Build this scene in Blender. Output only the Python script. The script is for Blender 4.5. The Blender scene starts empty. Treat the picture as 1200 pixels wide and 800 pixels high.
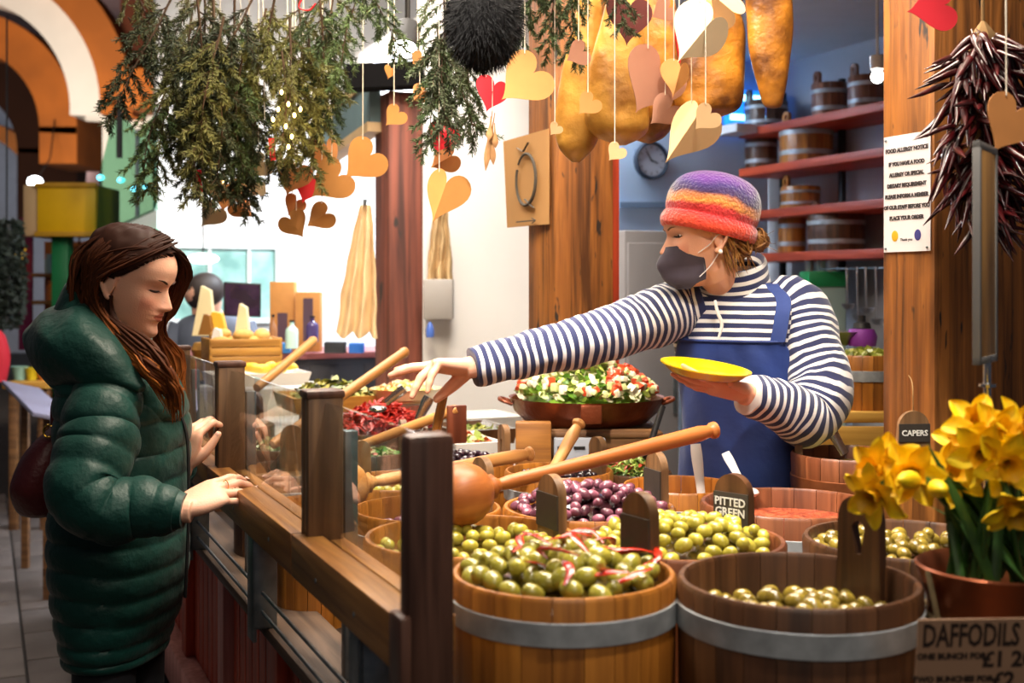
import bpy, bmesh, math, random
import numpy as np
from mathutils import Vector, Matrix, noise as mnoise
random.seed(7)
sc = bpy.context.scene
C = sc.collection
PI = math.pi
# ---------------------------------------------------------------- camera
FPX, HOR, CAMH = 1400.0, 334.0, 1.53          # focal length in pixels of 1200x800, horizon row, eye height (m)
cam = bpy.data.objects.new('camera', bpy.data.cameras.new('camera')); C.objects.link(cam)
cam.location = (0, 0, CAMH); cam.rotation_euler = (PI/2, 0, 0)
cam.data.sensor_width = 36.0; cam.data.lens = FPX/1200*36
cam.data.shift_y = (HOR-400)/1200
cam.data.clip_start = .05; cam.data.clip_end = 100
cam.data.dof.use_dof = True; cam.data.dof.focus_distance = 2.75; cam.data.dof.aperture_fstop = 3.6
sc.camera = cam
# ---------------------------------------------------------------- view and light
sc.view_settings.view_transform = 'Standard'; sc.view_settings.look = 'None'
sc.view_settings.gamma = 1.0; sc.view_settings.use_curve_mapping = False
sc.view_settings.exposure = 0.38
wd = bpy.data.worlds.new('world'); sc.world = wd; wd.use_nodes = True
wd.node_tree.nodes['Background'].inputs[0].default_value = (.62, .66, .8, 1)
wd.node_tree.nodes['Background'].inputs[1].default_value = .05
AX = math.atan(.444)                          # the stall runs away to the left at this angle
U = Vector((-math.sin(AX), math.cos(AX), 0)); V = Vector((math.cos(AX), math.sin(AX), 0))
def W(px, py, d): return Vector(((px-600)/FPX*d, d, CAMH-(py-HOR)/FPX*d))
def Zp(px, py, z): return W(px, py, (CAMH-z)*FPX/(py-HOR))
G0 = Zp(505, 715, 1.09); G0.z = 0
def S(s, t, z): return G0 + s*U + t*V + Vector((0, 0, z))
def ST(p):                                    # world point -> stall coordinates
    q = Vector(p)-G0; return q.dot(U), q.dot(V)
def area(name, loc, aim, size, power, col, sy=None, spread=PI):
    l = bpy.data.lights.new(name, 'AREA'); l.energy = power; l.color = col; l.size = size
    if sy: l.shape = 'RECTANGLE'; l.size_y = sy
    l.spread = spread
    o = bpy.data.objects.new(name, l); C.objects.link(o); o.location = loc
    o.rotation_euler = (Vector(aim)-Vector(loc)).to_track_quat('-Z', 'Y').to_euler(); return o
def spot(name, loc, aim, power, col, ang=70, blend=.6, rad=.04):
    l = bpy.data.lights.new(name, 'SPOT'); l.energy = power; l.color = col; l.spot_size = math.radians(ang)
    l.spot_blend = blend; l.shadow_soft_size = rad
    o = bpy.data.objects.new(name, l); C.objects.link(o); o.location = loc
    o.rotation_euler = (Vector(aim)-Vector(loc)).to_track_quat('-Z', 'Y').to_euler(); return o
def point(name, loc, power, col, rad=.05):
    l = bpy.data.lights.new(name, 'POINT'); l.energy = power; l.color = col; l.shadow_soft_size = rad
    o = bpy.data.objects.new(name, l); C.objects.link(o); o.location = loc; return o
WARM = (1, .80, .58); WHITE = (1, .93, .84); COOL = (.72, .85, 1)
# unseen lights of the stall and the hall: spots and added soft fills
area('hall_fill', (.4, -.9, 3.7), (.3, 2.6, 1.0), 2.4, 30, (1, .86, .70))  # soft fill added behind and above the camera
area('stall_fill', (.25, 2.55, 3.15), (.25, 2.7, 1.0), 1.6, 112, (1, .87, .70), .8)  # broad fill added over the tubs for more diffuse light
area('stall_fill', (-.55, 4.3, 3.1), (-.5, 4.4, 1.0), 1.4, 85, WHITE, 1.0)  # second added fill, over the far end of the counter
spot('stall_spot', (-.75, 1.55, 3.2), (.55, 3.05, 1.45), 330, WHITE, 48, .7, .06)
spot('stall_spot', (-.35, 3.0, 3.2), (-.35, 3.7, 1.0), 110, WARM, 80, .7, .06)
spot('stall_spot', (.45, 1.3, 3.2), (.35, 2.45, 1.1), 120, WHITE, 60, .7, .06)
spot('stall_spot', (-1.0, 5.65, 3.0), (-1.05, 7.7, 1.6), 95, WHITE, 120, .8, .1)
spot('stall_spot', (.05, 4.1, 3.0), (.0, 5.0, 1.3), 34, WHITE, 90, .8, .1)
area('back_room_light', S(4.5, 1.9, 2.70), S(4.6, 1.9, 0), 1.2, 230, (.82, .90, 1))
area('aisle_light', (-2.6, 5.6, 3.8), (-2.6, 6.6, 0), 1.6, 20, (1, .88, .74))
area('arch_light', (-5.2, 11.6, 2.6), (-6.4, 15.6, 4.9), 1.4, 230, (1, .84, .66))
area('far_hall_light', (-7.5, 20.0, 4.5), (-8.2, 26.5, 4.0), 2.5, 420, (.8, .88, 1))
# ---------------------------------------------------------------- tags
def tag(o, label=None, cat=None, group=None, kind=None):
    if label: o['label'] = label
    if cat: o['category'] = cat
    if group: o['group'] = group
    if kind: o['kind'] = kind
    return o
def thing(name, label, cat, loc=(0, 0, 0), rz=0, group=None, rot=None):
    o = bpy.data.objects.new(name, None); C.objects.link(o); o.empty_display_size = .1
    o.location = loc; o.rotation_euler = rot if rot else (0, 0, rz)
    return tag(o, label, cat, group)
def MX(o):
    return o.matrix_basis if o.parent is None else MX(o.parent) @ o.matrix_basis
# ---------------------------------------------------------------- mesh builder
def frames(pts):
    """parallel transport frames along a path"""
    n = len(pts); out = []
    prev = None
    for i in range(n):
        t = (pts[min(i+1, n-1)]-pts[max(i-1, 0)]).normalized()
        if prev is None:
            a = Vector((0, 0, 1)) if abs(t.z) < .9 else Vector((0, 1, 0))
            x = t.cross(a).normalized()
        else:
            x = prev - t*prev.dot(t)
            x = x.normalized() if x.length > 1e-6 else t.orthogonal().normalized()
        prev = x; out.append((t, x, t.cross(x)))
    return out
def cr(vals, n):
    """Catmull-Rom resample of a list of numbers / Vectors to n samples"""
    m = len(vals); out = []
    for i in range(n):
        u = i/(n-1)*(m-1); k = min(int(u), m-2); f = u-k
        p0, p1, p2, p3 = vals[max(k-1, 0)], vals[k], vals[k+1], vals[min(k+2, m-1)]
        out.append(.5*((2*p1)+(p2-p0)*f+(2*p0-5*p1+4*p2-p3)*f*f+(3*p1-p0-3*p2+p3)*f**3))
    return out
class MB:
    def __init__(s): s.v = []; s.f = []; s.a = {}; s.m = []
    def add(s, vs, fs, mi=0, **at):
        b = len(s.v); s.v += [Vector(p) for p in vs]; s.f += [tuple(i+b for i in f) for f in fs]; s.m += [mi]*len(fs)
        for k, vals in at.items():
            L = s.a.setdefault(k, []); L += [0.0]*(b-len(L)); L += list(vals)
        return s
    def box(s, lo, hi, M=None, mi=0):
        x0, y0, z0 = lo; x1, y1, z1 = hi
        vs = [(x0, y0, z0), (x1, y0, z0), (x1, y1, z0), (x0, y1, z0), (x0, y0, z1), (x1, y0, z1), (x1, y1, z1), (x0, y1, z1)]
        vs = [Vector(p) for p in vs]
        if M is not None: vs = [M @ p for p in vs]
        return s.add(vs, [(0, 3, 2, 1), (4, 5, 6, 7), (0, 1, 5, 4), (1, 2, 6, 5), (2, 3, 7, 6), (3, 0, 4, 7)], mi)
    def bbox(s, lo, hi, b=.004, M=None, mi=0):
        """box with chamfered edges"""
        bm = bmesh.new()
        q = MB().box(lo, hi)
        vv = [bm.verts.new(p) for p in q.v]
        for f in q.f: bm.faces.new([vv[i] for i in f])
        bm.normal_update()
        bmesh.ops.bevel(bm, geom=list(bm.edges), offset=b, segments=2, profile=.5, affect='EDGES')
        bm.verts.index_update()
        vs = [v.co.copy() for v in bm.verts]; fs = [[v.index for v in f.verts] for f in bm.faces]; bm.free()
        if M is not None: vs = [M @ p for p in vs]
        return s.add(vs, fs, mi)
    def bar(s, p, q, w, h, up=(0, 0, 1), b=0, mi=0):
        p, q = Vector(p), Vector(q); y = (q-p); L = y.length; y.normalize()
        z = Vector(up); z = (z-y*z.dot(y)).normalized(); x = y.cross(z)
        M = Matrix((x, y, z)).transposed().to_4x4(); M.translation = p
        return s.bbox((-w/2, 0, -h/2), (w/2, L, h/2), b, M, mi) if b else s.box((-w/2, 0, -h/2), (w/2, L, h/2), M, mi)
    def tube(s, pts, r, n=8, sub=0, cap=True, flat=1.0, roll=None, mi=0):
        pts = [Vector(p) for p in pts]
        r = list(r) if hasattr(r, '__len__') else [r]*len(pts)
        if sub:
            pts = cr(pts, sub); r = cr(r, sub)
        fr = frames(pts); vs = []; fs = []; ln = []; L = 0
        for i, p in enumerate(pts):
            if i: L += (p-pts[i-1]).length
            t, x, y = fr[i]
            if roll is not None:
                x0 = Vector(roll); x = (x0-t*x0.dot(t)).normalized(); y = t.cross(x)
            for k in range(n):
                a = 2*PI*k/n; vs.append(p+x*math.cos(a)*r[i]+y*math.sin(a)*r[i]*flat); ln.append(L)
        for i in range(len(pts)-1):
            for k in range(n):
                fs.append((i*n+k, i*n+(k+1) % n, (i+1)*n+(k+1) % n, (i+1)*n+k))
        if cap:
            fs.append(tuple(range(n))[::-1]); fs.append(tuple(range((len(pts)-1)*n, len(pts)*n)))
        return s.add(vs, fs, mi, ln=ln)
    def ell(s, c, r, n=16, m=10, M=None, mi=0):
        c = Vector(c); vs = []; fs = []
        R3 = M.to_3x3() if M is not None else Matrix.Identity(3)
        for i in range(m+1):
            ph = PI*i/m
            for k in range(n):
                a = 2*PI*k/n
                vs.append(c+R3 @ Vector((r[0]*math.sin(ph)*math.cos(a), r[1]*math.sin(ph)*math.sin(a), -r[2]*math.cos(ph))))
        for i in range(m):
            for k in range(n): fs.append((i*n+k, i*n+(k+1) % n, (i+1)*n+(k+1) % n, (i+1)*n+k))
        return s.add(vs, fs, mi)
    def lathe(s, prof, n=32, c=(0, 0, 0), M=None, mi=0, closed=False):
        c = Vector(c); vs = []; fs = []; m = len(prof)
        for r, z in prof:
            for k in range(n):
                a = 2*PI*k/n; p = Vector((r*math.cos(a), r*math.sin(a), z))
                vs.append(c+(M @ p if M is not None else p))
        for i in range(m if closed else m-1):
            j = (i+1) % m
            for k in range(n): fs.append((i*n+k, i*n+(k+1) % n, j*n+(k+1) % n, j*n+k))
        if not closed:
            if prof[0][0] > 1e-5: fs.append(tuple(range(n))[::-1])
            if prof[-1][0] > 1e-5: fs.append(tuple(range((m-1)*n, m*n)))
        return s.add(vs, fs, mi)
    def prism(s, out, th, M=None, mi=0):
        """outline in local xz, thickness along y (centred)"""
        n = len(out); vs = [Vector((x, -th/2, z)) for x, z in out]+[Vector((x, th/2, z)) for x, z in out]
        if M is not None: vs = [M @ p for p in vs]
        fs = [tuple(range(n)), tuple(range(n, 2*n))[::-1]]+[(i, i+n, (i+1) % n+n, (i+1) % n) for i in range(n)]
        return s.add(vs, fs, mi)
    def holed(s, out, inn, th, M=None, mi=0):
        """plate with a hole; both outlines have the same count"""
        n = len(out); y0, y1 = -th/2, th/2
        vs = [Vector((x, y0, z)) for x, z in out]+[Vector((x, y0, z)) for x, z in inn]+[Vector((x, y1, z)) for x, z in out]+[Vector((x, y1, z)) for x, z in inn]
        if M is not None: vs = [M @ p for p in vs]
        fs = []
        for i in range(n):
            j = (i+1) % n
            fs += [(i, j, n+j, n+i), (2*n+i, 3*n+i, 3*n+j, 2*n+j), (i, 2*n+i, 2*n+j, j), (n+i, n+j, 3*n+j, 3*n+i)]
        return s.add(vs, fs, mi)
    def loft(s, rings, n=40, sub=None, disp=None, exp=2.0, cap=True, mi=0):
        """rings: (centre, xdir*rx, ydir*ry); optional Catmull-Rom to sub rings; disp(t,a)->radius factor"""
        cs = [Vector(r[0]) for r in rings]; xs = [Vector(r[1]) for r in rings]; ys = [Vector(r[2]) for r in rings]
        if sub: cs, xs, ys = cr(cs, sub), cr(xs, sub), cr(ys, sub)
        m = len(cs); vs = []; fs = []; ln = []; L = 0
        for i in range(m):
            if i: L += (cs[i]-cs[i-1]).length
            for k in range(n):
                a = 2*PI*k/n; ca, sa = math.cos(a), math.sin(a)
                if exp != 2.0:
                    q = (abs(ca)**exp+abs(sa)**exp)**(-1/exp); ca *= q; sa *= q
                f = disp(i/(m-1), a) if disp else 1.0
                vs.append(cs[i]+(xs[i]*ca+ys[i]*sa)*f); ln.append(L)
        for i in range(m-1):
            for k in range(n): fs.append((i*n+k, i*n+(k+1) % n, (i+1)*n+(k+1) % n, (i+1)*n+k))
        if cap: fs.append(tuple(range(n))[::-1]); fs.append(tuple(range((m-1)*n, m*n)))
        return s.add(vs, fs, mi, ln=ln)
    def merge(s, o, M=None, mi=0):
        return s.add([M @ p for p in o.v] if M is not None else o.v, o.f, mi)
    def xf(s, M): s.v = [M @ p for p in s.v]; return s
    def mesh(s, name, mats=None, smooth=35):
        me = bpy.data.meshes.new(name); me.from_pydata([tuple(p) for p in s.v], [], s.f)
        for k, vals in s.a.items():
            vals = vals+[0.0]*(len(s.v)-len(vals))
            at = me.attributes.new(k, 'FLOAT', 'POINT'); at.data.foreach_set('value', vals)
        if mats is not None:
            mats = mats if isinstance(mats, (list, tuple)) else [mats]
            for m in mats: me.materials.append(m)
            if len(mats) > 1: me.polygons.foreach_set('material_index', s.m)
        bm = bmesh.new(); bm.from_mesh(me); bmesh.ops.recalc_face_normals(bm, faces=bm.faces); bm.to_mesh(me); bm.free()
        if smooth:
            me.shade_smooth()
            if smooth < 180: me.set_sharp_from_angle(angle=math.radians(smooth))
        me.update(); return me
    def build(s, name, mats, parent=None, smooth=35, world=True, loc=None):
        """geometry given in world coordinates unless world=False; top-level origins sit at the base of the thing"""
        if parent is not None and world:
            Mi = MX(parent).inverted(); s.v = [Mi @ p for p in s.v]
        if parent is None and world:
            if loc is None:
                a = np.array([tuple(p) for p in s.v]); mn, mx = a.min(0), a.max(0)
                loc = Vector(((mn[0]+mx[0])/2, (mn[1]+mx[1])/2, mn[2]))
            loc = Vector(loc); s.v = [p-loc for p in s.v]
        o = bpy.data.objects.new(name, s.mesh(name, mats, smooth)); C.objects.link(o)
        if parent is not None: o.parent = parent
        elif world: o.location = loc
        return o
def inst(name, me, parent=None, loc=(0, 0, 0), rot=(0, 0, 0), sca=(1, 1, 1)):
    o = bpy.data.objects.new(name, me); C.objects.link(o); o.parent = parent
    o.location = loc; o.rotation_euler = rot; o.scale = sca; return o
def copy_tree(o, parent=None):
    c = o.copy(); C.objects.link(c); c.parent = parent
    for ch in o.children: copy_tree(ch, c)
    return c
def remesh(mb, voxel, smooth_it=4, fac=.5):
    me = mb.mesh('tmp', None, 0)
    o = bpy.data.objects.new('tmp', me); C.objects.link(o)
    r = o.modifiers.new('r', 'REMESH'); r.mode = 'VOXEL'; r.voxel_size = voxel
    if smooth_it:
        q = o.modifiers.new('s', 'SMOOTH'); q.iterations = smooth_it; q.factor = fac
    dg = bpy.context.evaluated_depsgraph_get()
    res = bpy.data.meshes.new_from_object(o.evaluated_get(dg), depsgraph=dg)
    bpy.data.objects.remove(o); res.shade_smooth(); return res
def text_mesh(body, size, mat, align='CENTER', ext=.0004, bold=0, space=1.0, lines=1.0):
    cu = bpy.data.curves.new('t', 'FONT'); cu.body = body; cu.size = size; cu.align_x = align; cu.align_y = 'CENTER'
    cu.extrude = ext; cu.offset = bold; cu.space_character = space; cu.space_line = lines; cu.resolution_u = 2
    o = bpy.data.objects.new('t', cu); C.objects.link(o)
    dg = bpy.context.evaluated_depsgraph_get()
    me = bpy.data.meshes.new_from_object(o.evaluated_get(dg), depsgraph=dg)
    bpy.data.objects.remove(o); me.materials.clear(); me.materials.append(mat); return me
def put_text(name, body, size, mat, parent, M, align='CENTER', bold=0, space=1.0, lines=1.0):
    """M: local matrix in the parent's space; text lies in its xy plane and reads along x"""
    o = bpy.data.objects.new(name, text_mesh(body, size, mat, align, .0004, bold, space, lines)); C.objects.link(o)
    o.parent = parent; o.matrix_basis = M; return o
def basis(x, y, z, t):
    M = Matrix((Vector(x), Vector(y), Vector(z))).transposed().to_4x4(); M.translation = Vector(t); return M
# ---------------------------------------------------------------- materials
MATS = {}
def nodes(m): return m.node_tree.nodes, m.node_tree.links
def mat(name, col, rough=.6, metal=0, var=.0, vscale=8, col2=None, bump=0, bscale=60, spec=.5, sheen=0, coat=0, trans=0, emit=0, emitcol=None, rnd=0, sss=0):
    if name in MATS: return MATS[name]
    m = bpy.data.materials.new(name); m.use_nodes = True; MATS[name] = m
    N, L = nodes(m); b = N['Principled BSDF']
    b.inputs['Base Color'].default_value = (*col, 1); b.inputs['Roughness'].default_value = rough
    b.inputs['Metallic'].default_value = metal; b.inputs['Specular IOR Level'].default_value = spec
    if sheen: b.inputs['Sheen Weight'].default_value = sheen
    if coat: b.inputs['Coat Weight'].default_value = coat; b.inputs['Coat Roughness'].default_value = .15
    if trans: b.inputs['Transmission Weight'].default_value = trans
    if sss:
        b.inputs['Subsurface Weight'].default_value = sss; b.inputs['Subsurface Radius'].default_value = (.012, .004, .002)
        b.inputs['Subsurface Scale'].default_value = .6
    if emit:
        b.inputs['Emission Color'].default_value = (*(emitcol or col), 1); b.inputs['Emission Strength'].default_value = emit
    if var or col2 or rnd or bump:
        tc = N.new('ShaderNodeTexCoord'); oi = N.new('ShaderNodeObjectInfo')
        ad = N.new('ShaderNodeVectorMath'); ad.operation = 'ADD'
        cb = N.new('ShaderNodeCombineXYZ'); mu = N.new('ShaderNodeMath'); mu.operation = 'MULTIPLY'; mu.inputs[1].default_value = 37
        L.new(oi.outputs['Random'], mu.inputs[0]); L.new(mu.outputs[0], cb.inputs[0]); L.new(mu.outputs[0], cb.inputs[2])
        L.new(tc.outputs['Object'], ad.inputs[0]); L.new(cb.outputs[0], ad.inputs[1])
        nz = N.new('ShaderNodeTexNoise'); nz.inputs['Scale'].default_value = vscale; nz.inputs['Detail'].default_value = 5
        L.new(ad.outputs[0], nz.inputs['Vector'])
        c2 = col2 or tuple(max(0, c*(1-var)) for c in col)
        rp = N.new('ShaderNodeValToRGB'); rp.color_ramp.elements[0].position = .35; rp.color_ramp.elements[1].position = .65
        rp.color_ramp.elements[0].color = (*col, 1); rp.color_ramp.elements[1].color = (*c2, 1)
        L.new(nz.outputs['Fac'], rp.inputs[0]); out = rp.outputs[0]
        if rnd:
            hs = N.new('ShaderNodeHueSaturation'); mr = N.new('ShaderNodeMapRange')
            mr.inputs[3].default_value = 1-rnd; mr.inputs[4].default_value = 1+rnd
            L.new(oi.outputs['Random'], mr.inputs[0]); L.new(mr.outputs[0], hs.inputs['Value']); L.new(out, hs.inputs['Color']); out = hs.outputs[0]
        L.new(out, b.inputs['Base Color'])
        if bump:
            n2 = N.new('ShaderNodeTexNoise'); n2.inputs['Scale'].default_value = bscale; n2.inputs['Detail'].default_value = 4
            L.new(ad.outputs[0], n2.inputs['Vector'])
            bp = N.new('ShaderNodeBump'); bp.inputs['Strength'].default_value = bump; bp.inputs['Distance'].default_value = .01
            L.new(n2.outputs['Fac'], bp.inputs['Height']); L.new(bp.outputs[0], b.inputs['Normal'])
    return m
def wood(name, c1, c2, axis='z', rough=.55, scale=1.0, dark=None, coat=0, bump=.25, rnd=.12, wear=None, spots=0):
    """grain stretched along one local axis, darker streaks, per-object variation"""
    if name in MATS: return MATS[name]
    m = bpy.data.materials.new(name); m.use_nodes = True; MATS[name] = m
    N, L = nodes(m); b = N['Principled BSDF']; b.inputs['Roughness'].default_value = rough
    if coat: b.inputs['Coat Weight'].default_value = coat; b.inputs['Coat Roughness'].default_value = .25
    tc = N.new('ShaderNodeTexCoord'); oi = N.new('ShaderNodeObjectInfo')
    mu = N.new('ShaderNodeMath'); mu.operation = 'MULTIPLY'; mu.inputs[1].default_value = 23
    L.new(oi.outputs['Random'], mu.inputs[0])
    cb = N.new('ShaderNodeCombineXYZ')
    for i in range(3): L.new(mu.outputs[0], cb.inputs[i])
    ad = N.new('ShaderNodeVectorMath'); L.new(tc.outputs['Object'], ad.inputs[0]); L.new(cb.outputs[0], ad.inputs[1])
    mp = N.new('ShaderNodeMapping'); k = 55*scale; s = [k, k, k]; s['xyz'.index(axis)] = 3*scale
    mp.inputs['Scale'].default_value = s; L.new(ad.outputs[0], mp.inputs[0])
    nz = N.new('ShaderNodeTexNoise'); nz.inputs['Scale'].default_value = 1; nz.inputs['Detail'].default_value = 7; nz.inputs['Distortion'].default_value = .6
    L.new(mp.outputs[0], nz.inputs['Vector'])
    rp = N.new('ShaderNodeValToRGB'); e = rp.color_ramp.elements
    e[0].position = .32; e[0].color = (*c2, 1); e[1].position = .62; e[1].color = (*c1, 1)
    L.new(nz.outputs['Fac'], rp.inputs[0]); out = rp.outputs[0]
    n2 = N.new('ShaderNodeTexNoise'); n2.inputs['Scale'].default_value = 4*scale; n2.inputs['Detail'].default_value = 4
    mp2 = N.new('ShaderNodeMapping'); s2 = [3, 3, 3]; s2['xyz'.index(axis)] = .8; mp2.inputs['Scale'].default_value = s2
    L.new(ad.outputs[0], mp2.inputs[0]); L.new(mp2.outputs[0], n2.inputs['Vector'])
    r2 = N.new('ShaderNodeValToRGB'); f = r2.color_ramp.elements; f[0].position = .35; f[1].position = .7
    f[0].color = (1, 1, 1, 1); dk = dark or (.45, .38, .32); f[1].color = (*dk, 1)
    L.new(n2.outputs['Fac'], r2.inputs[0])
    mx = N.new('ShaderNodeMix'); mx.data_type = 'RGBA'; mx.blend_type = 'MULTIPLY'; mx.inputs[0].default_value = .8
    L.new(out, mx.inputs[6]); L.new(r2.outputs[0], mx.inputs[7]); out = mx.outputs[2]
    if spots:
        vo = N.new('ShaderNodeTexNoise'); vo.inputs['Scale'].default_value = spots; vo.inputs['Detail'].default_value = 2
        mp3 = N.new('ShaderNodeMapping'); s3 = [3, 3, 3]; s3['xyz'.index(axis)] = 1; mp3.inputs['Scale'].default_value = s3
        L.new(ad.outputs[0], mp3.inputs[0]); L.new(mp3.outputs[0], vo.inputs['Vector'])
        r3 = N.new('ShaderNodeValToRGB'); r3.color_ramp.elements[0].position = .66; r3.color_ramp.elements[1].position = .72
        L.new(vo.outputs['Fac'], r3.inputs[0])
        m3 = N.new('ShaderNodeMix'); m3.data_type = 'RGBA'; L.new(r3.outputs[0], m3.inputs[0]); L.new(out, m3.inputs[6])
        m3.inputs[7].default_value = (.02, .012, .008, 1); out = m3.outputs[2]
    if rnd:
        hs = N.new('ShaderNodeHueSaturation'); mr = N.new('ShaderNodeMapRange'); mr.inputs[3].default_value = 1-rnd; mr.inputs[4].default_value = 1+rnd
        L.new(oi.outputs['Random'], mr.inputs[0]); L.new(mr.outputs[0], hs.inputs['Value']); L.new(out, hs.inputs['Color']); out = hs.outputs[0]
    L.new(out, b.inputs['Base Color'])
    bp = N.new('ShaderNodeBump'); bp.inputs['Strength'].default_value = bump; bp.inputs['Distance'].default_value = .004
    L.new(nz.outputs['Fac'], bp.inputs['Height']); L.new(bp.outputs[0], b.inputs['Normal'])
    return m
def attr_stripes(name, attr, period, ca, cb, duty=.5, rough=.85, sheen=.3, phase=0):
    m = bpy.data.materials.new(name); m.use_nodes = True; MATS[name] = m
    N, L = nodes(m); b = N['Principled BSDF']; b.inputs['Roughness'].default_value = rough; b.inputs['Sheen Weight'].default_value = sheen
    at = N.new('ShaderNodeAttribute'); at.attribute_name = attr
    tc = N.new('ShaderNodeTexCoord'); nz = N.new('ShaderNodeTexNoise'); nz.inputs['Scale'].default_value = 9; L.new(tc.outputs['Object'], nz.inputs['Vector'])
    w = N.new('ShaderNodeMath'); w.operation = 'MULTIPLY_ADD'; w.inputs[1].default_value = period*.35; L.new(nz.outputs['Fac'], w.inputs[0]); L.new(at.outputs['Fac'], w.inputs[2])
    d = N.new('ShaderNodeMath'); d.operation = 'DIVIDE'; d.inputs[1].default_value = period; L.new(w.outputs[0], d.inputs[0])
    fr = N.new('ShaderNodeMath'); fr.operation = 'FRACT'; L.new(d.outputs[0], fr.inputs[0])
    rp = N.new('ShaderNodeValToRGB'); e = rp.color_ramp.elements
    e[0].position = 0; e[0].color = (*ca, 1); e[1].position = duty-.04; e[1].color = (*ca, 1)
    for p, c in ((duty+.02, cb), (.95, cb), (.999, ca)):
        q = e.new(p); q.color = (*c, 1)
    L.new(fr.outputs[0], rp.inputs[0]); L.new(rp.outputs[0], b.inputs['Base Color'])
    n2 = N.new('ShaderNodeTexNoise'); n2.inputs['Scale'].default_value = 300; L.new(tc.outputs['Object'], n2.inputs['Vector'])
    bp = N.new('ShaderNodeBump'); bp.inputs['Strength'].default_value = .15; bp.inputs['Distance'].default_value = .003
    L.new(n2.outputs['Fac'], bp.inputs['Height']); L.new(bp.outputs[0], b.inputs['Normal'])
    return m
def attr_color(name, attr='Col', rough=.5, sss=0, spec=.4, bump=0, bscale=200, sheen=0):
    m = bpy.data.materials.new(name); m.use_nodes = True; MATS[name] = m
    N, L = nodes(m); b = N['Principled BSDF']; b.inputs['Roughness'].default_value = rough; b.inputs['Specular IOR Level'].default_value = spec
    if sheen: b.inputs['Sheen Weight'].default_value = sheen
    at = N.new('ShaderNodeAttribute'); at.attribute_name = attr; L.new(at.outputs['Color'], b.inputs['Base Color'])
    if sss:
        b.inputs['Subsurface Weight'].default_value = sss; b.inputs['Subsurface Radius'].default_value = (.010, .0035, .002); b.inputs['Subsurface Scale'].default_value = .5
    if bump:
        tc = N.new('ShaderNodeTexCoord'); n2 = N.new('ShaderNodeTexNoise'); n2.inputs['Scale'].default_value = bscale; L.new(tc.outputs['Object'], n2.inputs['Vector'])
        bp = N.new('ShaderNodeBump'); bp.inputs['Strength'].default_value = bump; bp.inputs['Distance'].default_value = .004
        L.new(n2.outputs['Fac'], bp.inputs['Height']); L.new(bp.outputs[0], b.inputs['Normal'])
    return m
def glassmat(name, tint=(.97, .99, .98), refl=1.0, rough=.0, ior=1.5):
    m = bpy.data.materials.new(name); m.use_nodes = True; MATS[name] = m
    N, L = nodes(m); N.remove(N['Principled BSDF']); o = N['Material Output']
    t = N.new('ShaderNodeBsdfTransparent'); t.inputs[0].default_value = (*tint, 1)
    g = N.new('ShaderNodeBsdfGlossy'); g.inputs['Roughness'].default_value = rough; g.inputs[0].default_value = (refl, refl, refl, 1)
    ge = N.new('ShaderNodeNewGeometry'); dp = N.new('ShaderNodeVectorMath'); dp.operation = 'DOT_PRODUCT'
    L.new(ge.outputs['Incoming'], dp.inputs[0]); L.new(ge.outputs['Normal'], dp.inputs[1])
    def mth(op, a, b=None):
        n = N.new('ShaderNodeMath'); n.operation = op
        for k, v in enumerate((a, b)):
            if v is None: continue
            if isinstance(v, (int, float)): n.inputs[k].default_value = v
            else: L.new(v, n.inputs[k])
        return n.outputs[0]
    k = mth('ABSOLUTE', dp.outputs['Value']); k = mth('SUBTRACT', 1.0, k); k = mth('POWER', k, 5.0); k = mth('MULTIPLY', k, .96); fz = mth('ADD', k, .04)
    x = N.new('ShaderNodeMixShader'); L.new(fz, x.inputs[0]); L.new(t.outputs[0], x.inputs[1]); L.new(g.outputs[0], x.inputs[2]); L.new(x.outputs[0], o.inputs[0])
    return m
def colattr(me, cols):
    a = me.color_attributes.new('Col', 'FLOAT_COLOR', 'POINT')
    a.data.foreach_set('color', np.asarray(cols, dtype=np.float32).ravel())
# ================================================================ structure
def c(h):
    h = h.lstrip('#'); out = []
    for i in (0, 2, 4):
        x = int(h[i:i+2], 16)/255; out.append(x/12.92 if x <= .04045 else ((x+.055)/1.055)**2.4)
    return tuple(out)
M_white = mat('white_plaster', c('#e9e6e2'), .8, var=.05, vscale=3, bump=.05, bscale=30)
M_blue = mat('pale_blue_paint', c('#b9cde2'), .7, var=.06, vscale=2)
M_grey = mat('grey_paint', c('#8d8a8c'), .6, var=.1, vscale=4)
M_beam = wood('old_beam', c('#a8692c'), c('#55300f'), 'z', .55, .8, (.40, .32, .26), bump=.9, rnd=0, spots=12)
M_beam2 = wood('reddish_old_beam', c('#8a4a36'), c('#4a2418'), 'z', .7, .5, (.5, .42, .36), bump=.8, rnd=0, spots=7)
M_red = wood('red_painted_board', c('#d8532c'), c('#a8381c'), 'z', .5, .7, (.6, .5, .45), rnd=.08, bump=.3)
M_pink = wood('lit_red_board', c('#d8968a'), c('#b87466'), 'z', .55, .7, (.7, .6, .6), rnd=.08)  # pinkish tone: light on the red boards put into the colour
M_orange = mat('orange_plaster', c('#b5641c'), .8, var=.3, vscale=1.5)
M_dkbrown = mat('dark_brown_plaster', c('#3c1c0c'), .9, var=.3, vscale=1)
M_black = mat('black_metal', c('#161414'), .5)
M_steel = mat('galvanised_steel', c('#8d979c'), .38, .85, var=.35, vscale=25)
M_chrome = mat('bright_steel', c('#d8d8d8'), .2, 1)
M_stone = mat('paving_stone', c('#6d625d'), .75, var=.25, vscale=5, bump=.2, bscale=40, rnd=.14)
M_mortar = mat('paving_joint', c('#2e2826'), .9, var=.3)

def struct(o, name=None):
    o['kind'] = 'structure'; return o
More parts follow.
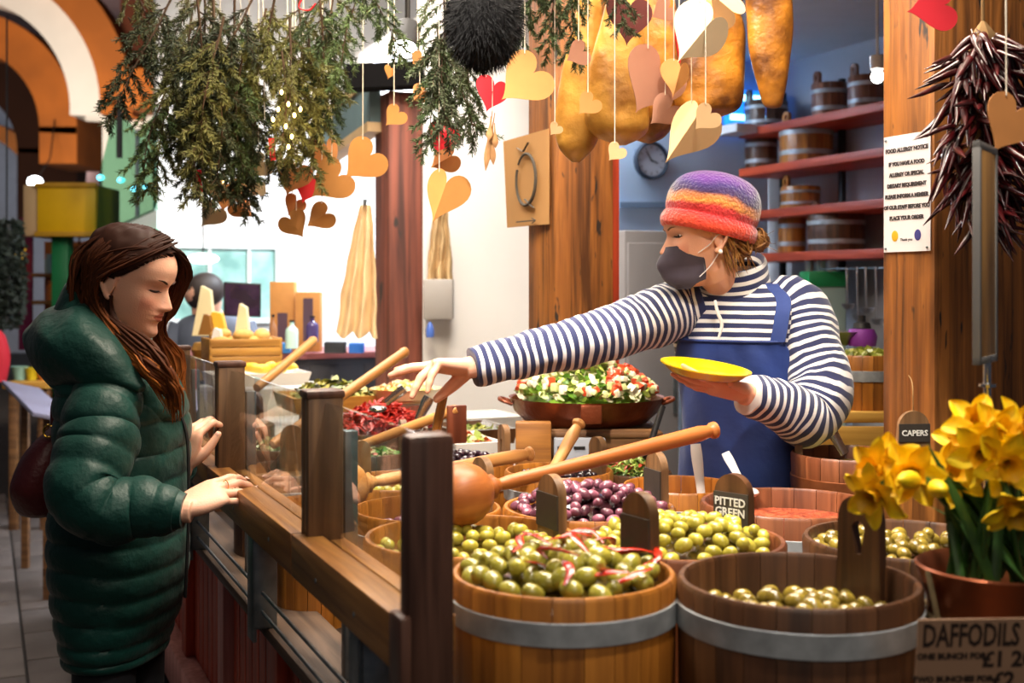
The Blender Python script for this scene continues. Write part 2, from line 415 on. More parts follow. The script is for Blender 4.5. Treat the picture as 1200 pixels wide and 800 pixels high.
# ---- floor with paving slabs along the aisle
fl = struct(MB().box((-12, -.6, -.06), (4.2, 27, -.004)).build('floor', M_mortar))
sl = MB().bbox((-.098, -.198, -.03), (.098, .198, .004), .006).mesh('paving_slab', M_stone, 40)
for j in range(15):
    for i in range(11):
        s_, t_ = 1.9+j*.406, -2.35+i*.206
        p = S(s_+(i % 2)*.2, t_, 0)
        o = inst('paving_slab', sl, fl, (0, 0, 0), (0, 0, AX)); o.location = p-fl.location+Vector((0, 0, random.uniform(-.002, .003)))
# ---- raised floor behind the counter
q = MB(); q.box((1.03, .95, .0), (2.6, 6.0, .12), basis(V, U, (0, 0, 1), G0)); struct(q.build('floor_raised', mat('dark_boards', c('#4a3526'), .7, var=.3, vscale=6)))
# ---- walls
def wall(name, p, q_, z0, z1, th, m):
    a, b = Vector((p[0], p[1], 0)), Vector((q_[0], q_[1], 0)); x = (b-a).normalized(); y = Vector((0, 0, 1)).cross(x)
    return struct(MB().box((0, 0, z0), ((b-a).length, th, z1), basis(x, y, (0, 0, 1), a)).build(name, m))
wA = W(183, 0, 7.5); kA = 2.45
wB = wA+V*kA
wall('wall_back', wA, wB, 0, 4.4, .15, M_white)
wall('wall_partition', W(496, 0, 5.05), W(655, 0, 5.25), .0, 2.78, .1, M_white)
wall('wall_partition_side', W(655, 0, 5.25)+Vector((0, .1, 0)), W(655, 0, 5.25)+U*1.35, .0, 2.78, .08, M_blue)
bw1 = W(900, 0, 6.75); bw0 = bw1-V*1.72
wall('wall_back_room', bw0, bw1, 0, 2.78, .12, M_blue)
shA = W(1035, 0, 5.5); shelfdir = U
wr0 = shA+V*.34-U*1.6
wall('wall_right', shA+V*.36+U*1.9, wr0, 0, 2.78, .1, mat('grey_white_wall', c('#b4b3b6'), .8, var=.08, vscale=3))
# stall ceiling
struct(MB().box((-.35, -2.4, 2.78), (3.2, 2.3, 2.86), basis(V, U, (0, 0, 1), W(655, 0, 5.25).xy.to_3d())).build('ceiling', mat('ceiling_paint', c('#cfcdcb'), .8, var=.05)))
struct(MB().bar(S(4.55, 1.3, 2.58), S(4.55, 3.6, 2.58), .25, .38).build('trim_1', mat('bulkhead_paint', c('#dcdad8'), .7, var=.05)))
# ---- posts
def post(name, c0, a, b, z1, m, label_kind=True):
    """near-left corner c0; a along U (left face), b along V (right face)"""
    o = MB()
    q = Vector((c0[0], c0[1], 0)); zs = [0]+[.25*i for i in range(1, int(z1/.25)+1)]
    rings = []
    o.bbox((0, 0, 0), (b, a, z1), .008, basis(V, U, (0, 0, 1), q))
    return struct(o.build(name, m))
postM = W(651, 0, 3.6); post('trim_2', postM, .2, .2, 2.9, M_beam)
postR = W(1095, 0, 2.6); post('trim_3', postR, .165, .46, 2.9, M_beam)
postL = W(456, 0, 5.0); post('trim_4', postL, .2, .19, 2.345, M_beam2)
struct(MB().box((0, 0, 0), (.035, .06, 2.78), basis(V, U, (0, 0, 1), postM+V*.2+U*.03+Vector((0, 0, -postM.z)))).build('trim_5', M_red))
# black cross beam and fascia above the left post
struct(MB().bar(W(405, 92, 5.0), W(497, 88, 5.0), .12, .1).build('trim_6', mat('black_stained_beam', c('#0a0808'), .9, spec=.1)))
fa = MB(); fa.bar(W(372, 172, 6.2), W(440, 120, 5.1), .05, .17); struct(fa.build('trim_7', mat('teal_fascia', c('#5d7477'), .7, var=.1)))
for dz in (.105, -.105):
    fb = MB(); z = Vector((0, -.01, dz)); fb.bar(W(372, 172, 6.2)+z, W(440, 120, 5.1)+z, .07, .04); struct(fb.build('trim_8', mat('pale_trim_wood', c('#c2a070'), .6, var=.2)))
# overhead timber that carries everything hung over the counter (above the frame)
for k, t_ in enumerate((-.1, .75, 1.35)):
    struct(MB().bar(S(-.5, t_, 2.78), S(3.0, t_, 2.78), .1, .12).build('trim_%d' % (9+k), M_beam))
for k, s_ in enumerate((.0, 1.5, 2.9)):
    struct(MB().bar(S(s_, -.3, 2.88), S(s_, 1.95, 2.88), .08, .08).build('trim_%d' % (12+k), M_beam))
# ---- vaulted hall far left: concentric stepped arches across the aisle
def arch(name, px, py, d, r0, r1, dep, m, z0=None, a0=-.05, a1=PI+.05, leg=None):
    k = d/FPX; ctr = W(px, py, d); o = MB(); n = 36; vs = []; fs = []
    ang = [a0+(a1-a0)*i/(n-1) for i in range(n)]
    for y in (0, dep):
        for r in (r0*k, r1*k):
            for a in ang: vs.append(ctr+Vector((math.cos(a)*r, y, math.sin(a)*r)))
    for i in range(n-1):
        fs += [(i, i+1, n+i+1, n+i), (2*n+i, 3*n+i, 3*n+i+1, 2*n+i+1), (i, 2*n+i, 2*n+i+1, i+1), (n+i, n+i+1, 3*n+i+1, 3*n+i)]
    o.add(vs, fs)
    if leg:
        for s in (1, -1):
            x0, x1 = ctr.x+s*r0*k, ctr.x+s*r1*k
            o.box((min(x0, x1), ctr.y, leg), (max(x0, x1), ctr.y+dep, ctr.z+.02))
    return struct(o.build(name, m, smooth=30))
arch('wall_arch_outer', -50, 125, 15.5, 167, 205, .5, M_orange, leg=3.9)
arch('wall_arch_white', -50, 128, 15.9, 132, 172, .6, M_white, leg=0)
arch('wall_arch_inner', -50, 150, 16.4, 96, 140, 1.2, M_orange, leg=3.2)
arch('wall_arch_deep', -50, 175, 19.5, 70, 140, 1.6, M_dkbrown, leg=2.6)
arch('wall_arch_far', -40, 235, 23, 80, 97, .8, M_orange, leg=0)
struct(MB().box((-14, 27, 0), (-5, 27.2, 7), None).build('wall_far', mat('far_wall_paint', c('#b9bcc8'), .9, var=.1)))
struct(MB().box((-14, 15.3, 6.6), (-3.8, 27, 6.7)).build('ceiling_hall', M_dkbrown))
o = MB(); k = 15.4/FPX
for (x0, y0, x1, y1) in ((146, 82, 188, 128),):
    a, b = W(x0, y1, 15.4), W(x1, y0, 15.4); o.bbox((a.x, 15.2, a.z), (b.x, 16, b.z), .03)
struct(o.build('trim_15', M_orange))
a, b = W(141, 82, 15.8), W(240, -80, 15.8); struct(MB().box((a.x, 15.8, a.z), (b.x, 16.3, b.z)).build('wall_upper', mat('dark_rust_plaster', c('#5a2810'), .9, var=.25, vscale=1.2)))
a, b = W(120, 600, 16.1), W(185, 128, 16.1); struct(MB().box((a.x, 16.1, 0), (b.x, 16.6, b.z)).build('wall_pier', M_white))

# ================================================================ counter: front of painted boards, worktop, guard rail
ct = thing('market_counter', 'long market counter with red boarded front and dark worktop', 'counter', S(0, .3, 0), AX)
def cbox(o, s0, s1, t0, t1, z0, z1, b=0):
    lo, hi = (t0-.3, s0, z0), (t1-.3, s1, z1)
    return o.bbox(lo, hi, b) if b else o.box(lo, hi)
for q in ((-.5, .93, .10, 1.33), (.932, 4.02, .10, 1.06), (.67, .93, 1.332, 1.62)):
    cbox(MB(), q[0], q[1], q[2], q[3], .72, .78, .004).build('worktop', wood('dark_worktop', c('#3d2c20'), c('#22170f'), 'y', .5, .6), ct, world=False)
for q in ((.02, .9, .16, 1.28), (.9, 4.0, .16, 1.0)):
    cbox(MB(), q[0], q[1], q[2], q[3], .02, .715).build('carcass', mat('dark_inside', c('#1d1410'), .9, var=.2), ct, world=False)
S0 = -.02
for (a, b) in ((S0, 4.02),):
    cbox(MB(), a, b, .085, .125, .70, .80, .004).build('top_rail', M_pink, ct, world=False)
    cbox(MB(), a, b, .06, .125, .10, .24, .006).build('plinth', M_pink, ct, world=False)
for s_ in (S0, .62, 1.32, 2.02, 2.72, 3.42, 3.93):
    cbox(MB(), s_, s_+.09, .09, .13, .24, .70, .004).build('stile', M_pink if s_ in (.62, 2.02) else M_red, ct, world=False)
plm = MB().bbox((-.006, -.038, -.23), (.006, .038, .23), .003).mesh('plank', M_red, 40)
k = 0
for j in range(6):
    a = (S0, .62, 1.32, 2.02, 2.72, 3.42)[j]+.09; b = (.62, 1.32, 2.02, 2.72, 3.42, 3.93)[j]
    n = int((b-a)/.078)
    for i in range(n):
        inst('plank', plm, ct, (.127-.3, a+(i+.5)*(b-a)/n, .47))
cbox(MB(), -.05, 4.02, -.02, .11, .80, .825, .004).build('lower_ledge', wood('weathered_ledge', c('#5f4a3a'), c('#3a2a20'), 'y', .6, .7), ct, world=False)
# guard screen: rail, posts, brackets, panes
M_rail = wood('honey_rail', c('#b07a3c'), c('#7c4d22'), 'y', .45, .8, (.6, .5, .42), bump=.4)
M_gpost = wood('weathered_post', c('#8a6846'), c('#553c28'), 'z', .5, .8, (.5, .42, .38), bump=.5)
M_gpostd = wood('dark_weathered_post', c('#6b4a3c'), c('#442c22'), 'z', .4, .8, (.6, .5, .45), bump=.4)
M_glass = glassmat('screen_glass', (.96, .985, .98))
gs = thing('sneeze_guard', 'low glass screen with honey wooden rail and weathered posts along the counter edge', 'glass screen', S(0, 0, 0), AX)
def gbox(o, s0, s1, t0, t1, z0, z1, b=.003): return o.bbox((t0, s0, z0), (t1, s1, z1), b)
GP = [0.0, .555, 1.42, 2.25, 3.1, 3.95]
for i in range(5):
    a, b = GP[i]+(.02 if i else -.004), GP[i+1]+.015
    gbox(MB(), a, b, -.055, -.006, 1.015, 1.09).build('lower_rail', M_rail, gs, world=False)
    gbox(MB(), a, b, .006, .035, 1.03, 1.082).build('back_rail', M_rail, gs, world=False)
    gbox(MB(), a+.02, b-.03, -.004, .003, 1.03, 1.325, .001).build('pane', M_glass, gs, world=False)
for i, s_ in enumerate(GP):
    if i == 0:
        gbox(MB(), s_-.05, s_-.008, -.05, .018, .985, 1.335, .012).build('post', M_gpostd, gs, world=False)
        gbox(MB(), s_-.055, s_-.003, -.062, -.045, .985, 1.10, .006).build('post_shoe', M_gpostd, gs, world=False)
    else:
        gbox(MB(), s_-.026, s_-.002, -.035, .03, 1.06, 1.335, .006).build('post', M_gpost, gs, world=False)
        gbox(MB(), s_+.002, s_+.026, -.035, .03, 1.06, 1.335, .006).build('post', M_gpost, gs, world=False)
        gbox(MB(), s_-.028, s_+.028, -.038, .033, 1.33, 1.345, .005).build('post_cap', M_gpostd, gs, world=False)
        gbox(MB(), s_-.012, s_+.014, .036, .06, .826, 1.27, .002).build('steel_upright', M_steel, gs, world=False)
for s_ in (.17, .92, 1.72):
    o = MB(); gbox(o, s_, s_+.055, -.05, -.042, .80, 1.03, .001); gbox(o, s_, s_+.008, -.05, .0, .826, 1.03, .001); gbox(o, s_, s_+.055, -.05, .0, .826, .832, .001)
    o.build('bracket', M_steel, gs, world=False)
o = MB()
for zz in (.9, .86): o.tube([(-.03, .3, zz), (-.03, 4.0, zz)], .004, 6)
o.build('wire_rail', M_steel, gs, world=False)
sm = MB().lathe([(.0, -.0008), (.0045, -.0006), (.004, .0006), (0, .001)], 10).mesh('bolt', M_steel)
for s_ in (.18, .4, .75, 1.1, 1.35): inst('bolt', sm, gs, (-.0555, s_, 1.045), (0, -PI/2, 0))
# ================================================================ tubs and what is in them
M_oak = wood('honey_oak', c('#b9762a'), c('#8a5218'), 'z', .4, .8, (.62, .5, .4), coat=.15)
M_wal = wood('dark_oak', c('#664226'), c('#402715'), 'z', .45, .8, (.6, .5, .45), coat=.1)
M_wal2 = wood('red_brown_oak', c('#8c5230'), c('#633419'), 'z', .42, .8, (.6, .5, .45), coat=.12)
M_pad = wood('grey_brown_oak', c('#8c6844'), c('#5e442c'), 'z', .45, .8, (.6, .5, .45), bump=.3)
M_hoop = mat('hoop_steel', c('#b4b8ba'), .5, .35, var=.3, vscale=30)
M_hoopc = mat('hoop_copper', c('#a8643c'), .35, .7, var=.25, vscale=30)
M_plate = mat('slate_label', c('#3c342c'), .6, var=.2, vscale=40)
M_chalk = mat('chalk', c('#d8d4cc'), .9)
def arc_wedge(n, R0, R1, r_in, z0, z1, gap=.0012, cut=3, inset=0):
    """one stave of n; R0 outer radius at z0, R1 at z1"""
    o = MB(); da = 2*PI/n; vs = []; fs = []
    zs = [z0, z0+(z1-z0)*.5, z1-.006, z1]; rs = []
    for i, z in enumerate(zs):
        f = (z-z0)/(z1-z0); R = R0+(R1-R0)*f
        ro, ri = R, R-r_in
        if i == 3: ro -= .004; ri += .003
        for rr, k in ((ro, 0), (ri, 1)):
            for j in range(cut):
                a = (j/(cut-1)-.5)*(da-gap/R); vs.append((rr*math.cos(a), rr*math.sin(a), z))
    m = 2*cut
    for i in range(3):
        b = i*m
        for j in range(cut-1):
            fs += [(b+j, b+j+1, b+m+j+1, b+m+j), (b+cut+j, b+m+cut+j, b+m+cut+j+1, b+cut+j+1)]
        fs += [(b, b+m, b+m+cut, b+cut), (b+cut-1, b+2*cut-1, b+m+2*cut-1, b+m+cut-1)]
    for j in range(cut-1):
        fs.append((j, cut+j, cut+j+1, j+1)); b = 3*m; fs.append((b+j, b+j+1, b+cut+j+1, b+cut+j))
    o.add(vs, fs); return o
def paddle_outline(w, z0, z1, n=24):
    pts = [(-w/2*.92, z0), (w/2*.92, z0)]; r = w*.42
    for i in range(n-2):
        a = PI*i/(n-3); x = math.cos(a)*r; z = math.sin(a)*r
        pts.append((x*1.0, z1-r+z))
    return pts
TUBS = {}
def tub(label, px, py, w, zr, m=None, hoops=((.62, .16),), n=22, H=None, pad=None, base=.78, hoopmat=None, name='wooden_tub', taper=.97, group='wooden tubs of olives on the counter', d=None, R=None, loc=None):
    """pad = (angle degrees, height above rim, hole, text)"""
    m = m or M_wal
    if loc is None:
        d = d or (CAMH-zr)*FPX/(py-HOR); ctr = W(px, py, d); R = R or w*d/FPX/2
    else: ctr = Vector(loc)
    H = H or zr-base; root = thing(name, label, 'tub', (ctr.x, ctr.y, zr-H), 0, group)
    th = max(.009, R*.075)
    sm = arc_wedge(n, R*taper, R, th, 0, H).mesh('stave', m, 40)
    pk = None
    if pad: pk = int(round(math.radians(pad[0])/(2*PI/n))) % n
    for i in range(n):
        inst('stave', sm, root, (0, 0, 0), (0, 0, 2*PI*i/n))
    for f, hf in hoops:
        z0 = H*f-H*hf/2; z1 = H*f+H*hf/2
        rr = lambda z: R*(taper+(1-taper)*z/H)+.0012
        MB().lathe([(rr(z0), z0), (rr(z0)+.0015, z0+.001), (rr(z1)+.0015, z1-.001), (rr(z1), z1), (rr(z1)-.002, z1), (rr(z0)-.002, z0)], 48, closed=True).build('hoop', hoopmat or M_hoop, root, world=False)
    MB().lathe([(0, .012), (R*taper-th, .012), (R*taper-th, .026), (0, .026)], 32).build('bottom', m, root, world=False)
    if pad:
        a = math.radians(pad[0]); w_ = max(.058, R*.50); hz = pad[1]
        po = paddle_outline(w_, H-.09, H+hz, 24)
        M = Matrix.Rotation(a, 4, 'Z') @ Matrix.Translation((R-th-.010, 0, 0)) @ Matrix.Rotation(PI/2, 4, 'Z')
        o = MB()
        if pad[2]:
            hc = H+hz*.38; inn = []
            for (x, z) in po:
                v = Vector((x, z-hc)); v = v.normalized(); inn.append((v.x*w_*.17, hc+v.y*w_*.3))
            o.holed(po, inn, .018, M)
        else: o.prism(po, .018, M)
        pd = o.build('handle_stave', pad[4] if len(pad) > 4 else M_pad, root, world=False)
        if pad[3] is not None:
            q = MB().box((-w_*.42, -.0035, H-hz*.02), (w_*.42, 0, H+hz*.64), M @ Matrix.Translation((0, .0125, 0)))
            pl = q.build('label_plate', M_plate, pd, world=False)
            if pad[3]:
                T = M @ basis((-1, 0, 0), (0, 0, 1), (0, 1, 0), (0, .0142, H+hz*.36))
                # text is a detail of the plate: same mesh level is the deepest allowed, so it is merged into the plate as a second material
                tm = text_mesh(pad[3], w_*(.235 if '\n' in pad[3] else .3), M_chalk, lines=.9, bold=.0004)
                b2 = bmesh.new(); b2.from_mesh(pl.data); k = len(b2.faces)
                tm.transform(T); b2.from_mesh(tm); b2.faces.ensure_lookup_table()
                pl.data.materials.append(M_chalk)
                for f in b2.faces[k:]: f.material_index = 1
                b2.to_mesh(pl.data); b2.free()
    TUBS[label] = (ctr, R-th, zr); return root, ctr, R-th, zr
# ---- olives
def olive_mesh(name, L_, r, m, hole=None):
    o = MB(); n, k = 12, 8; vs = []; fs = []
    for i in range(k+1):
        ph = PI*i/k; z = -math.cos(ph)*L_/2; rr = r*math.sin(ph)**.9 if 0 < i < k else 0
        if hole and i == k: z -= .004
        for j in range(n):
            a = 2*PI*j/n; vs.append((rr*math.cos(a), rr*math.sin(a), z))
    for i in range(k):
        for j in range(n): fs.append((i*n+j, i*n+(j+1) % n, (i+1)*n+(j+1) % n, (i+1)*n+j))
    o.add(vs, fs); return o.mesh(name, m, 180)
M_og = mat('green_olive_skin', c('#a89e3c'), .2, var=0, col2=c('#827a26'), vscale=30, rnd=.22, coat=.5, spec=.6)
M_oy = mat('pale_olive_skin', c('#c9bb4c'), .2, col2=c('#a69a32'), vscale=30, rnd=.2, coat=.5, spec=.6)
M_ob = mat('brownish_olive_skin', c('#9a8432'), .2, col2=c('#6f5c1e'), vscale=30, rnd=.25, coat=.5, spec=.6)
M_ok = mat('purple_olive_skin', c('#96596a'), .22, col2=c('#5c3242'), vscale=30, rnd=.35, coat=.5, spec=.6)
M_od = mat('black_olive_skin', c('#3c2230'), .2, col2=c('#22141c'), vscale=30, rnd=.4, coat=.5, spec=.6)
OL = {'g': olive_mesh('green_olive', .033, .0125, M_og, True), 'y': olive_mesh('pale_olive', .031, .0122, M_oy), 'b': olive_mesh('brown_olive', .033, .0130, M_ob, True),
      'k': olive_mesh('purple_olive', .030, .0108, M_ok), 'd': olive_mesh('black_olive', .026, .0105, M_od)}
M_brine = mat('dark_brine', c('#4a3a12'), .15, var=.3, vscale=20, coat=.6)
M_brined = mat('purple_brine', c('#2a1218'), .15, var=.3, vscale=20, coat=.6)
def heap(tubinfo, kind, label, group, count, top, dome, fill=1.0, brine=None, sz=1.0, name='olive', seed=1, rmin=None, stuff=False):
    """top: height of the bed at the wall relative to the rim; dome: extra height in the middle"""
    ctr, R, zr = tubinfo; rnd = random.Random(seed); Rf = (R-.012*sz)*fill
    bed = MB(); prof = [(0, dome-.014)]
    for i in range(1, 9):
        f = i/8; prof.append((R*.985*f, top*0+dome*(1-f*f)-.014))
    prof += [(R*.985, -.08), (0, -.08)]
    bed.lathe(prof, 24, (ctr.x, ctr.y, zr+top))
    b = bed.build('brine', brine or M_brine); tag(b, 'dark liquid glinting between the '+group, 'brine', None, 'stuff')
    pts = []; tries = 0; md = (rmin or .021)*sz
    while len(pts) < count and tries < 12000:
        tries += 1; r = Rf*math.sqrt(rnd.random()); a = rnd.uniform(0, 2*PI); p = (r*math.cos(a), r*math.sin(a))
        if all((p[0]-q[0])**2+(p[1]-q[1])**2 > md*md for q in pts): pts.append(p)
    mass = MB() if stuff else None
    for p in pts:
        f = math.hypot(*p)/max(R, .01)
        z = zr+top+dome*(1-f*f)+rnd.uniform(-.004, .008)*sz
        q = Vector((ctr.x+p[0], ctr.y+p[1], z+.012*sz)); e = Vector((0, 0, CAMH))
        if q.z < zr:                          # hidden from the photograph by the near wall of the tub
            k = (CAMH-zr)/(CAMH-q.z); h = e.lerp(q, k)
            if math.hypot(h.x-ctr.x, h.y-ctr.y) > R+.004: continue
        if stuff:
            me = OL[kind]; M = Matrix.Translation((ctr.x+p[0], ctr.y+p[1], z)) @ Matrix.Rotation(rnd.uniform(0, 6.3), 4, 'Z') @ Matrix.Rotation(rnd.uniform(.9, 2.2), 4, 'X')
            mass.add([M @ v.co for v in me.vertices], [tuple(f_.vertices) for f_ in me.polygons]); continue
        o = inst(name, OL[kind], None, (ctr.x+p[0], ctr.y+p[1], z), (rnd.uniform(.9, 2.2), rnd.uniform(-.5, .5), rnd.uniform(0, 6.3)), (sz*rnd.uniform(.9, 1.12),)*3)
        tag(o, label, 'olive', group)
    if stuff: tag(mass.build(name, OL[kind].materials[0], smooth=180), label, 'olives', None, 'stuff')
ST_ = ((.62, .13),)
A = tub('honey oak tub nearest the glass screen, heaped with green olives and chilli strips', 660, 668, 264, 1.10, M_oak, ((.845, .105),), 24, pad=(32, .105, False, ''), base=.78)
B = tub('dark oak front tub, half full of green olives, beside the daffodils', 935, 677, 282, 1.10, M_wal, ((.845, .11),), 24, pad=(38, .105, True, None, M_wal))
Cc = tub('tub of pale green olives just behind the near screen post', 551, 626, 250, 1.065, M_oak, ((.78, .12),), 22, pad=(27, .10, False, ''))
D = tub('tub of pitted green olives with the pitted green label on its handle', 800, 630, 240, 1.065, M_wal2, ((.78, .12),), 22, pad=(45, .10, False, 'PITTED\nGREEN', M_wal))
E_ = tub('tub of brownish green olives behind the daffodil flowers', 1062, 630, 238, 1.065, M_wal, ((.78, .12),), 22)
Ff = tub('tub heaped with glossy purple olives in the middle of the display', 690, 592, 203, 1.05, M_oak, ((.78, .12),), 22, pad=(20, .11, False, ''))
G = tub('tub of reddish brown paste behind the pitted green olives', 925, 588, 208, 1.06, M_wal2, ((.78, .12),), 22)
Hh = tub('tub of dark purple olives seen between the two nearest screen posts', 500, 594, 176, 1.04, M_oak, ((.78, .12),), 20, pad=(32, .10, False, None))
I_ = tub('shallow oak tub with a white spoon, right in front of the apron', 797, 567, 135, 1.04, M_oak, ((.78, .12),), 20)
J = tub('small tub of black olives with a turned wooden spoon laid in it', 655, 550, 128, 1.04, M_oak, ((.78, .12),), 20, pad=(30, .08, False, None))
K = tub('oak tub holding the pale round wooden ladle behind the second screen post', 465, 562, 150, 1.03, M_oak, ((.78, .12),), 20, pad=(140, .09, False, None))
Lt = tub('tub of brown olives beside the crate under the copper pan', 548, 540, 108, 1.03, M_oak, ((.78, .12),), 20, pad=(22, .10, True, None))
Mt = tub('copper banded oak tub raised on a crate behind the daffodils, with a steel spoon', 998, 530, 140, 1.12, M_wal2, ((.42, .3),), 20, H=.125, hoopmat=M_hoopc, pad=(165, .05, False, None))
N1 = tub('small tub with pale contents low behind the screen glass by the hand', 368, 586, 90, 1.05, M_oak, ((.78, .12),), 18)
N2 = tub('dark tub with pale rim seen through the glass, next to the customer', 342, 548, 136, 1.04, M_wal, ((.78, .12),), 20, pad=(100, .10, False, None))
N3 = tub('dark tub of chopped green herbs seen through the screen glass', 340, 520, 130, 1.04, M_wal, ((.78, .12),), 20, pad=(75, .10, False, None))
N4 = tub('tub of speckled onions seen through the farthest glass pane', 263, 497, 116, 1.05, M_wal, ((.78, .12),), 18, pad=(60, .10, False, None))
N5 = tub('tub of chopped green and red salad behind the pepper bowl handle', 430, 528, 100, 1.04, M_wal, ((.78, .12),), 18, pad=(15, .09, False, None))
N6 = tub('wide dark tub piled with red peppers', 444, 503, 118, 1.04, M_wal, ((.78, .12),), 20, pad=(200, .10, False, None))
heap(A[1:], 'g', 'large green olive among chilli strips in the honey oak tub nearest the glass screen', 'green olives with chilli', 56, -.012, .032, seed=3, sz=1.14, name='green_olive')
heap(B[1:], 'b', 'glossy green olive in the half full dark oak tub at the front', 'green olives in the dark front tub', 62, -.062, .012, seed=4, name='glossy_olive')
heap(Cc[1:], 'y', 'pale green olive in the tub just behind the near screen post', 'pale green olives', 66, -.028, .022, seed=5, name='pale_olive')
heap(D[1:], 'y', 'pitted green olive heaped in the tub with the pitted green label', 'pitted green olives', 70, -.012, .045, seed=6, name='pitted_olive')
heap(E_[1:], 'b', 'brownish green olive in the tub behind the daffodil flowers', 'brownish olives behind the daffodils', 60, -.028, .015, seed=7, name='brown_olive')
heap(Ff[1:], 'k', 'purple olive heaped in the tub in the middle of the display', 'purple olives in the middle tub', 92, -.016, .06, seed=8, rmin=.0195, brine=M_brined, name='purple_olive')
heap(Hh[1:], 'k', 'purple olives heaped in the tub between the two nearest screen posts', 'purple olives behind the screen posts', 52, -.055, .014, seed=9, brine=M_brined, stuff=True, name='olives')
heap(J[1:], 'd', 'black olives in the small tub under the turned spoon', 'black olives in the small tub', 55, -.03, .014, seed=10, brine=M_brined, stuff=True, name='olives')
heap(Lt[1:], 'd', 'small dark brown olives in the tub beside the copper pan crate', 'dark brown olives by the crate', 75, -.015, .035, seed=11, brine=M_brined, stuff=True, name='olives')
heap(K[1:], 'y', 'pale olives in the tub holding the pale round ladle', 'pale olives under the round ladle', 45, -.05, .01, seed=12, stuff=True, name='olives')
# loose chilli strips in tub A
M_chs = mat('red_chilli_strip', c('#c22a12'), .25, var=.3, vscale=40, coat=.5, rnd=.15)
rnd = random.Random(5)
chs = []
for v in range(3):
    o = MB(); b = .01*(v+1); o.tube([(-.025, 0, 0), (-.008, b*.6, .004), (.01, b, .004), (.028, b*.2, 0)], [.002, .005, .0045, .0015], 6, sub=8, flat=.35); chs.append(o.mesh('chilli_strip', M_chs, 60))
for i in range(17):
    r = A[2]*.85*math.sqrt(rnd.random()); a = rnd.uniform(0, 6.28)
    o = inst('chilli_strip', chs[i % 3], None, (A[1].x+r*math.cos(a), A[1].y+r*math.sin(a), 1.10-.012+.032*(1-(r/A[2])**2)+.017), (rnd.uniform(-.4, .4), rnd.uniform(-.3, .3), rnd.uniform(0, 6.28)), (1.35,)*3)
    tag(o, 'red chilli strip lying on the green olives in the honey oak tub', 'chilli strip', 'chilli strips on the green olives')
# pastes and other fillings
def fill(t, name, label, cat, m, top, dome, disp=.006, seed=0):
    ctr, R, zr = t[1:]; o = MB(); n = 40; vs = []; fs = []; k = 14
    for i in range(k+1):
        f = i/k
        for j in range(n):
            a = 2*PI*j/n; x, y = R*.985*f*math.cos(a), R*.985*f*math.sin(a)
            z = top+dome*(1-f*f)+disp*mnoise.noise(Vector((x*40+seed, y*40, seed*3)))*(1-f**6)
            vs.append((ctr.x+x, ctr.y+y, zr+z))
    for i in range(k):
        for j in range(n): fs.append((i*n+j, i*n+(j+1) % n, (i+1)*n+(j+1) % n, (i+1)*n+j))
    b = len(vs); vs += [(ctr.x+R*.985*math.cos(2*PI*j/n), ctr.y+R*.985*math.sin(2*PI*j/n), zr+top-.05) for j in range(n)]
    for j in range(n): fs.append((k*n+j, k*n+(j+1) % n, b+(j+1) % n, b+j))
    o.add(vs, fs); q = o.build(name, m, smooth=180); return tag(q, label, cat, None, 'stuff')
M_paste = mat('red_paste', c('#b5532e'), .5, col2=c('#7d2c14'), vscale=60, bump=.8, bscale=120)
fill(G, 'pepper_paste', 'reddish brown chopped paste filling the tub behind the pitted green olives', 'paste', M_paste, -.045, .012, .008, 1)
fill(I_, 'orange_dip', 'orange brown dip in the shallow tub in front of the apron', 'dip', mat('orange_dip', c('#b0602a'), .4, col2=c('#8a4016'), vscale=40, bump=.4), -.05, .005, .004, 2)
fill(Mt, 'caper_mix', 'yellow brown capers in the copper banded raised tub', 'capers', mat('caper_mix', c('#8c7a2a'), .4, col2=c('#5a5018'), vscale=60, bump=.6), -.035, .006, .005, 3)
fill(N1, 'pale_dip', 'creamy pale dip in the small tub behind the screen glass', 'dip', mat('pale_dip', c('#c9a86a'), .5, col2=c('#a5803f'), vscale=30), -.03, .005, .004, 4)
fill(N2, 'brown_pickle', 'brown pickle in the dark tub seen through the glass by the customer', 'pickle', mat('brown_pickle', c('#7a5a34'), .4, col2=c('#4a3018'), vscale=50, bump=.6), -.03, .006, .006, 5)
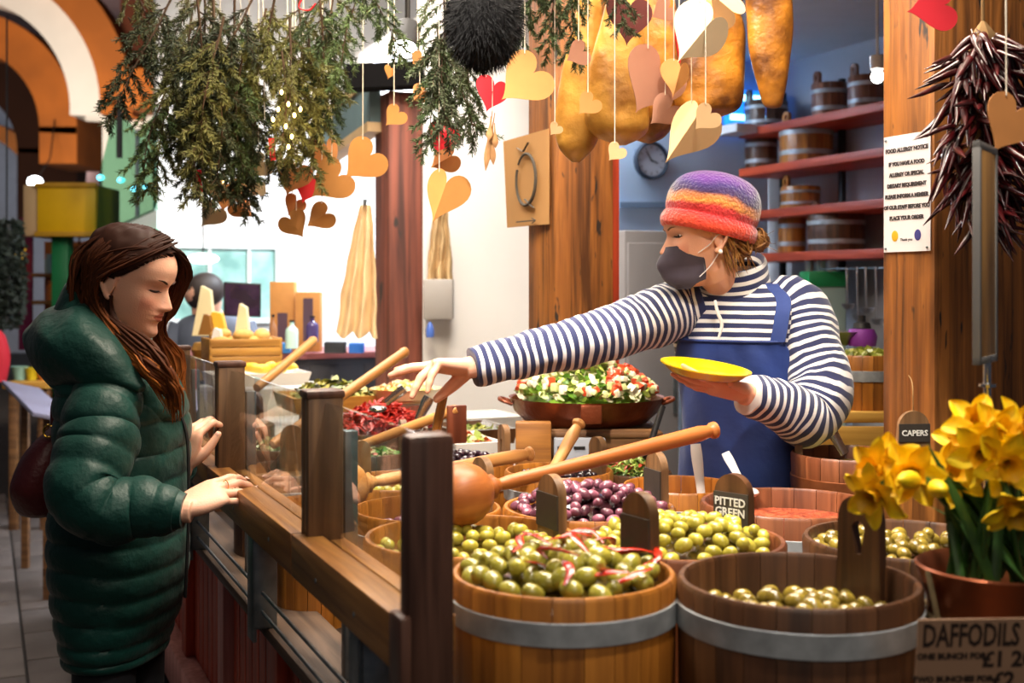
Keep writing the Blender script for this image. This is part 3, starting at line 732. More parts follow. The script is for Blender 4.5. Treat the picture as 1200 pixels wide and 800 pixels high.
def bits(t, name, label, cat, cols, n, top, dome, sz, seed, shape='cube', Rk=.9, ctr=None, R=None, zr=None):
    """chopped filling: hundreds of small pieces in one uncountable heap"""
    if t is not None: ctr, R, zr = t[1:]
    rnd = random.Random(seed); o = MB(); ms = [mat('bits_'+h.strip('#'), c(h), .4, var=.25, vscale=60, coat=.2) for h in cols]
    for i in range(n):
        r = R*Rk*math.sqrt(rnd.random()); a = rnd.uniform(0, 6.28); f = r/R
        p = Vector((ctr.x+r*math.cos(a), ctr.y+r*math.sin(a), zr+top+dome*(1-f**2)*(rnd.random()*.35+.65)+rnd.uniform(-.006, .004)))
        Rm = Matrix.Rotation(rnd.uniform(0, 6.3), 3, 'Z') @ Matrix.Rotation(rnd.uniform(-1, 1), 3, 'X') @ Matrix.Rotation(rnd.uniform(-1, 1), 3, 'Y')
        k = rnd.uniform(.7, 1.3)*sz; mi = rnd.randrange(len(ms))
        if shape == 'cube': M = Rm.to_4x4(); M.translation = p; o.box((-k/2, -k/2*.8, -k/2*.7), (k/2, k/2*.8, k/2*.7), M, mi)
        elif shape == 'leaf':
            x, y, z = Rm.col; b_ = rnd.uniform(.2, .6)
            o.add([p-x*k, p-x*k*.3+y*k*.55+z*k*b_*.4, p-x*k*.3-y*k*.55+z*k*b_*.2, p+x*k*.6+y*k*.4, p+x*k*.6-y*k*.4+z*k*b_*.5, p+x*k*1.1+z*k*b_*.6], [(0, 2, 1), (1, 2, 4, 3), (3, 4, 5)], mi)
        elif shape == 'strip':
            x, y, z = Rm.col; o.tube([p-x*k*1.4, p-x*k*.4+z*k*.4, p+x*k*.5+z*k*.35+y*k*.3, p+x*k*1.4], [k*.14, k*.34, k*.3, k*.12], 5, sub=6, flat=.4, mi=mi)
    if dome > 0:
        pr = [(0, dome*.8)]+[(R*.97*i/6, dome*.8*(1-(i/6)**2)) for i in range(1, 7)]+[(R*.90, -.02), (0, -.03)]
        o.lathe([(r_*.93, z_) for r_, z_ in pr], 20, (ctr.x, ctr.y, zr+top-.016), mi=0)
    b = o.build(name, ms, smooth=40); return tag(b, label, cat, None, 'stuff')
bits(N3, 'chopped_herbs', 'chopped green herbs heaped in the dark tub behind the screen glass', 'herbs', ['#4a6a2a', '#6b8a3a', '#2f4a1c', '#a8b070'], 420, -.015, .03, .014, 1, 'leaf')
bits(N4, 'pickled_onions', 'speckled pickled onions behind the farthest glass pane', 'onions', ['#a59a84', '#7d6a52', '#c8c0b0'], 160, -.01, .03, .02, 2)
bits(N5, 'mixed_salad', 'chopped green and red salad in the small tub behind the pepper handle', 'salad', ['#6fa53a', '#4f8a2c', '#c0452a', '#d8d0a0'], 260, -.02, .03, .012, 3, 'leaf')
bits(N6, 'red_peppers', 'bright red pepper strips piled high in the wide dark tub', 'peppers', ['#c8281c', '#d83a2a', '#a81c14'], 420, .0, .09, .018, 4, 'strip')
# ---- stand under the raised tub
o = MB(); cM = Mt[1]; o2 = thing('wooden_crate', 'plain wooden crate under the copper banded tub', 'crate', (cM.x, cM.y, .78), AX)
for k in range(4): MB().bbox((-.12, -.12+.062*k, .203), (.12, -.12+.062*k+.058, .213), .002).build('slat', M_wal, o2, world=False)
for x in (-.12, .105): MB().bbox((x, -.12, 0), (x+.015, .125, .203), .002).build('side', M_wal, o2, world=False)
# ---- turned wooden ladles
M_ladle = wood('pale_beech', c('#d9a05e'), c('#b87a3c'), 'z', .4, .6, (.8, .7, .62), rnd=.08, bump=.1)
M_ladle2 = wood('orange_beech', c('#c4783c'), c('#9c5424'), 'z', .4, .6, (.8, .7, .62), rnd=.08, bump=.1)
def ladle(label, p0, p1, rh=.012, bowl=None, knob=True, m=None, group='turned wooden ladles', neck=True):
    p0, p1 = Vector(p0), Vector(p1); z = (p1-p0); L_ = z.length; z.normalize(); x = z.orthogonal().normalized(); y = z.cross(x)
    root = thing('wooden_ladle', label, 'ladle', p0, 0, group); root.rotation_euler = Matrix((x, y, z)).transposed().to_euler()
    m = m or M_ladle
    pr = [(0, 0), (rh*1.05, .002), (rh*1.25, .010), (rh*1.05, .02), (rh*.8, .026), (rh*1.0, .05), (rh*1.0, L_*.4), (rh*1.15, L_*.75), (rh*1.2, L_-.05), (rh*.95, L_-.024), (rh*.85, L_-.02), (rh*1.25, L_-.014), (rh*1.3, L_-.006), (rh*.8, L_), (0, L_+.001)] if knob else \
         [(0, 0), (rh*.9, .004), (rh, .02), (rh, L_-.02), (rh*1.12, L_-.012), (rh*.9, L_), (0, L_)]
    MB().lathe(pr, 16).build('handle', m, root, world=False)
    if bowl:
        o = MB(); n = 14; pr = []
        for i in range(n+1):
            a = PI*i/n*.93+.07*PI; pr.append((bowl*math.sin(a)+.002, -bowl*.97+bowl*1.08*math.cos(a)*-1))
        pr = [(max(r, 0), zz) for r, zz in pr]; pr[-1] = (.0, pr[-1][1])
        o.lathe([(bowl*math.sin(PI*i/n), -bowl*.98-bowl*1.06*math.cos(PI*i/n)) for i in range(n+1)], 24)
        o.lathe([(rh*.9, -.02), (rh*1.7, -.006), (rh*1.5, .004), (rh*1.7, .01), (rh*.9, .014)], 16)
        o.build('bowl', m, root, world=False)
    return root
ladle('large orange wooden ladle with round bowl and long handle reaching over the purple olives', W(572, 571, 2.33), W(840, 503, 2.62), .0145, .062, m=M_ladle2)
ladle('pale round wooden ladle behind the second screen post, handle pointing right', W(428, 566, 2.80), W(624, 531, 3.05), .0145, .062)
ladle('pale turned wooden spoon standing steeply in the black olives', W(628, 588, 2.98), W(680, 493, 3.12), .014, None)
ladle('long straight wooden handle leaning up left of the cheese trays', W(300, 455, 4.1), W(368, 398, 4.5), .016, None, False)
ladle('long straight wooden handle slanting up past the red peppers', W(318, 522, 3.35), W(476, 411, 3.75), .0155, None, False)
ladle('slanting wooden handle lying across the pepper tub towards the pointing hand', W(408, 528, 3.35), W(536, 479, 3.3), .014, None, False)
# upright dark handle under the pointing hand and a brown board beside it
o = MB(); o.tube([W(511, 508, 3.0), W(514, 490, 3.0), W(520, 462, 3.0)], [.012, .0125, .011], 10); tag(o.build('spoon_handle', wood('shiny_dark_wood', c('#7a4a1c'), c('#3c220c'), 'z', .2, .6, coat=.5)), 'shiny dark brown spoon handle upright below the pointing hand', 'spoon')
o = MB(); M = basis(V, (0, 0, 1), -U, W(535, 496, 3.3)); o.bbox((-.028, -.055, -.008), (.028, .05, .008), .003, M); tag(o.build('serving_board', wood('red_brown_board', c('#8c4a30'), c('#5e2c1a'), 'z', .4, .6)), 'small red brown board standing beside the pale serving trays', 'board')
# steel and white spoons
def spoon(label, p0, p1, w, m, cat='spoon', hole=False):
    p0, p1 = Vector(p0), Vector(p1); o = MB()
    o.tube([p0, p0.lerp(p1, .3), p0.lerp(p1, .75), p1], [w*.35, w*.4, w*.5, w*.45], 10, sub=14, flat=.25, roll=(0, 1, 0) if False else (1, 0, 0))
    o.ell(p0-(p1-p0).normalized()*.03, (.028, .028, .012), 14, 8)
    return tag(o.build('serving_spoon', m), label, cat, 'serving spoons')
M_wspoon = mat('white_melamine', c('#dcd8d4'), .3, coat=.3)
spoon('white spoon with a straight handle standing in the tub before the apron', W(822, 580, 2.9), W(815, 520, 2.93), .028, M_wspoon)
spoon('thin pale spoon leaning left next to the pitted green label', W(868, 563, 2.75), W(850, 530, 2.78), .022, M_wspoon)
spoon('steel spoon handle leaning left out of the copper banded tub', W(990, 532, 2.98), W(966, 490, 3.0), .03, M_chrome)
spoon('small steel spoon resting on the red peppers', W(452, 472, 3.7), W(474, 455, 3.7), .03, M_chrome)
spoon('steel spoon standing at the right edge of the red peppers', W(490, 492, 3.6), W(503, 465, 3.6), .035, M_chrome)
# ================================================================ people
HZ = [-.012, -.004, .010, .030, .050, .070, .090, .115, .135, .160, .185, .205, .218, .224]
HF = [.060, .078, .087, .085, .088, .087, .084, .082, .090, .090, .079, .058, .034, .006]
HB = [.000, .010, .030, .052, .066, .078, .088, .097, .102, .104, .097, .080, .054, .010]
HW = [.012, .022, .034, .046, .054, .061, .066, .070, .073, .075, .070, .058, .040, .008]
def hint(arr, z):
    n = len(HZ)
    for i in range(n-1):
        if z <= HZ[i+1] or i == n-2:
            f = max(0, min(1, (z-HZ[i])/(HZ[i+1]-HZ[i])))
            p0, p1, p2, p3 = arr[max(i-1, 0)], arr[i], arr[i+1], arr[min(i+2, n-1)]
            return .5*((2*p1)+(p2-p0)*f+(2*p0-5*p1+4*p2-p3)*f*f+(3*p1-p0-3*p2+p3)*f**3)
def ga(x, s): return math.exp(-(x/s)**2)
def face_dx(y, z):
    """forward relief of the face at (y, z); z measured from the chin"""
    ay = abs(y); d = 0
    if .055 < z < .135:                      # nose
        zz = [.060, .066, .072, .078, .086, .098, .112, .125, .135]; nn = [0, .010, .022, .0255, .022, .0155, .0085, .004, 0]
        h = float(np.interp(z, zz, nn)); s = float(np.interp(z, [.066, .078, .095, .125], [.0145, .0125, .0095, .0105])); d += h*ga(y, s)
    d += .0045*ga(ay-.0125, .006)*ga(z-.073, .006)       # nostril wings
    d -= .0125*ga(ay-.031, .0155)*ga(z-.114, .0115)      # sockets
    d += .0070*ga(ay-.031, .012)*ga(z-.1125, .0085)      # lids
    d += .0030*ga(ay-.030, .02)*ga(z-.131, .006)         # brow ridge
    d += .0035*ga(ay-.043, .018)*ga(z-.082, .016)        # cheeks
    d += .0065*ga(y, .019)*ga(z-.0555, .0050)            # lips
    d += .0070*ga(y, .016)*ga(z-.0445, .0052)
    d -= .0040*ga(y, .022)*ga(z-.0500, .0022)
    d -= .0040*ga(y, .018)*ga(z-.0345, .0060)
    d += .0050*ga(y, .016)*ga(z-.0130, .0120)            # chin
    return d
def face_x(y, z):
    f, w = hint(HF, z), hint(HW, z); k = max(0, 1-(y/w)**2)
    return f*k**.5+face_dx(y, z)*min(1, k*2)
def head_mb(ears=True):
    o = MB(); n, m = 112, 100; vs = []; fs = []
    for i in range(m+1):
        z = HZ[0]+(HZ[-1]-HZ[0])*i/m; f, b, w = hint(HF, z), hint(HB, z), hint(HW, z)
        for k in range(n):
            a = 2*PI*k/n; ca, sa = math.cos(a), math.sin(a); e = 2.25
            q = (abs(ca)**e+abs(sa)**e)**(-1/e); y = w*sa*q
            x = f*ca*q if ca > 0 else b*ca*q
            if ca > 0: x += face_dx(y, z)*min(1, ca*2)
            vs.append((x, y, z))
    for i in range(m):
        for k in range(n): fs.append((i*n+k, i*n+(k+1) % n, (i+1)*n+(k+1) % n, (i+1)*n+k))
    fs.append(tuple(range(n))[::-1]); fs.append(tuple(range(m*n, (m+1)*n)))
    o.add(vs, fs)
    if ears:
        for s in (1, -1):
            path = []
            for i in range(12):
                a = -2.3+i/11*4.2                # helix from lobe round the back to the front of the ear
                path.append((-.012-.017*math.cos(a*1.0)*1.0, s*(.074+.006*(1 if 2 < i < 9 else .4)), .098+.029*math.sin(a)))
            path = [(-.004, s*.070, .073), (-.010, s*.074, .069), (-.020, s*.079, .080), (-.030, s*.084, .098), (-.030, s*.084, .114), (-.020, s*.080, .126), (-.007, s*.074, .124), (-.001, s*.070, .112)]
            o.tube(path, [.0055, .0065, .0045, .0042, .0045, .0045, .0042, .0038], 8, sub=20)
            o.ell((-.014, s*.074, .098), (.014, .005, .024), 12, 8)
    return o
def hand_mb(pose, side=1, fat=1.0):
    """wrist at the origin, fingers along +X, back of hand +Z, thumb on +Y*side. pose: dict finger-> (spread, mcp, pip, dip) degrees"""
    o = MB()
    rings = []
    for x, w, t, zc in ((-.032, .022, .018, 0), (-.015, .0265, .020, 0), (.004, .029, .019, 0), (.03, .037, .0185, -.001), (.06, .041, .0165, -.001), (.08, .0415, .0135, 0), (.092, .038, .009, -.001)):
        rings.append(((x, side*.002, zc), (0, w, 0), (0, 0, t)))
    o.loft(rings, 24, 24, exp=2.4)
    F_ = {'i': (.084, .030, .044, .026, .022, .0093), 'm': (.089, .0105, .049, .030, .023, .0095), 'r': (.085, -.0095, .045, .028, .022, .0090), 'p': (.075, -.0285, .035, .022, .019, .0079)}
    tips = {}
    for k, (bx, by, l1, l2, l3, r) in F_.items():
        r *= fat; sp, a1, a2, a3 = [math.radians(v) for v in pose[k]]
        p = Vector((bx-.022, by*side, -.001)); pts = [p]; rad = [r*1.05]
        d = Vector((math.cos(sp), math.sin(sp)*side, 0)); up = Vector((0, 0, 1))
        p = Vector((bx, by*side, 0)); pts.append(p.copy()); rad.append(r*1.12); ang = 0
        for L_, a, rr in ((l1, a1, r*1.0), (l2, a2, r*.92), (l3, a3, r*.74)):
            ang += a; dd = d*math.cos(ang)-up*math.sin(ang)
            pm = p+dd*L_*.5; pts.append(pm); rad.append(rr*.97)
            p = p+dd*L_; pts.append(p.copy()); rad.append(rr*1.02)
        rad[-1] *= .82
        o.tube(pts, rad, 12, sub=26); o.ell(pts[-1], (rad[-1]*.98,)*3, 10, 8); tips[k] = (p.copy(), dd.copy(), (up*math.cos(ang)+d*math.sin(ang)))
    sp, a1, a2, a3 = [math.radians(v) for v in pose['t']]
    d0 = Vector((math.cos(sp), math.sin(sp)*side, -math.sin(a1))).normalized()
    p = Vector((.008, side*.018, -.006)); pts = [p]; rad = [.014]
    q = p+d0*.042; pts.append(q.copy()); rad.append(.0128)
    bend = Vector((1, -.25*side, -.25)).normalized()
    d1 = (d0*math.cos(a2)+bend*math.sin(a2)).normalized(); q = q+d1*.032; pts.append(q.copy()); rad.append(.0105)
    d2 = (d1*math.cos(a3)+bend*math.sin(a3)).normalized(); q = q+d2*.026; pts.append(q.copy()); rad.append(.0082)
    rad = [x*fat for x in rad]; o.tube(pts, rad, 12, sub=20); o.ell(q, (.008*fat,)*3, 10, 8); tips['t'] = (q.copy(), d2.copy(), Vector((0, .3*side, 1)))
    return o, tips
def frame_from(xd, zd, t):
    x = Vector(xd).normalized(); z = Vector(zd); z = (z-x*z.dot(x)).normalized(); return basis(x, z.cross(x), z, t)
def seam(L_, p, amt=.085, sharp=.45): return 1-amt+amt*abs(math.sin(PI*L_/p))**sharp
def nail(M, tips, parent, m):
    for k, (p, d, u) in tips.items():
        o = MB(); w = .0052 if k != 'p' else .0042; q = p+d*.001+u*.0068; y = u.cross(d).normalized()
        Mx = M @ basis(d, y, u, q); o.ell(Mx.translation, (.0062, w, .0018), 10, 6, Mx); o.build('fingernail', m, parent)
M_skin = attr_color('skin', 'Col', .42, .12, .4, .12, 260)
M_nail = mat('nail', c('#e0b0a0'), .25, coat=.4)
def skin_colors(me, Mh, base, lip, blush, extra=None):
    n = len(me.vertices); co = np.empty(n*3, dtype=np.float32); me.vertices.foreach_get('co', co); co = co.reshape(-1, 3)
    Mi = np.array(Mh.inverted()); l = co @ Mi[:3, :3].T+Mi[:3, 3]
    x, y, z = l[:, 0], l[:, 1], l[:, 2]; front = (x > .055) & (z > -.02) & (z < .23) & (np.abs(y) < .08)
    col = np.tile(np.array([*base, 1.0]), (n, 1))
    def mixin(mask, cc):
        mask = (mask*front)[:, None]; col[:, :3] = col[:, :3]*(1-mask)+np.array(cc)*mask
    mixin(.55*np.exp(-((np.abs(y)-.043)/.02)**2-((z-.078)/.018)**2), blush)
    mixin(.35*np.exp(-(y/.014)**2-((z-.078)/.012)**2), blush)
    lipw = .0205*np.clip(1-((z-.0505)/.012)**2, 0, 1)
    mixin(.9*((np.abs(y) < lipw+.001) & (z > .0395) & (z < .0605) & (x > .07)), lip)
    mixin(.45*np.exp(-((np.abs(y)-.031)/.014)**2-((z-.117)/.007)**2), tuple(v*.55 for v in base))  # shade of the eye sockets put into the skin colour
    colattr(me, col)
def brow_and_lash(Mh, parent, side, browcol, lash=True, open_=0):
    o = MB(); pts = []
    for i in range(7):
        f = i/6; y = side*(.013+.036*f); z = .1285+.0075*math.sin(f*2.3)-.002*f; pts.append(Mh @ Vector((face_x(y, z)+.0008, y, z)))
    o.tube(pts, [.0022, .0034, .0036, .0034, .0028, .0020, .0008], 6, sub=14, flat=.6); o.build('eyebrow', browcol, parent)
    if lash:
        o = MB(); pts = []
        for i in range(7):
            f = i/6; y = side*(.0185+.026*f); z = .1095-.0028*math.sin(f*PI)+open_; pts.append(Mh @ Vector((face_x(y, z)+.0016, y, z)))
        o.tube(pts, [.0012, .0022, .0027, .0028, .0028, .0026, .0010], 6, sub=14); 
        for i in range(14):
            f = i/13; y = side*(.019+.026*f); z = .1092-.0028*math.sin(f*PI)+open_; p = Vector((face_x(y, z)+.0018, y, z))
            o.tube([Mh @ p, Mh @ (p+Vector((.004, side*(f-.3)*.003, -.0015))), Mh @ (p+Vector((.0068, side*(f-.3)*.006, -.001)))], [.0004, .0003, .0001], 4)
        o.build('eyelashes', mat('lash', c('#140c0a'), .6), parent)
def body_mesh(parent, parts, voxel, Mh, base, lip, blush, it=3):
    q = MB()
    for p in parts: q.add(p.v, p.f)
    Mi = MX(parent).inverted(); q.v = [Mi @ p for p in q.v]
    me = remesh(q, voxel, it, .5); me.name = 'body'; me.materials.append(M_skin); skin_colors(me, Mi @ Mh, base, lip, blush)
    o = bpy.data.objects.new('body', me); C.objects.link(o); o.parent = parent; return o

# ---------------------------------------------------------------- customer in the green quilted coat
CU = thing('person', 'woman in a dark green quilted coat looking down, right hand resting on the rail', 'person', (W(132, 600, 2.74).x, 2.74, 0), math.radians(-8))
cyaw = math.radians(-10)
cf = Vector((math.cos(cyaw), math.sin(cyaw), 0)); cr_ = Vector((math.sin(cyaw), -math.cos(cyaw), 0))   # forward; her right, towards the camera
MhC = Matrix.Translation(W(153, 335, 2.72)) @ Matrix.Rotation(math.radians(-8), 4, 'Z') @ Matrix.Rotation(math.radians(17), 4, 'Y') @ Matrix.Translation((0, 0, -.098))
def customer():
    global HAIRM
    up = Vector((0, 0, 1))
    o = CU
    neckb = W(128, 448, 2.74)
    body = [head_mb()]; body[0].xf(MhC)
    nk = MB(); nk.tube([neckb-up*.06, neckb, MhC @ Vector((-.018, 0, .03)), MhC @ Vector((-.012, 0, .08))], [.075, .058, .053, .05], 24, sub=16); body.append(nk)
    tc = lambda px, py: W(px, py, 2.74)
    tr = MB(); tr.loft([(tc(132, 470), cr_*.14, cf*.08), (tc(135, 520), cr_*.15, cf*.10), (tc(134, 600), cr_*.13, cf*.09), (tc(132, 700), cr_*.15, cf*.10)], 24, 12); body.append(tr)
    # right arm and hand on the rail
    shR = W(120, 470, 2.585); elR = W(114, 590, 2.50); wrR = W(214, 598, 2.50)
    arm = MB(); arm.tube([shR, shR.lerp(elR, .5), elR, elR.lerp(wrR, .5), wrR+(wrR-elR).normalized()*.02], [.045, .04, .032, .028, .025], 16, sub=24); body.append(arm)
    pr = {'i': (4, 12, 22, 12), 'm': (1, 16, 26, 14), 'r': (-3, 22, 30, 16), 'p': (-9, 24, 32, 16), 't': (38, 22, 20, 12)}
    hR, tipsR = hand_mb(pr, 1)
    tgt = W(304, 566, 2.60); xd = (tgt-wrR).normalized()
    MhR = frame_from(xd+Vector((0, 0, .10)), Vector((-.15, -.75, .75)), wrR+Vector((0, 0, .004))); hR.xf(MhR); body.append(hR)
    # left arm, hand raised behind the glass edge
    shL = W(135, 470, 2.90); wrL = W(214, 545, 2.86); elL = W(150, 590, 2.98)
    arm2 = MB(); arm2.tube([shL, shL.lerp(elL, .5), elL, elL.lerp(wrL, .5), wrL], [.05, .045, .04, .036, .026], 16, sub=24); body.append(arm2)
    pl = {'i': (4, 45, 55, 35), 'm': (0, 55, 60, 35), 'r': (-3, 60, 62, 38), 'p': (-7, 64, 64, 40), 't': (36, 20, 30, 20)}
    hL, tipsL = hand_mb(pl, -1)
    MhL = frame_from(Vector((.22, .0, .9)), Vector((-.55, -.75, .2)), wrL); hL.xf(MhL); body.append(hL)
    b = body_mesh(o, body, .0024, MhC, c('#d9a68c'), c('#b2604f'), c('#cf7f6a'))
    nail(MhR, tipsR, b, M_nail); nail(MhL, tipsL, b, M_nail)
    r_ = MB(); p, d = MhR @ Vector((.106, .010, .0)), (MhR.to_3x3() @ Vector((1, 0, -.25))).normalized()
    q = d.orthogonal().normalized(); q2 = d.cross(q); r_.tube([p+(q*math.cos(a)+q2*math.sin(a))*.0106 for a in [2*PI*i/16 for i in range(17)]], .0011, 6, cap=False); r_.build('ring', mat('gold', c('#d8a840'), .2, 1), o)
    br = mat('brown_brow', c('#3a2014'), .7)
    for s in (1, -1): brow_and_lash(MhC, o, s, br)
    # coat
    M_coat = mat('green_quilted_nylon', c('#06362f'), .5, var=.25, vscale=5, bump=.5, bscale=30, sheen=.05, spec=.28)
    rings = []
    for px, py, hf, hl in ((136, 768, .100, .15), (137, 745, .108, .165), (140, 700, .132, .178), (141, 650, .142, .185), (141, 600, .138, .185), (143, 560, .138, .182), (145, 520, .138, .18), (143, 480, .136, .18), (137, 450, .118, .165), (132, 436, .09, .12)):
        rings.append((tc(px, py), cr_*hl, cf*hf))
    Ltot = .66
    def dp(t, a):
        L_ = t*Ltot; w = .012*math.sin(3*a+t*9)+.010*mnoise.noise(Vector((math.cos(a)*2, math.sin(a)*2, t*7)))
        per = .043 if t < .45 else .062
        return seam(L_+.004*math.sin(2*a)+.004*mnoise.noise(Vector((a*2, t*5, 1))), per, .055)+w
    ct_ = MB(); ct_.loft(rings, 120, 150, dp, exp=2.25)
    ct_.build('coat', M_coat, o, smooth=60)
    for nm, pts, rad in (('sleeve', [shR+cr_*-.05+Vector((0, 0, .02)), shR+Vector((0, 0, -.03)), shR.lerp(elR, .45)+Vector((-.005, 0, 0)), shR.lerp(elR, .85)+Vector((-.02, -.02, 0)), elR+Vector((.03, -.012, -.012)), elR.lerp(wrR, .45), elR.lerp(wrR, .8), wrR+Vector((-.012, 0, 0))], [.07, .084, .086, .080, .074, .066, .056, .045]),
                         ('sleeve', [shL+cr_*.05, shL, shL.lerp(elL, .5), elL, elL.lerp(wrL, .5), wrL], [.07, .092, .088, .078, .066, .042])):
        s_ = MB(); pts = cr([Vector(p) for p in pts], 110); rad = cr(rad, 110); L_ = 0; rr = []
        for i in range(110):
            if i: L_ += (pts[i]-pts[i-1]).length
            rr.append(rad[i]*seam(L_, .052, .09)*(1+.02*mnoise.noise(Vector((L_*14, 0, 3)))))
        s_.tube(pts, rr, 40); s_.v = [p+Vector((mnoise.noise(p*14), mnoise.noise(p*14+Vector((9, 0, 0))), mnoise.noise(p*14+Vector((0, 9, 0)))))*.006 for p in s_.v]
        s_.build(nm, M_coat, o, smooth=60)
    cuff = MB(); cuff.tube([wrR+(elR-wrR).normalized()*.02, wrR+(wrR-elR).normalized()*.004], [.044, .036], 32, sub=8); cuff.build('cuff', M_coat, o)
    # stand collar, open at the front, and the hood lying on the shoulders
    co = MB(); rl = lambda px, py, hf, dz, hl: (tc(px, py), cr_*hl, cf*hf+Vector((0, 0, dz)))
    rg = [rl(136, 462, .150, -.055, .165), rl(140, 430, .150, -.098, .158), rl(143, 402, .134, -.116, .140), rl(143, 388, .120, -.118, .122), rl(142, 386, .106, -.116, .105), rl(140, 392, .094, -.112, .092), rl(136, 430, .085, -.08, .09)]
    co.loft(rg, 64, 40, lambda t, a: 1+.012*math.sin(5*a+4*t)+.018*mnoise.noise(Vector((math.cos(a)*3, math.sin(a)*3, t*5))), cap=False)
    co.build('collar', M_coat, o, smooth=80)
    hd = MB(); hp = cr([W(168, 452, 2.585), W(128, 432, 2.595), W(96, 412, 2.64), W(84, 404, 2.74), W(92, 402, 2.83), W(125, 420, 2.90)], 70); hrad = cr([.012, .062, .092, .104, .09, .03], 70)
    hd.tube(hp, hrad, 44, flat=.94); hd.v = [p+Vector((mnoise.noise(p*9), mnoise.noise(p*9+Vector((9, 0, 0))), 1.2*mnoise.noise(p*9+Vector((0, 9, 0)))))*.011+Vector((0, 0, .005*math.sin(p.x*60+p.z*40))) for p in hd.v]
    hd.build('hood', M_coat, o, smooth=80)
    zp = MB(); zp.tube([tc(203, 470)+cf*.0, tc(218, 510)+cf*.002, tc(221, 600)+cf*.0, tc(217, 700)], .004, 6, sub=20); zp.build('zip', M_black, o)
    # trousers and boots
    tm = mat('black_trousers', c('#0c0c12'), .8, var=.2)
    for s in (1, -1):
        l = MB(); x = cr_*.07*s; a = CU.location+Vector((.02, 0, 0))
        l.tube([a+x+up*.86, a+x+up*.6-cf*.005, a+x+up*.45, a+x+up*.12-cf*.02], [.07, .068, .06, .05], 20, sub=16); l.build('trouser_leg', tm, o)
        l = MB(); l.loft([(a+x-cf*.08+up*.03, cr_*.03, up*.03), (a+x-cf*.04+up*.05, cr_*.042, up*.05), (a+x+cf*.05+up*.04, cr_*.045, up*.04), (a+x+cf*.15+up*.025, cr_*.035, up*.025), (a+x+cf*.175+up*.018, cr_*.012, up*.012)], 20, 16); l.tube([a+x-cf*.03+up*.04, a+x-cf*.025+up*.2], [.05, .055], 20); l.build('boot', M_black, o)
    # hair: scalp shell plus long locks
    M_hair = mat('brown_hair', c('#2c140c'), .6, spec=.12)
    N, L = nodes(M_hair); bs = N['Principled BSDF']; at = N.new('ShaderNodeAttribute'); at.attribute_name = 'ln'
    tcn = N.new('ShaderNodeTexCoord'); nz = N.new('ShaderNodeTexNoise'); nz.inputs['Scale'].default_value = 30; L.new(tcn.outputs['Object'], nz.inputs['Vector'])
    sm = N.new('ShaderNodeMath'); sm.operation = 'MULTIPLY_ADD'; sm.inputs[1].default_value = .16; L.new(nz.outputs['Fac'], sm.inputs[0]); L.new(at.outputs['Fac'], sm.inputs[2])
    rp = N.new('ShaderNodeValToRGB'); e = rp.color_ramp.elements; e[0].position = .12; e[0].color = (*c('#2b150d'), 1); e[1].position = .62; e[1].color = (*c('#a86028'), 1)
    q = e.new(.36); q.color = (*c('#50270f'), 1); L.new(sm.outputs[0], rp.inputs[0]); L.new(rp.outputs[0], bs.inputs['Base Color']); bs.inputs['Anisotropic'].default_value = .5
    h = MB(); vs = []; fs = []; n, m = 80, 60; keep = {}
    for i in range(m+1):
        z = .02+(.2245-.02)*i/m; f, b_, w = hint(HF, z), hint(HB, z), hint(HW, z)
        for k in range(n):
            a = 2*PI*k/n; ca, sa = math.cos(a), math.sin(a); e_ = 2.25; qq = (abs(ca)**e_+abs(sa)**e_)**(-1/e_)
            x = (f if ca > 0 else b_)*ca*qq; y = w*sa*qq
            th = .010+.004*mnoise.noise(Vector((x*60, y*60, z*20)))
            v = Vector((x, y, (z-.11)*.8)).normalized(); vs.append(Vector((x, y, z))+v*th+Vector((-.004, 0, .004)))
    def hidden(p):                            # face opening: hairline from the forehead down in front of the ear
        x, y, z = p; return (x > .032+(z-.150)*.95 if z > .15 else x > .032+(z-.150)*1.15) and z < .198
    for i in range(m):
        for k in range(n):
            qd = (i*n+k, i*n+(k+1) % n, (i+1)*n+(k+1) % n, (i+1)*n+k)
            p = vs[qd[0]]
            ear = abs(p.y) > .055 and -.034 < p.x < .03 and p.z < .112
            if hidden(p) or ear: continue
            fs.append(qd)
    fs.append(tuple(range(m*n, (m+1)*n))); h.add(vs, fs, ln=[0.0]*len(vs)); h.xf(MhC)
    rnd = random.Random(3)
    T = lambda x, y, z: MhC @ Vector((x, y, z))
    def lock(pts, r0, ln0=0.0):
        pts = [Vector(p)+Vector((rnd.uniform(-1, 1), rnd.uniform(-1, 1), rnd.uniform(-1, 1)))*.003*min(i, 3) for i, p in enumerate(pts)]
        k = len(pts); rad = [r0*.5]+[r0]*(k-2)+[r0*.15]
        for k2 in range(5):
            ja = [Vector((rnd.uniform(-1, 1), rnd.uniform(-1, 1), rnd.uniform(-1, 1)))*r0*.75 for _ in pts]
            jb = Vector((rnd.uniform(-1, 1), rnd.uniform(-1, 1), rnd.uniform(-1, 1)))*r0*.6
            h.tube([p+(jb+.5*ja[i])*min(1, .35+i*.3) for i, p in enumerate(pts)], [x*.45 for x in rad], 5, sub=20, flat=.8)
    near = -1                                  # her right side faces the camera (local -Y)
    for i in range(40):                        # from the parting, over the side of the head, behind the ear, into the collar and out at the front
        f = i/39; x0 = .070-.125*f+rnd.uniform(-.004, .004)
        zc = .196+.026*(1-((x0-.0)/.1)**2)
        xb = -.030-.045*f
        e = rnd.uniform(0, 1)
        neck = T(xb*.9, near*(.070-.02*f), .045)
        fr0 = W(150+rnd.uniform(-8, 8), 408+rnd.uniform(0, 14), 2.60+.03*rnd.random())
        fr1 = W(186+rnd.uniform(-10, 10), 436+rnd.uniform(-6, 10), 2.58+.05*rnd.random())
        fr2 = W(203+rnd.uniform(-9, 10), 462+rnd.uniform(-12, 22), 2.60+.05*rnd.random())
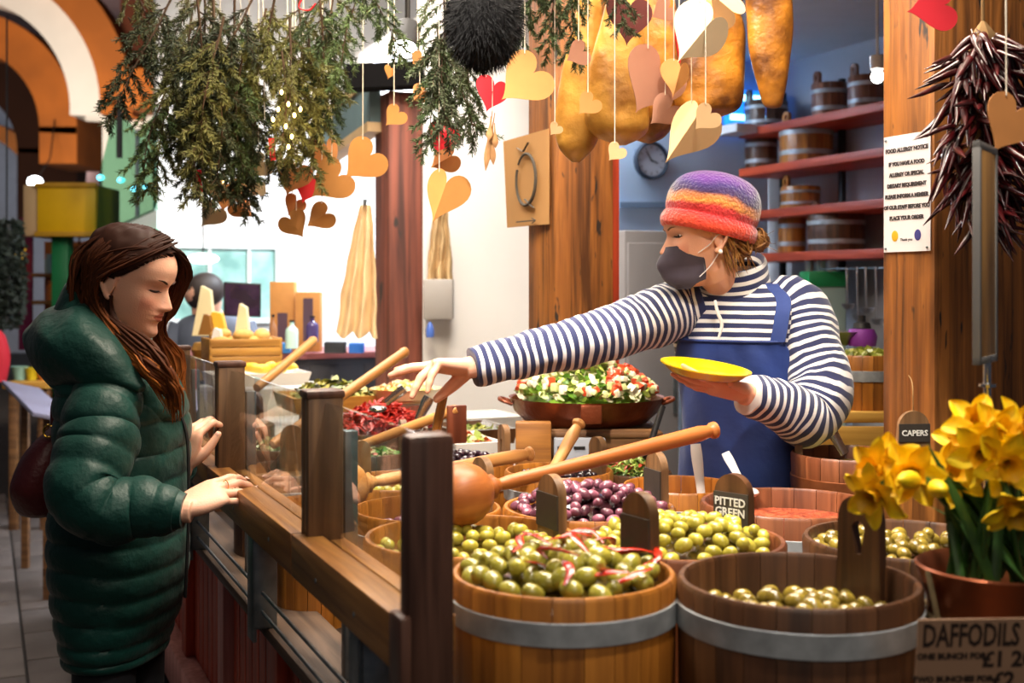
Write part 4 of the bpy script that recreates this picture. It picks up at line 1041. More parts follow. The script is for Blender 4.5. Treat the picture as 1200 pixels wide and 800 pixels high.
        G_ = lambda x, y, z: T(-.01+(x+.01)*1.09, y*1.10, .11+(z-.11)*1.115)
        pts = [G_(x0, .004, zc+.002), G_(x0*.9-.004, near*.045, zc-.018), G_(x0*.55-.022-.02*f, near*.074, .150-.008*f), T(-.038-.04*f, near*.082*(1-.25*f), .098), neck]
        if f < .8: pts += [fr0, fr1, fr2]
        else: pts += [T(-.07, near*.05, .0), T(-.06, near*.05, -.04)]
        lock(pts, .0078)
    for i in range(46):                        # combed back from the hairline above the temple
        f = i/45; z = .196-.066*f; x = (.032+(z-.150)*.95 if z > .15 else .032+(z-.150)*1.15)+.004; w = hint(HW, z); y = near*w*max(0, 1-(max(x, 0)/hint(HF, z))**2)**.5
        x2 = -.030-.02*(1-f)
        lock([T(x, y-.002, z), T(x*.55-.012, near*(.079 if f > .3 else .066+.04*f), z+.004-.01*f), T(x2, near*.084, .118+.025*(1-f)), T(-.045, near*.080, .085), T(-.04, near*.074, .05)], .0052)
    for i in range(16):                        # hair falling in front of the shoulder, from behind the jaw
        x = rnd.uniform(-.02, .02)
        pts = [T(-.02+x, near*.074, .075), T(-.005+x, near*.068, .03), W(160+rnd.uniform(-6, 12), 402+rnd.uniform(-6, 10), 2.61), W(184+rnd.uniform(-9, 9), 428+rnd.uniform(-6, 8), 2.585), W(200+rnd.uniform(-8, 9), 455+rnd.uniform(-8, 10), 2.59), W(206+rnd.uniform(-8, 8), 482+rnd.uniform(-14, 12), 2.62)]
        lock(pts, .008)
    for i in range(26):                        # far side, sweeping off the forehead and hanging beyond the cheek
        f = i/25; x0 = .074-.10*f
        pts = [T(x0, -.002, .205+.012*(1-(x0/.09)**2)), T(x0*.9+.022, .04, .196), T(x0*.55+.058, .072, .160), T(x0*.3+.066, .084, .115), T(x0*.2+.058, .085, .06), T(.055+.02*rnd.random(), .078, .0), W(204+rnd.uniform(-6, 9), 420, 2.80), W(208+rnd.uniform(-7, 7), 458+rnd.uniform(-10, 16), 2.79)]
        lock(pts, .0075)
    for i in range(18):                        # back of the head
        f = i/17; y = -.07+.14*f
        pts = [T(-.02, y*.4, .224), T(-.075, y*.8, .195), T(-.108, y, .13), T(-.105, y, .06), T(-.085, y*.9, .0), T(-.07, y*.9, -.05)]
        lock(pts, .0095)
    h.build('hair', M_hair, o, smooth=80)
    # shoulder bag
    bg = thing('shoulder_bag', 'burgundy leather shoulder bag hanging behind the green coat', 'bag', tc(40, 606)-cf*.0, math.radians(-8))
    bm = mat('burgundy_leather', c('#5a1a1c'), .45, var=.25, vscale=14, bump=.25, bscale=80)
    o2 = MB(); bc = lambda px, py: W(px+13, py, 2.80)
    o2.loft([(bc(38, 604), cf*.02, cr_*.03), (bc(38, 598), cf*.055, cr_*.06), (bc(42, 570), cf*.07, cr_*.10), (bc(50, 540), cf*.068, cr_*.10), (bc(58, 515), cf*.05, cr_*.075), (bc(64, 495), cf*.02, cr_*.03)], 40, 40, lambda t, a: 1+.035*mnoise.noise(Vector((math.cos(a)*2, math.sin(a)*2, t*4)))); o2.build('bag_body', bm, bg, smooth=80)
    o2 = MB(); st = [bc(60, 503)+cr_*.03, bc(66, 470)+cr_*.05-cf*.0, bc(84, 440)+cr_*.05, bc(108, 428)+cr_*.10]; o2.tube(st, .010, 8, sub=20, flat=.4); o2.build('strap', bm, bg)
    o2 = MB(); pc = W(57, 505, 2.72); o2.tube([pc+Vector((math.cos(a)*.012, 0, math.sin(a)*.014)) for a in [2*PI*i/20 for i in range(21)]], .0022, 8, cap=False); o2.build('ring', mat('gold', c('#d8a840'), .2, 1), bg)
customer()
# ---------------------------------------------------------------- stallholder in the striped top
SD = 3.16
SE = thing('person', 'stallholder in striped top, blue apron and knitted hat pointing across the olives', 'person', (W(862, 400, SD).x, SD, .12), 0)
MhS = Matrix.Translation(W(824, 281, 3.08)) @ Matrix.Rotation(math.radians(189), 4, 'Z') @ Matrix.Rotation(math.radians(6), 4, 'Y') @ Matrix.Scale(1.07, 4) @ Matrix.Translation((0, 0, -.098))
def seller():
    o = SE; up = Vector((0, 0, 1)); th = math.radians(-118)
    sf = Vector((math.cos(th), math.sin(th), 0)); sr = Vector((math.sin(th), -math.cos(th), 0))    # forward (to camera, left); her right = image left
    T = lambda x, y, z: MhS @ Vector((x, y, z))
    tc = lambda px, py: W(px, py, SD)
    body = [head_mb().xf(MhS)]
    nb = tc(866, 345)
    nk = MB(); nk.tube([nb-up*.05, nb, T(-.024, 0, .02), T(-.014, 0, .08)], [.06, .052, .052, .052], 24, sub=16); body.append(nk)
    tr = MB(); tr.loft([(tc(868, 350), sr*.13, sf*.06), (tc(868, 400), sr*.14, sf*.09), (tc(870, 470), sr*.12, sf*.08), (tc(870, 560), sr*.15, sf*.10)], 24, 12); body.append(tr)
    # pointing right arm
    shR = W(795, 362, 3.16); elR = W(690, 398, 3.00); wrR = W(553, 430, 2.90)
    a = MB(); a.tube([shR, shR.lerp(elR, .5), elR, elR.lerp(wrR, .5), wrR, wrR+(wrR-elR).normalized()*.015], [.05, .045, .04, .036, .028, .026], 16, sub=24); body.append(a)
    pr = {'i': (9, 2, 6, 4), 'm': (1, 10, 14, 8), 'r': (-6, 46, 20, 10), 'p': (-13, 62, 24, 12), 't': (44, 22, 10, 6)}
    pr = {'i': (-7, 58, 16, 8), 'm': (-3, 40, 18, 8), 'r': (2, 14, 12, 6), 'p': (8, 2, 8, 6), 't': (50, 40, 10, 5)}
    pr = {'i': (10, 0, 6, 4), 'm': (3, 8, 12, 6), 'r': (-8, 48, 16, 8), 'p': (-20, 60, 14, 8), 't': (34, 52, 4, 2)}
    hR, tipsR = hand_mb(pr, -1, 1.25)
    MR = frame_from(Vector((-.985, -.08, .06)), Vector((.02, .28, .95)), wrR); hR.xf(MR @ Matrix.Scale(1.05, 4)); body.append(hR)
    # left arm with the plate
    shL = W(932, 368, 3.12); elL = W(958, 478, 2.98); wrL = W(876, 462, 2.86)
    a = MB(); a.tube([shL, shL.lerp(elL, .5), elL, elL.lerp(wrL, .5), wrL, wrL+(wrL-elL).normalized()*.015], [.05, .046, .042, .036, .028, .027], 16, sub=24); body.append(a)
    pl = {'i': (6, 4, 10, 8), 'm': (1, 2, 10, 8), 'r': (-4, 2, 10, 8), 'p': (-10, 4, 12, 8), 't': (52, -18, 12, 6)}
    hL, tipsL = hand_mb(pl, -1)
    ML = frame_from(Vector((-.95, -.15, .22)), Vector((-.20, -.42, -.88)), wrL); hL.xf(ML @ Matrix.Scale(1.05, 4)); body.append(hL)
    b = body_mesh(o, body, .0025, MhS, c('#dfa587'), c('#b0604c'), c('#d08068'))
    nail(MR, tipsR, b, M_nail); nail(ML, tipsL, b, M_nail)
    br = mat('light_brown_brow', c('#6a4424'), .7)
    for s in (1, -1):
        brow_and_lash(MhS, o, s, br, True, .004)
        e = MB(); p = Vector((face_x(s*.031, .1125)-.0085, s*.031, .1125)); e.ell(T(*p), (.0118,)*3, 16, 12); e.build('eye', mat('eye_white', c('#e8e0d8'), .15), o)
        e = MB(); q = p+Vector((.0098, 0, -.0005)); Mx = MhS @ basis((0, 1, 0), (0, 0, 1), (1, 0, 0), q); e.ell(Mx.translation, (.0052, .0052, .0022), 14, 8, Mx); e.build('iris', mat('iris', c('#3a2a1c'), .1), o)
    # striped top
    NAVY, OFFW = c('#1c2350'), c('#e6e2de')
    M_top = attr_stripes('striped_jersey', 'ln', .0225, NAVY, OFFW, .56)
    rings = [(tc(872, 640), sr*.172, sf*.125), (tc(872, 560), sr*.165, sf*.12), (tc(872, 500), sr*.158, sf*.118), (tc(872, 450), sr*.165, sf*.125), (tc(870, 410), sr*.180, sf*.130), (tc(868, 375), sr*.188, sf*.118), (tc(867, 352), sr*.165, sf*.098), (tc(866, 338), sr*.115, sf*.082), (tc(865, 331), sr*.088, sf*.072)]
    wr_ = lambda t, a: 1+.012*math.sin(4*a+t*11)+.02*mnoise.noise(Vector((math.cos(a)*2.5, math.sin(a)*2.5, t*6)))
    tp = MB(); tp.loft(rings, 96, 120, wr_, exp=2.2)
    tp.build('torso_knit', M_top, o, smooth=80)
    def sleeve(pts, rad, cuffr, wob=.006):
        s_ = MB(); s_.tube(pts, rad, 40, sub=110)
        s_.v = [p+Vector((mnoise.noise(p*16), mnoise.noise(p*16+Vector((9, 0, 0))), mnoise.noise(p*16+Vector((0, 9, 0)))))*wob+Vector((0, 0, mnoise.noise(p*38)))*.004 for p in s_.v]
        s_.build('sleeve', M_top, o, smooth=80)
    sleeve([tc(822, 354), shR+Vector((.0, 0, .0)), shR.lerp(elR, .45), elR, elR.lerp(wrR, .5), wrR+(elR-wrR).normalized()*.05, wrR+(elR-wrR).normalized()*.003], [.066, .078, .074, .065, .056, .050, .047], .03)
    sleeve([tc(905, 352), shL, shL.lerp(elL, .4)+Vector((.015, 0, 0)), shL.lerp(elL, .8)+Vector((.02, 0, 0)), elL+Vector((-.03, -.012, -.02)), elL.lerp(wrL, .5)+Vector((0, 0, -.012)), wrL+(elL-wrL).normalized()*.0], [.075, .088, .084, .080, .074, .062, .048], .03)
    # half-zip collar folded open
    cl = MB(); cc = lambda px, py: W(px, py, SD-.005)
    cl.loft([(cc(864, 345), sr*.100, sf*.088+up*-.03), (cc(861, 328), sr*.092, sf*.096+up*-.036), (cc(859, 312), sr*.090, sf*.102+up*-.034), (cc(858, 307), sr*.084, sf*.096+up*-.03), (cc(859, 318), sr*.072, sf*.075+up*-.03)], 64, 24, lambda t, a: 1+.03*math.sin(3*a), cap=False)
    cl.build('collar', M_top, o, smooth=80)
    zp = MB(); zp.tube([W(838, 352, 3.03), W(841, 366, 3.02), W(846, 380, 3.018), W(842, 396, 3.015)], [.0035, .0045, .0045, .003], 8, sub=16); zp.build('zip', mat('white_zip', c('#d8d4cc'), .5), o)
    # apron on the front of the torso
    M_ap = mat('blue_apron', c('#16357c'), .75, var=.3, vscale=6, bump=.2, bscale=30, sheen=.2)
    cs, xs, ys = [cr([Vector(r[k]) for r in rings], 60) for k in range(3)]
    ap = MB(); n = 40; vs = []; fs = []; rows = 0
    zt = [(i, cs[i].z) for i in range(60)]
    ztop = W(0, 398, 3.03).z
    for i in range(60):
        if cs[i].z > ztop: break
        wdt = 1.25 if cs[i].z < W(0, 450, 3.03).z else 1.25-.50*(cs[i].z-W(0, 450, 3.03).z)/(ztop-W(0, 450, 3.03).z)
        for k in range(n+1):
            a = PI/2+(k/n-.5)*2*wdt; ca, sa = math.cos(a), math.sin(a); q = (abs(ca)**2.2+abs(sa)**2.2)**(-1/2.2)
            f = 1.055+.012*math.sin(k*.7+i*.25)+.01*mnoise.noise(Vector((k*.2, i*.15, 0)))
            vs.append(cs[i]+(xs[i]*ca+ys[i]*sa)*q*f)
        rows += 1
    m = rows*(n+1); vs += [p-sf*.003 for p in vs]
    for i in range(rows-1):
        for k in range(n):
            q = i*(n+1)+k; fs += [(q, q+1, q+n+2, q+n+1), (m+q, m+q+n+1, m+q+n+2, m+q+1)]
    for k in range(n): q = (rows-1)*(n+1)+k; fs.append((q, q+1, m+q+1, m+q))
    for i in range(rows-1):
        for k in (0, n): q = i*(n+1)+k; fs.append((q, q+n+1, m+q+n+1, m+q))
    ap.add(vs, fs); apo = ap.build('apron', M_ap, o, smooth=80)
    top = [(rows-1)*(n+1)+k for k in (2, n-2)]
    hm = MB(); hm.tube([vs[(rows-1)*(n+1)+k]+sf*.003 for k in range(n+1)], .004, 6); hm.build('hem', M_ap, apo)
    SURF = lambda i, a, f: cs[i]+(xs[i]*math.cos(a)+ys[i]*math.sin(a))*((abs(math.cos(a))**2.2+abs(math.sin(a))**2.2)**(-1/2.2))*f
    for kk, sg in ((2, -1), (n-2, 1)):
        st = MB(); a0 = PI/2+(kk/n-.5)*2*.75; P_ = []
        for q in range(24):
            f = q/23; i = min(59, int(round(rows-1+(58-rows)*f))); P_.append(SURF(i, a0+(PI/2+sg*1.15-a0)*f**1.5, 1.065+.05*f))
        P_ = cr(P_[::3]+[P_[-1]], 24)
        vv = []; ff = []
        for i, p in enumerate(P_):
            for s1, s2 in ((-1, 0), (1, 0), (1, 1), (-1, 1)): vv.append(p+sr*.019*s1+sf*.004*s2)
        for i in range(23):
            for k in range(4): ff.append((i*4+k, i*4+(k+1) % 4, i*4+4+(k+1) % 4, i*4+4+k))
        st.add(vv, ff); st.build('apron_strap', M_ap, o, smooth=60)
    # trousers down to the raised floor
    tm = mat('dark_trousers', c('#15151c'), .8, var=.2)
    for s in (1, -1):
        l = MB(); x = sr*.09*s; q = SE.location
        l.tube([q+x+up*.86, q+x+up*.5, q+x+up*.1], [.105, .08, .055], 20, sub=14); l.build('trouser_leg', tm, o)
        l = MB(); l.loft([(q+x-sf*.08+up*.03, sr*.03, up*.03), (q+x-sf*.02+up*.05, sr*.045, up*.05), (q+x+sf*.14+up*.03, sr*.04, up*.028), (q+x+sf*.17+up*.02, sr*.012, up*.012)], 18, 14); l.build('shoe', M_black, o)
    # mask
    mk = MB(); n, m = 36, 28; vs = []; fs = []
    for i in range(m+1):
        f = i/m; z = -.014+.104*f; hw = .058*(1-.38*abs(2*f-1)**2.2)
        for k in range(n+1):
            y = (k/n*2-1)*hw; zz = max(z, -.008); bx = hint(HF, zz)*max(0.02, 1-(y/max(hint(HW, zz), .05))**2)**.5
            bx += .016*ga(f-.52, .34)*ga(y, .034)+.010*ga(y, .018)*ga(f-.6, .35)+.009
            vs.append(T(bx, y, z))
    mm = len(vs); vs += [T(*( (MhS.inverted() @ p)-Vector((.003, 0, 0)))) for p in vs]
    for i in range(m):
        for k in range(n):
            q = i*(n+1)+k; fs += [(q, q+1, q+n+2, q+n+1), (mm+q, mm+q+n+1, mm+q+n+2, mm+q+1)]
    mk.add(vs, fs); mko = mk.build('face_mask', mat('dark_violet_fabric', c('#3a2f3e'), .7, var=.2, vscale=30, sheen=.3), o, smooth=80)
    for s in (1, -1):
        lp = MB(); lp.tube([T(.035, s*.058, .068), T(.01, s*.072, .085), T(-.008, s*.078, .104), T(-.022, s*.080, .108)], .0013, 6, sub=12)
        lp.tube([T(.035, s*.052, .012), T(.01, s*.064, .035), T(-.012, s*.075, .066), T(-.02, s*.079, .074)], .0013, 6, sub=12)
        lp.build('ear_loop', mat('white_elastic', c('#dcd8d8'), .7), mko)
    er = MB(); er.ell(T(-.012, .083, .066), (.006,)*3, 12, 8); er.build('earring', mat('pearl', c('#e8e2dc'), .15, coat=.6), o)
    # hair: nape, temples and a loose bun
    M_h = mat('blond_brown_hair', c('#6e4420'), .5, col2=c('#a87840'), vscale=60, spec=.35)
    h = MB(); rnd = random.Random(9)
    for i in range(90):
        y0 = rnd.uniform(-.07, .07); z0 = rnd.uniform(.06, .12)
        pts = [T(-.06+rnd.uniform(-.03, .03), y0, z0+.02), T(-.092, y0*.8, z0-.015), T(-.110, y0*.45, .075+rnd.uniform(-.015, .02)), T(-.122, y0*.2, .085+rnd.uniform(-.02, .02))]
        h.tube(pts, [.003, .0035, .003, .0015], 5, sub=10)
    for i in range(70):
        p = Vector((rnd.uniform(-1, 1), rnd.uniform(-1, 1), rnd.uniform(-1, 1))).normalized(); q = p.orthogonal().normalized(); r_ = p.cross(q); R_ = rnd.uniform(.014, .027)
        ph = rnd.uniform(0, 6.3); pts = [T(*(Vector((-.137, .0, .083))+(q*math.cos(ph+t)+r_*math.sin(ph+t))*R_*(1+.05*t))) for t in [k*.5 for k in range(9)]]
        h.tube(pts, [.001]+[.0032]*7+[.0008], 5)
    for i in range(40):                        # loose wisps by the ear and down the nape
        if i < 22: p = Vector((-.03+rnd.uniform(-.02, .012), .068+rnd.uniform(0, .008), .095)); e = p+Vector((-.02+rnd.uniform(-.015, .02), rnd.uniform(-.01, .005), -.055-rnd.uniform(0, .04)))
        else: p = Vector((-.085, rnd.uniform(-.05, .05), .08)); e = p+Vector((rnd.uniform(-.03, .01), 0, -.05-rnd.uniform(0, .03)))
        h.tube([T(*p), T(*p.lerp(e, .5))+Vector((rnd.uniform(-.006, .006), 0, 0)), T(*e)], [.002, .0018, .0004], 4, sub=8)
    for i in range(24):
        e = Vector((-.137, 0, .083))+Vector((rnd.uniform(-1, .6), rnd.uniform(-1, 1), rnd.uniform(-1, 1)))*.042
        h.tube([T(-.13, 0, .083), T(*e)], [.0015, .0004], 4)
    h.build('hair', M_h, o, smooth=80)
    # knitted hat with rolled brim
    ht = MB(); tl = math.radians(-19); rings = []
    Rt = Matrix.Rotation(tl, 3, 'Y')
    def rg(z, rx, ry, cx=0): 
        X = MhS.to_3x3() @ (Rt @ Vector((rx, 0, 0))); Y = MhS.to_3x3() @ Vector((0, ry, 0)); return (MhS @ (Rt @ Vector((cx, 0, z-.12))+Vector((-.006, 0, .12))), X, Y)
    for z, rx, ry, cx in ((.114, .100, .080, -.008), (.110, .110, .088, -.008), (.118, .118, .096, -.008), (.133, .120, .098, -.008), (.146, .116, .094, -.008), (.152, .112, .092, -.008), (.166, .116, .095, -.008), (.192, .115, .095, -.009), (.218, .108, .089, -.010), (.240, .092, .076, -.012), (.256, .064, .054, -.014), (.264, .030, .026, -.014), (.266, .004, .004, -.014)):
        rings.append(rg(z, rx, ry, cx))
    ht.loft(rings, 72, 90, lambda t, a: 1+.012*mnoise.noise(Vector((math.cos(a)*4, math.sin(a)*4, t*9))), cap=False)
    M_hat = bpy.data.materials.new('knit_ombre'); M_hat.use_nodes = True; N, L = nodes(M_hat); bs = N['Principled BSDF']; bs.inputs['Roughness'].default_value = .95; bs.inputs['Sheen Weight'].default_value = .6; bs.inputs['Specular IOR Level'].default_value = .2
    at = N.new('ShaderNodeAttribute'); at.attribute_name = 'ln'; tcn = N.new('ShaderNodeTexCoord'); nz = N.new('ShaderNodeTexNoise'); nz.inputs['Scale'].default_value = 12; nz.inputs['Detail'].default_value = 6
    L.new(tcn.outputs['Object'], nz.inputs['Vector']); ma = N.new('ShaderNodeMath'); ma.operation = 'MULTIPLY_ADD'; ma.inputs[1].default_value = .05; L.new(nz.outputs['Fac'], ma.inputs[0]); L.new(at.outputs['Fac'], ma.inputs[2])
    mr = N.new('ShaderNodeMapRange'); mr.inputs[1].default_value = .0; mr.inputs[2].default_value = .19; L.new(ma.outputs[0], mr.inputs[0])
    rp = N.new('ShaderNodeValToRGB'); e = rp.color_ramp.elements; e[0].position = .0; e[0].color = (*c('#d8341c'), 1); e[1].position = 1; e[1].color = (*c('#5a2a78'), 1)
    for p, h_ in ((.24, '#e2482a'), (.38, '#d42c30'), (.47, '#c8302e'), (.53, '#e09040'), (.60, '#c87a4a'), (.66, '#3a2350'), (.76, '#3a2a6a'), (.86, '#5a3080')):
        q = e.new(p); q.color = (*c(h_), 1)
    L.new(mr.outputs[0], rp.inputs[0]); L.new(rp.outputs[0], bs.inputs['Base Color'])
    n2 = N.new('ShaderNodeTexNoise'); n2.inputs['Scale'].default_value = 140; L.new(tcn.outputs['Object'], n2.inputs['Vector']); bp = N.new('ShaderNodeBump'); bp.inputs['Strength'].default_value = .8; bp.inputs['Distance'].default_value = .006
    L.new(n2.outputs['Fac'], bp.inputs['Height']); L.new(bp.outputs[0], bs.inputs['Normal'])
    ht.build('knitted_hat', M_hat, o, smooth=180)
    # the yellow plate she holds
    pc = W(827, 431, 2.80); Mp = frame_from(Vector((.985, .05, -.12)), Vector((.10, -.10, .98)), pc)
    pt = MB(); Rr = .107
    pt.lathe([(0, -.018), (Rr*.72, -.018), (Rr*.80, -.014), (Rr*.96, .0), (Rr, .002), (Rr*1.0, .005), (Rr*.95, .0035), (Rr*.78, -.010), (Rr*.70, -.014), (0, -.014)], 64, (0, 0, 0), None); pt.xf(Mp)
    pt.build('dinner_plate', mat('yellow_enamel', c('#dcb800'), .25, var=.06, coat=.5)); tag(bpy.data.objects['dinner_plate'], 'shiny yellow plate held on the palm of the stallholder', 'plate')
seller()
# ================================================================ hung over the counter
M_kraft = mat('kraft_card', c('#c88a46'), .7, var=.08, vscale=20)
M_kraftb = mat('brown_card', c('#b5763c'), .75, var=.1, vscale=20)
M_cream = mat('cream_card', c('#dcb07c'), .7, var=.06, vscale=20)
M_pale = mat('lit_pale_card', c('#e8cfa4'), .65, var=.04, vscale=20)  # paler tone, lamplight on the hearts put into the card colour
M_rose = mat('rosy_card', c('#a9745a'), .7, var=.06, vscale=20)
M_redc = mat('red_card', c('#d8182a'), .6, var=.06, vscale=20)
M_string = mat('cotton_string', c('#e6d9c4'), .9)
def heart_pts(n=40):
    out = []
    for i in range(n):
        t = 2*PI*i/n; x = 16*math.sin(t)**3; y = 13*math.cos(t)-5*math.cos(2*t)-2*math.cos(3*t)-math.cos(4*t); out.append((x/32, y/30))
    return out
HP = heart_pts()
def heart(label, px, py, size, d, rot, m, yaw=0, fold=0, ztop=2.72, sx=None, tilt=0):
    """size: height in pixels; rot: degrees clockwise in the picture; fold: degrees each half is bent back"""
    k = size*d/FPX; ctr = W(px, py, d); r = math.radians(rot); fo = math.radians(fold)
    root = thing('paper_heart', label, 'paper heart', ctr, math.radians(yaw), 'paper hearts hung on strings'); root.rotation_euler = (math.radians(tilt), 0, math.radians(yaw))
    o = MB(); vs = []; n = len(HP); th = .0009
    def bend(x, z, y0):
        # fold about the heart's own axis
        X = x*math.cos(fo); Y = y0+abs(x)*math.sin(fo); return Vector((X*math.cos(r)+z*math.sin(r), Y, -X*math.sin(r)+z*math.cos(r)))
    pts = [(0, HP[0][1]*k)]+[(x*k, z*k) for x, z in HP[1:]]
    half = n//2
    for y0 in (-th, th):
        for x, z in pts: vs.append(bend(x, z, y0))
    fs = []
    for a0 in (0, n):
        for i in range(1, half):                # strips between the two halves keep the crease
            pass
    # build each half as a fan strip against the axis
    ax = []
    for y0 in (-th, th):
        ax.append(len(vs))
        for i in range(half+1):
            vs.append(bend(0, pts[i][1] if i in (0, half) else pts[0][1]+(pts[half][1]-pts[0][1])*i/half, y0))
    for s, (b, a) in enumerate(((0, ax[0]), (n, ax[1]))):
        for i in range(half):
            j = i+1; fs.append((b+i, b+j, a+j, a+i)); i2, j2 = (n-i) % n, (n-j) % n; fs.append((b+i2, a+i, a+j, b+j2))
    for i in range(n): fs.append((i, (i+1) % n, n+(i+1) % n, n+i))
    o.add(vs, fs); o.build('card', m, root, world=False, smooth=20)
    # string from the topmost lobe
    top = max((bend(x, z, 0) for x, z in pts), key=lambda p: p.z); hole = top*.86
    st = MB(); R_ = root.rotation_euler.to_matrix(); hw = ctr+R_ @ hole; tp = Vector((hw.x+.004*rot/50, hw.y, ztop))
    st.tube([hw+Vector((.002, -.002, 0)), hw.lerp(tp, .3)+Vector((.001, 0, 0)), tp], .0012 if d < 3.2 else .0016, 5); st.build('string', M_string, root)
    return root
HEARTS = [
 ('plain tan heart hanging in front of the left timber post', 427, 188, 54, 3.4, 48, M_kraft, 0, 0),
 ('small tan heart on the black beam left of the spotlight', 463, 136, 28, 3.3, 45, M_kraft, 0, 0),
 ('tiny tan heart high on the string of the small heart by the spotlight', 457, 84, 17, 3.3, 20, M_kraft, 50, 10),
 ('large tan heart overlapping the red one left of the timber post', 389, 212, 54, 3.55, 52, M_kraft, 0, 0),
 ('red heart tucked behind the large tan heart on the left', 362, 217, 40, 3.65, 20, M_redc, 20, 0),
 ('brown heart above the large tan one, bent in half', 384, 180, 46, 3.7, -10, M_kraftb, 35, 30),
 ('tan heart left of the red one, under the greenery', 344, 206, 44, 3.6, 20, M_kraftb, 20, 0),
 ('lowest tan heart on the left, tip turned right', 344, 262, 36, 3.6, -35, M_kraft, 0, 10),
 ('small brown heart just above the lowest left one', 345, 240, 28, 3.65, 30, M_kraftb, 30, 0),
 ('tan heart with a curled end hanging below the red one', 376, 254, 36, 3.6, 55, M_kraft, 10, 15),
 ('brown heart behind the cream one under the greenery', 265, 224, 44, 3.9, 10, M_kraftb, 15, 0),
 ('cream heart under the greenery with a brown one below', 291, 217, 32, 3.85, 50, M_cream, 0, 10),
 ('brown folded heart low under the cream heart', 283, 243, 32, 3.9, -50, M_kraftb, 20, 25),
 ('brightly lit heart under the middle of the greenery', 304, 194, 34, 3.5, 45, M_pale, 10, 20),
 ('small white heart right below the brightly lit one', 305, 220, 18, 3.5, -140, M_pale, 0, 0),
 ('lowest bright cream heart above the head with green coat', 248, 251, 34, 3.7, 40, M_pale, 0, 15),
 ('little cream heart above the lowest bright cream one', 252, 222, 24, 3.7, 10, M_pale, 20, 0),
 ('red heart hanging below the black fur', 577, 108, 44, 2.9, 18, M_redc, 28, 8),
 ('largest plain tan heart right of the black fur', 616, 93, 66, 2.6, 50, M_kraft, 0, 0),
 ('translucent red heart above the folded tan heart', 519, 160, 40, 3.05, 25, M_redc, 10, 15),
 ('small brown heart between the red heart and the folded heart', 523, 186, 40, 3.1, 60, M_kraftb, 20, 20),
 ('big folded tan heart in front of the white wall', 519, 226, 66, 2.95, 20, M_kraft, -12, 34),
 ('small brown heart right of the spotlight', 491, 70, 22, 3.1, 40, M_kraftb, 20, 0),
 ('brown heart below the one right of the spotlight', 493, 110, 26, 3.1, 50, M_kraftb, 30, 20),
 ('tiny tan heart at the edge of the brown poster', 651, 151, 17, 2.7, 40, M_cream, 0, 0),
 ('small tan heart before the leftmost ham', 690, 122, 30, 2.65, 45, M_kraft, 0, 0),
 ('rosy heart high before the leftmost ham', 678, 63, 32, 2.7, 60, M_rose, 20, 0),
 ('little cream heart hanging lowest, beside the wall clock', 722, 178, 24, 2.65, 40, M_cream, 0, 0),
 ('long rosy heart before the hams', 766, 93, 82, 2.75, 30, M_rose, 20, 0),
 ('rosy heart with its tip left, above the big folded heart', 780, 130, 42, 2.72, 50, M_rose, 0, 10),
 ('small folded tan heart between the rosy ones', 795, 88, 48, 2.7, 15, M_kraft, 15, 40),
 ('bright cream folded heart, highest of the large ones', 824, 36, 88, 2.5, 40, M_pale, 15, 35),
 ('cream heart cut by the top edge, right of the bright folded heart', 852, 8, 50, 2.55, 130, M_cream, 0, 35),
 ('biggest folded cream and orange heart above the knitted hat', 806, 152, 82, 2.6, 35, M_cream, -20, 42),
 ('small cream heart on the right end of the biggest folded heart', 828, 138, 34, 2.5, 45, M_cream, 0, 0),
 ('brown heart at the top edge above the rosy hearts', 778, 12, 30, 2.75, 60, M_rose, 0, 0),
 ('narrow red heart seen almost edge on before the hams', 797, 50, 52, 2.72, 10, M_redc, 68, 0),
 ('dark red heart at the top edge between two hams', 737, 20, 60, 2.85, 5, mat('dark_red_card', c('#5a1812'), .7), 20, 0),
 ('red heart at the top edge on the right timber post', 1096, 8, 60, 2.25, 80, M_redc, 0, 0),
 ('tan heart hanging over the dried chillies', 1184, 143, 72, 1.95, 30, M_kraftb, 10, 0),
]
for h in HEARTS: heart(*h)
# dried leaf spray on a string
lf = thing('dried_leaf_spray', 'spray of dried brown leaves hanging below the red heart', 'dried leaves', W(572, 165, 2.9))
for i in range(6):
    o = MB(); a = random.uniform(-10, 10); p0 = W(577+random.uniform(-3, 3), 128+i*4, 2.9); p1 = W(568+i*2.4+random.uniform(-3, 3), 160+6*i*(i % 2)+random.uniform(0, 14), 2.9+random.uniform(-.01, .01))
    if i == 0: p1 = W(569, 200, 2.9)
    o.tube([p0, p0.lerp(p1, .4), p0.lerp(p1, .75), p1], [.001, .0025, .008, .0008], 8, sub=12, flat=.25); o.build('leaf', mat('dry_leaf', c('#a87848'), .8, var=.3, vscale=40), lf)
o = MB(); o.tube([W(577, 130, 2.9), W(577, 60, 2.9), W(577, -120, 2.9)], .001, 5); o.build('string', M_string, lf)
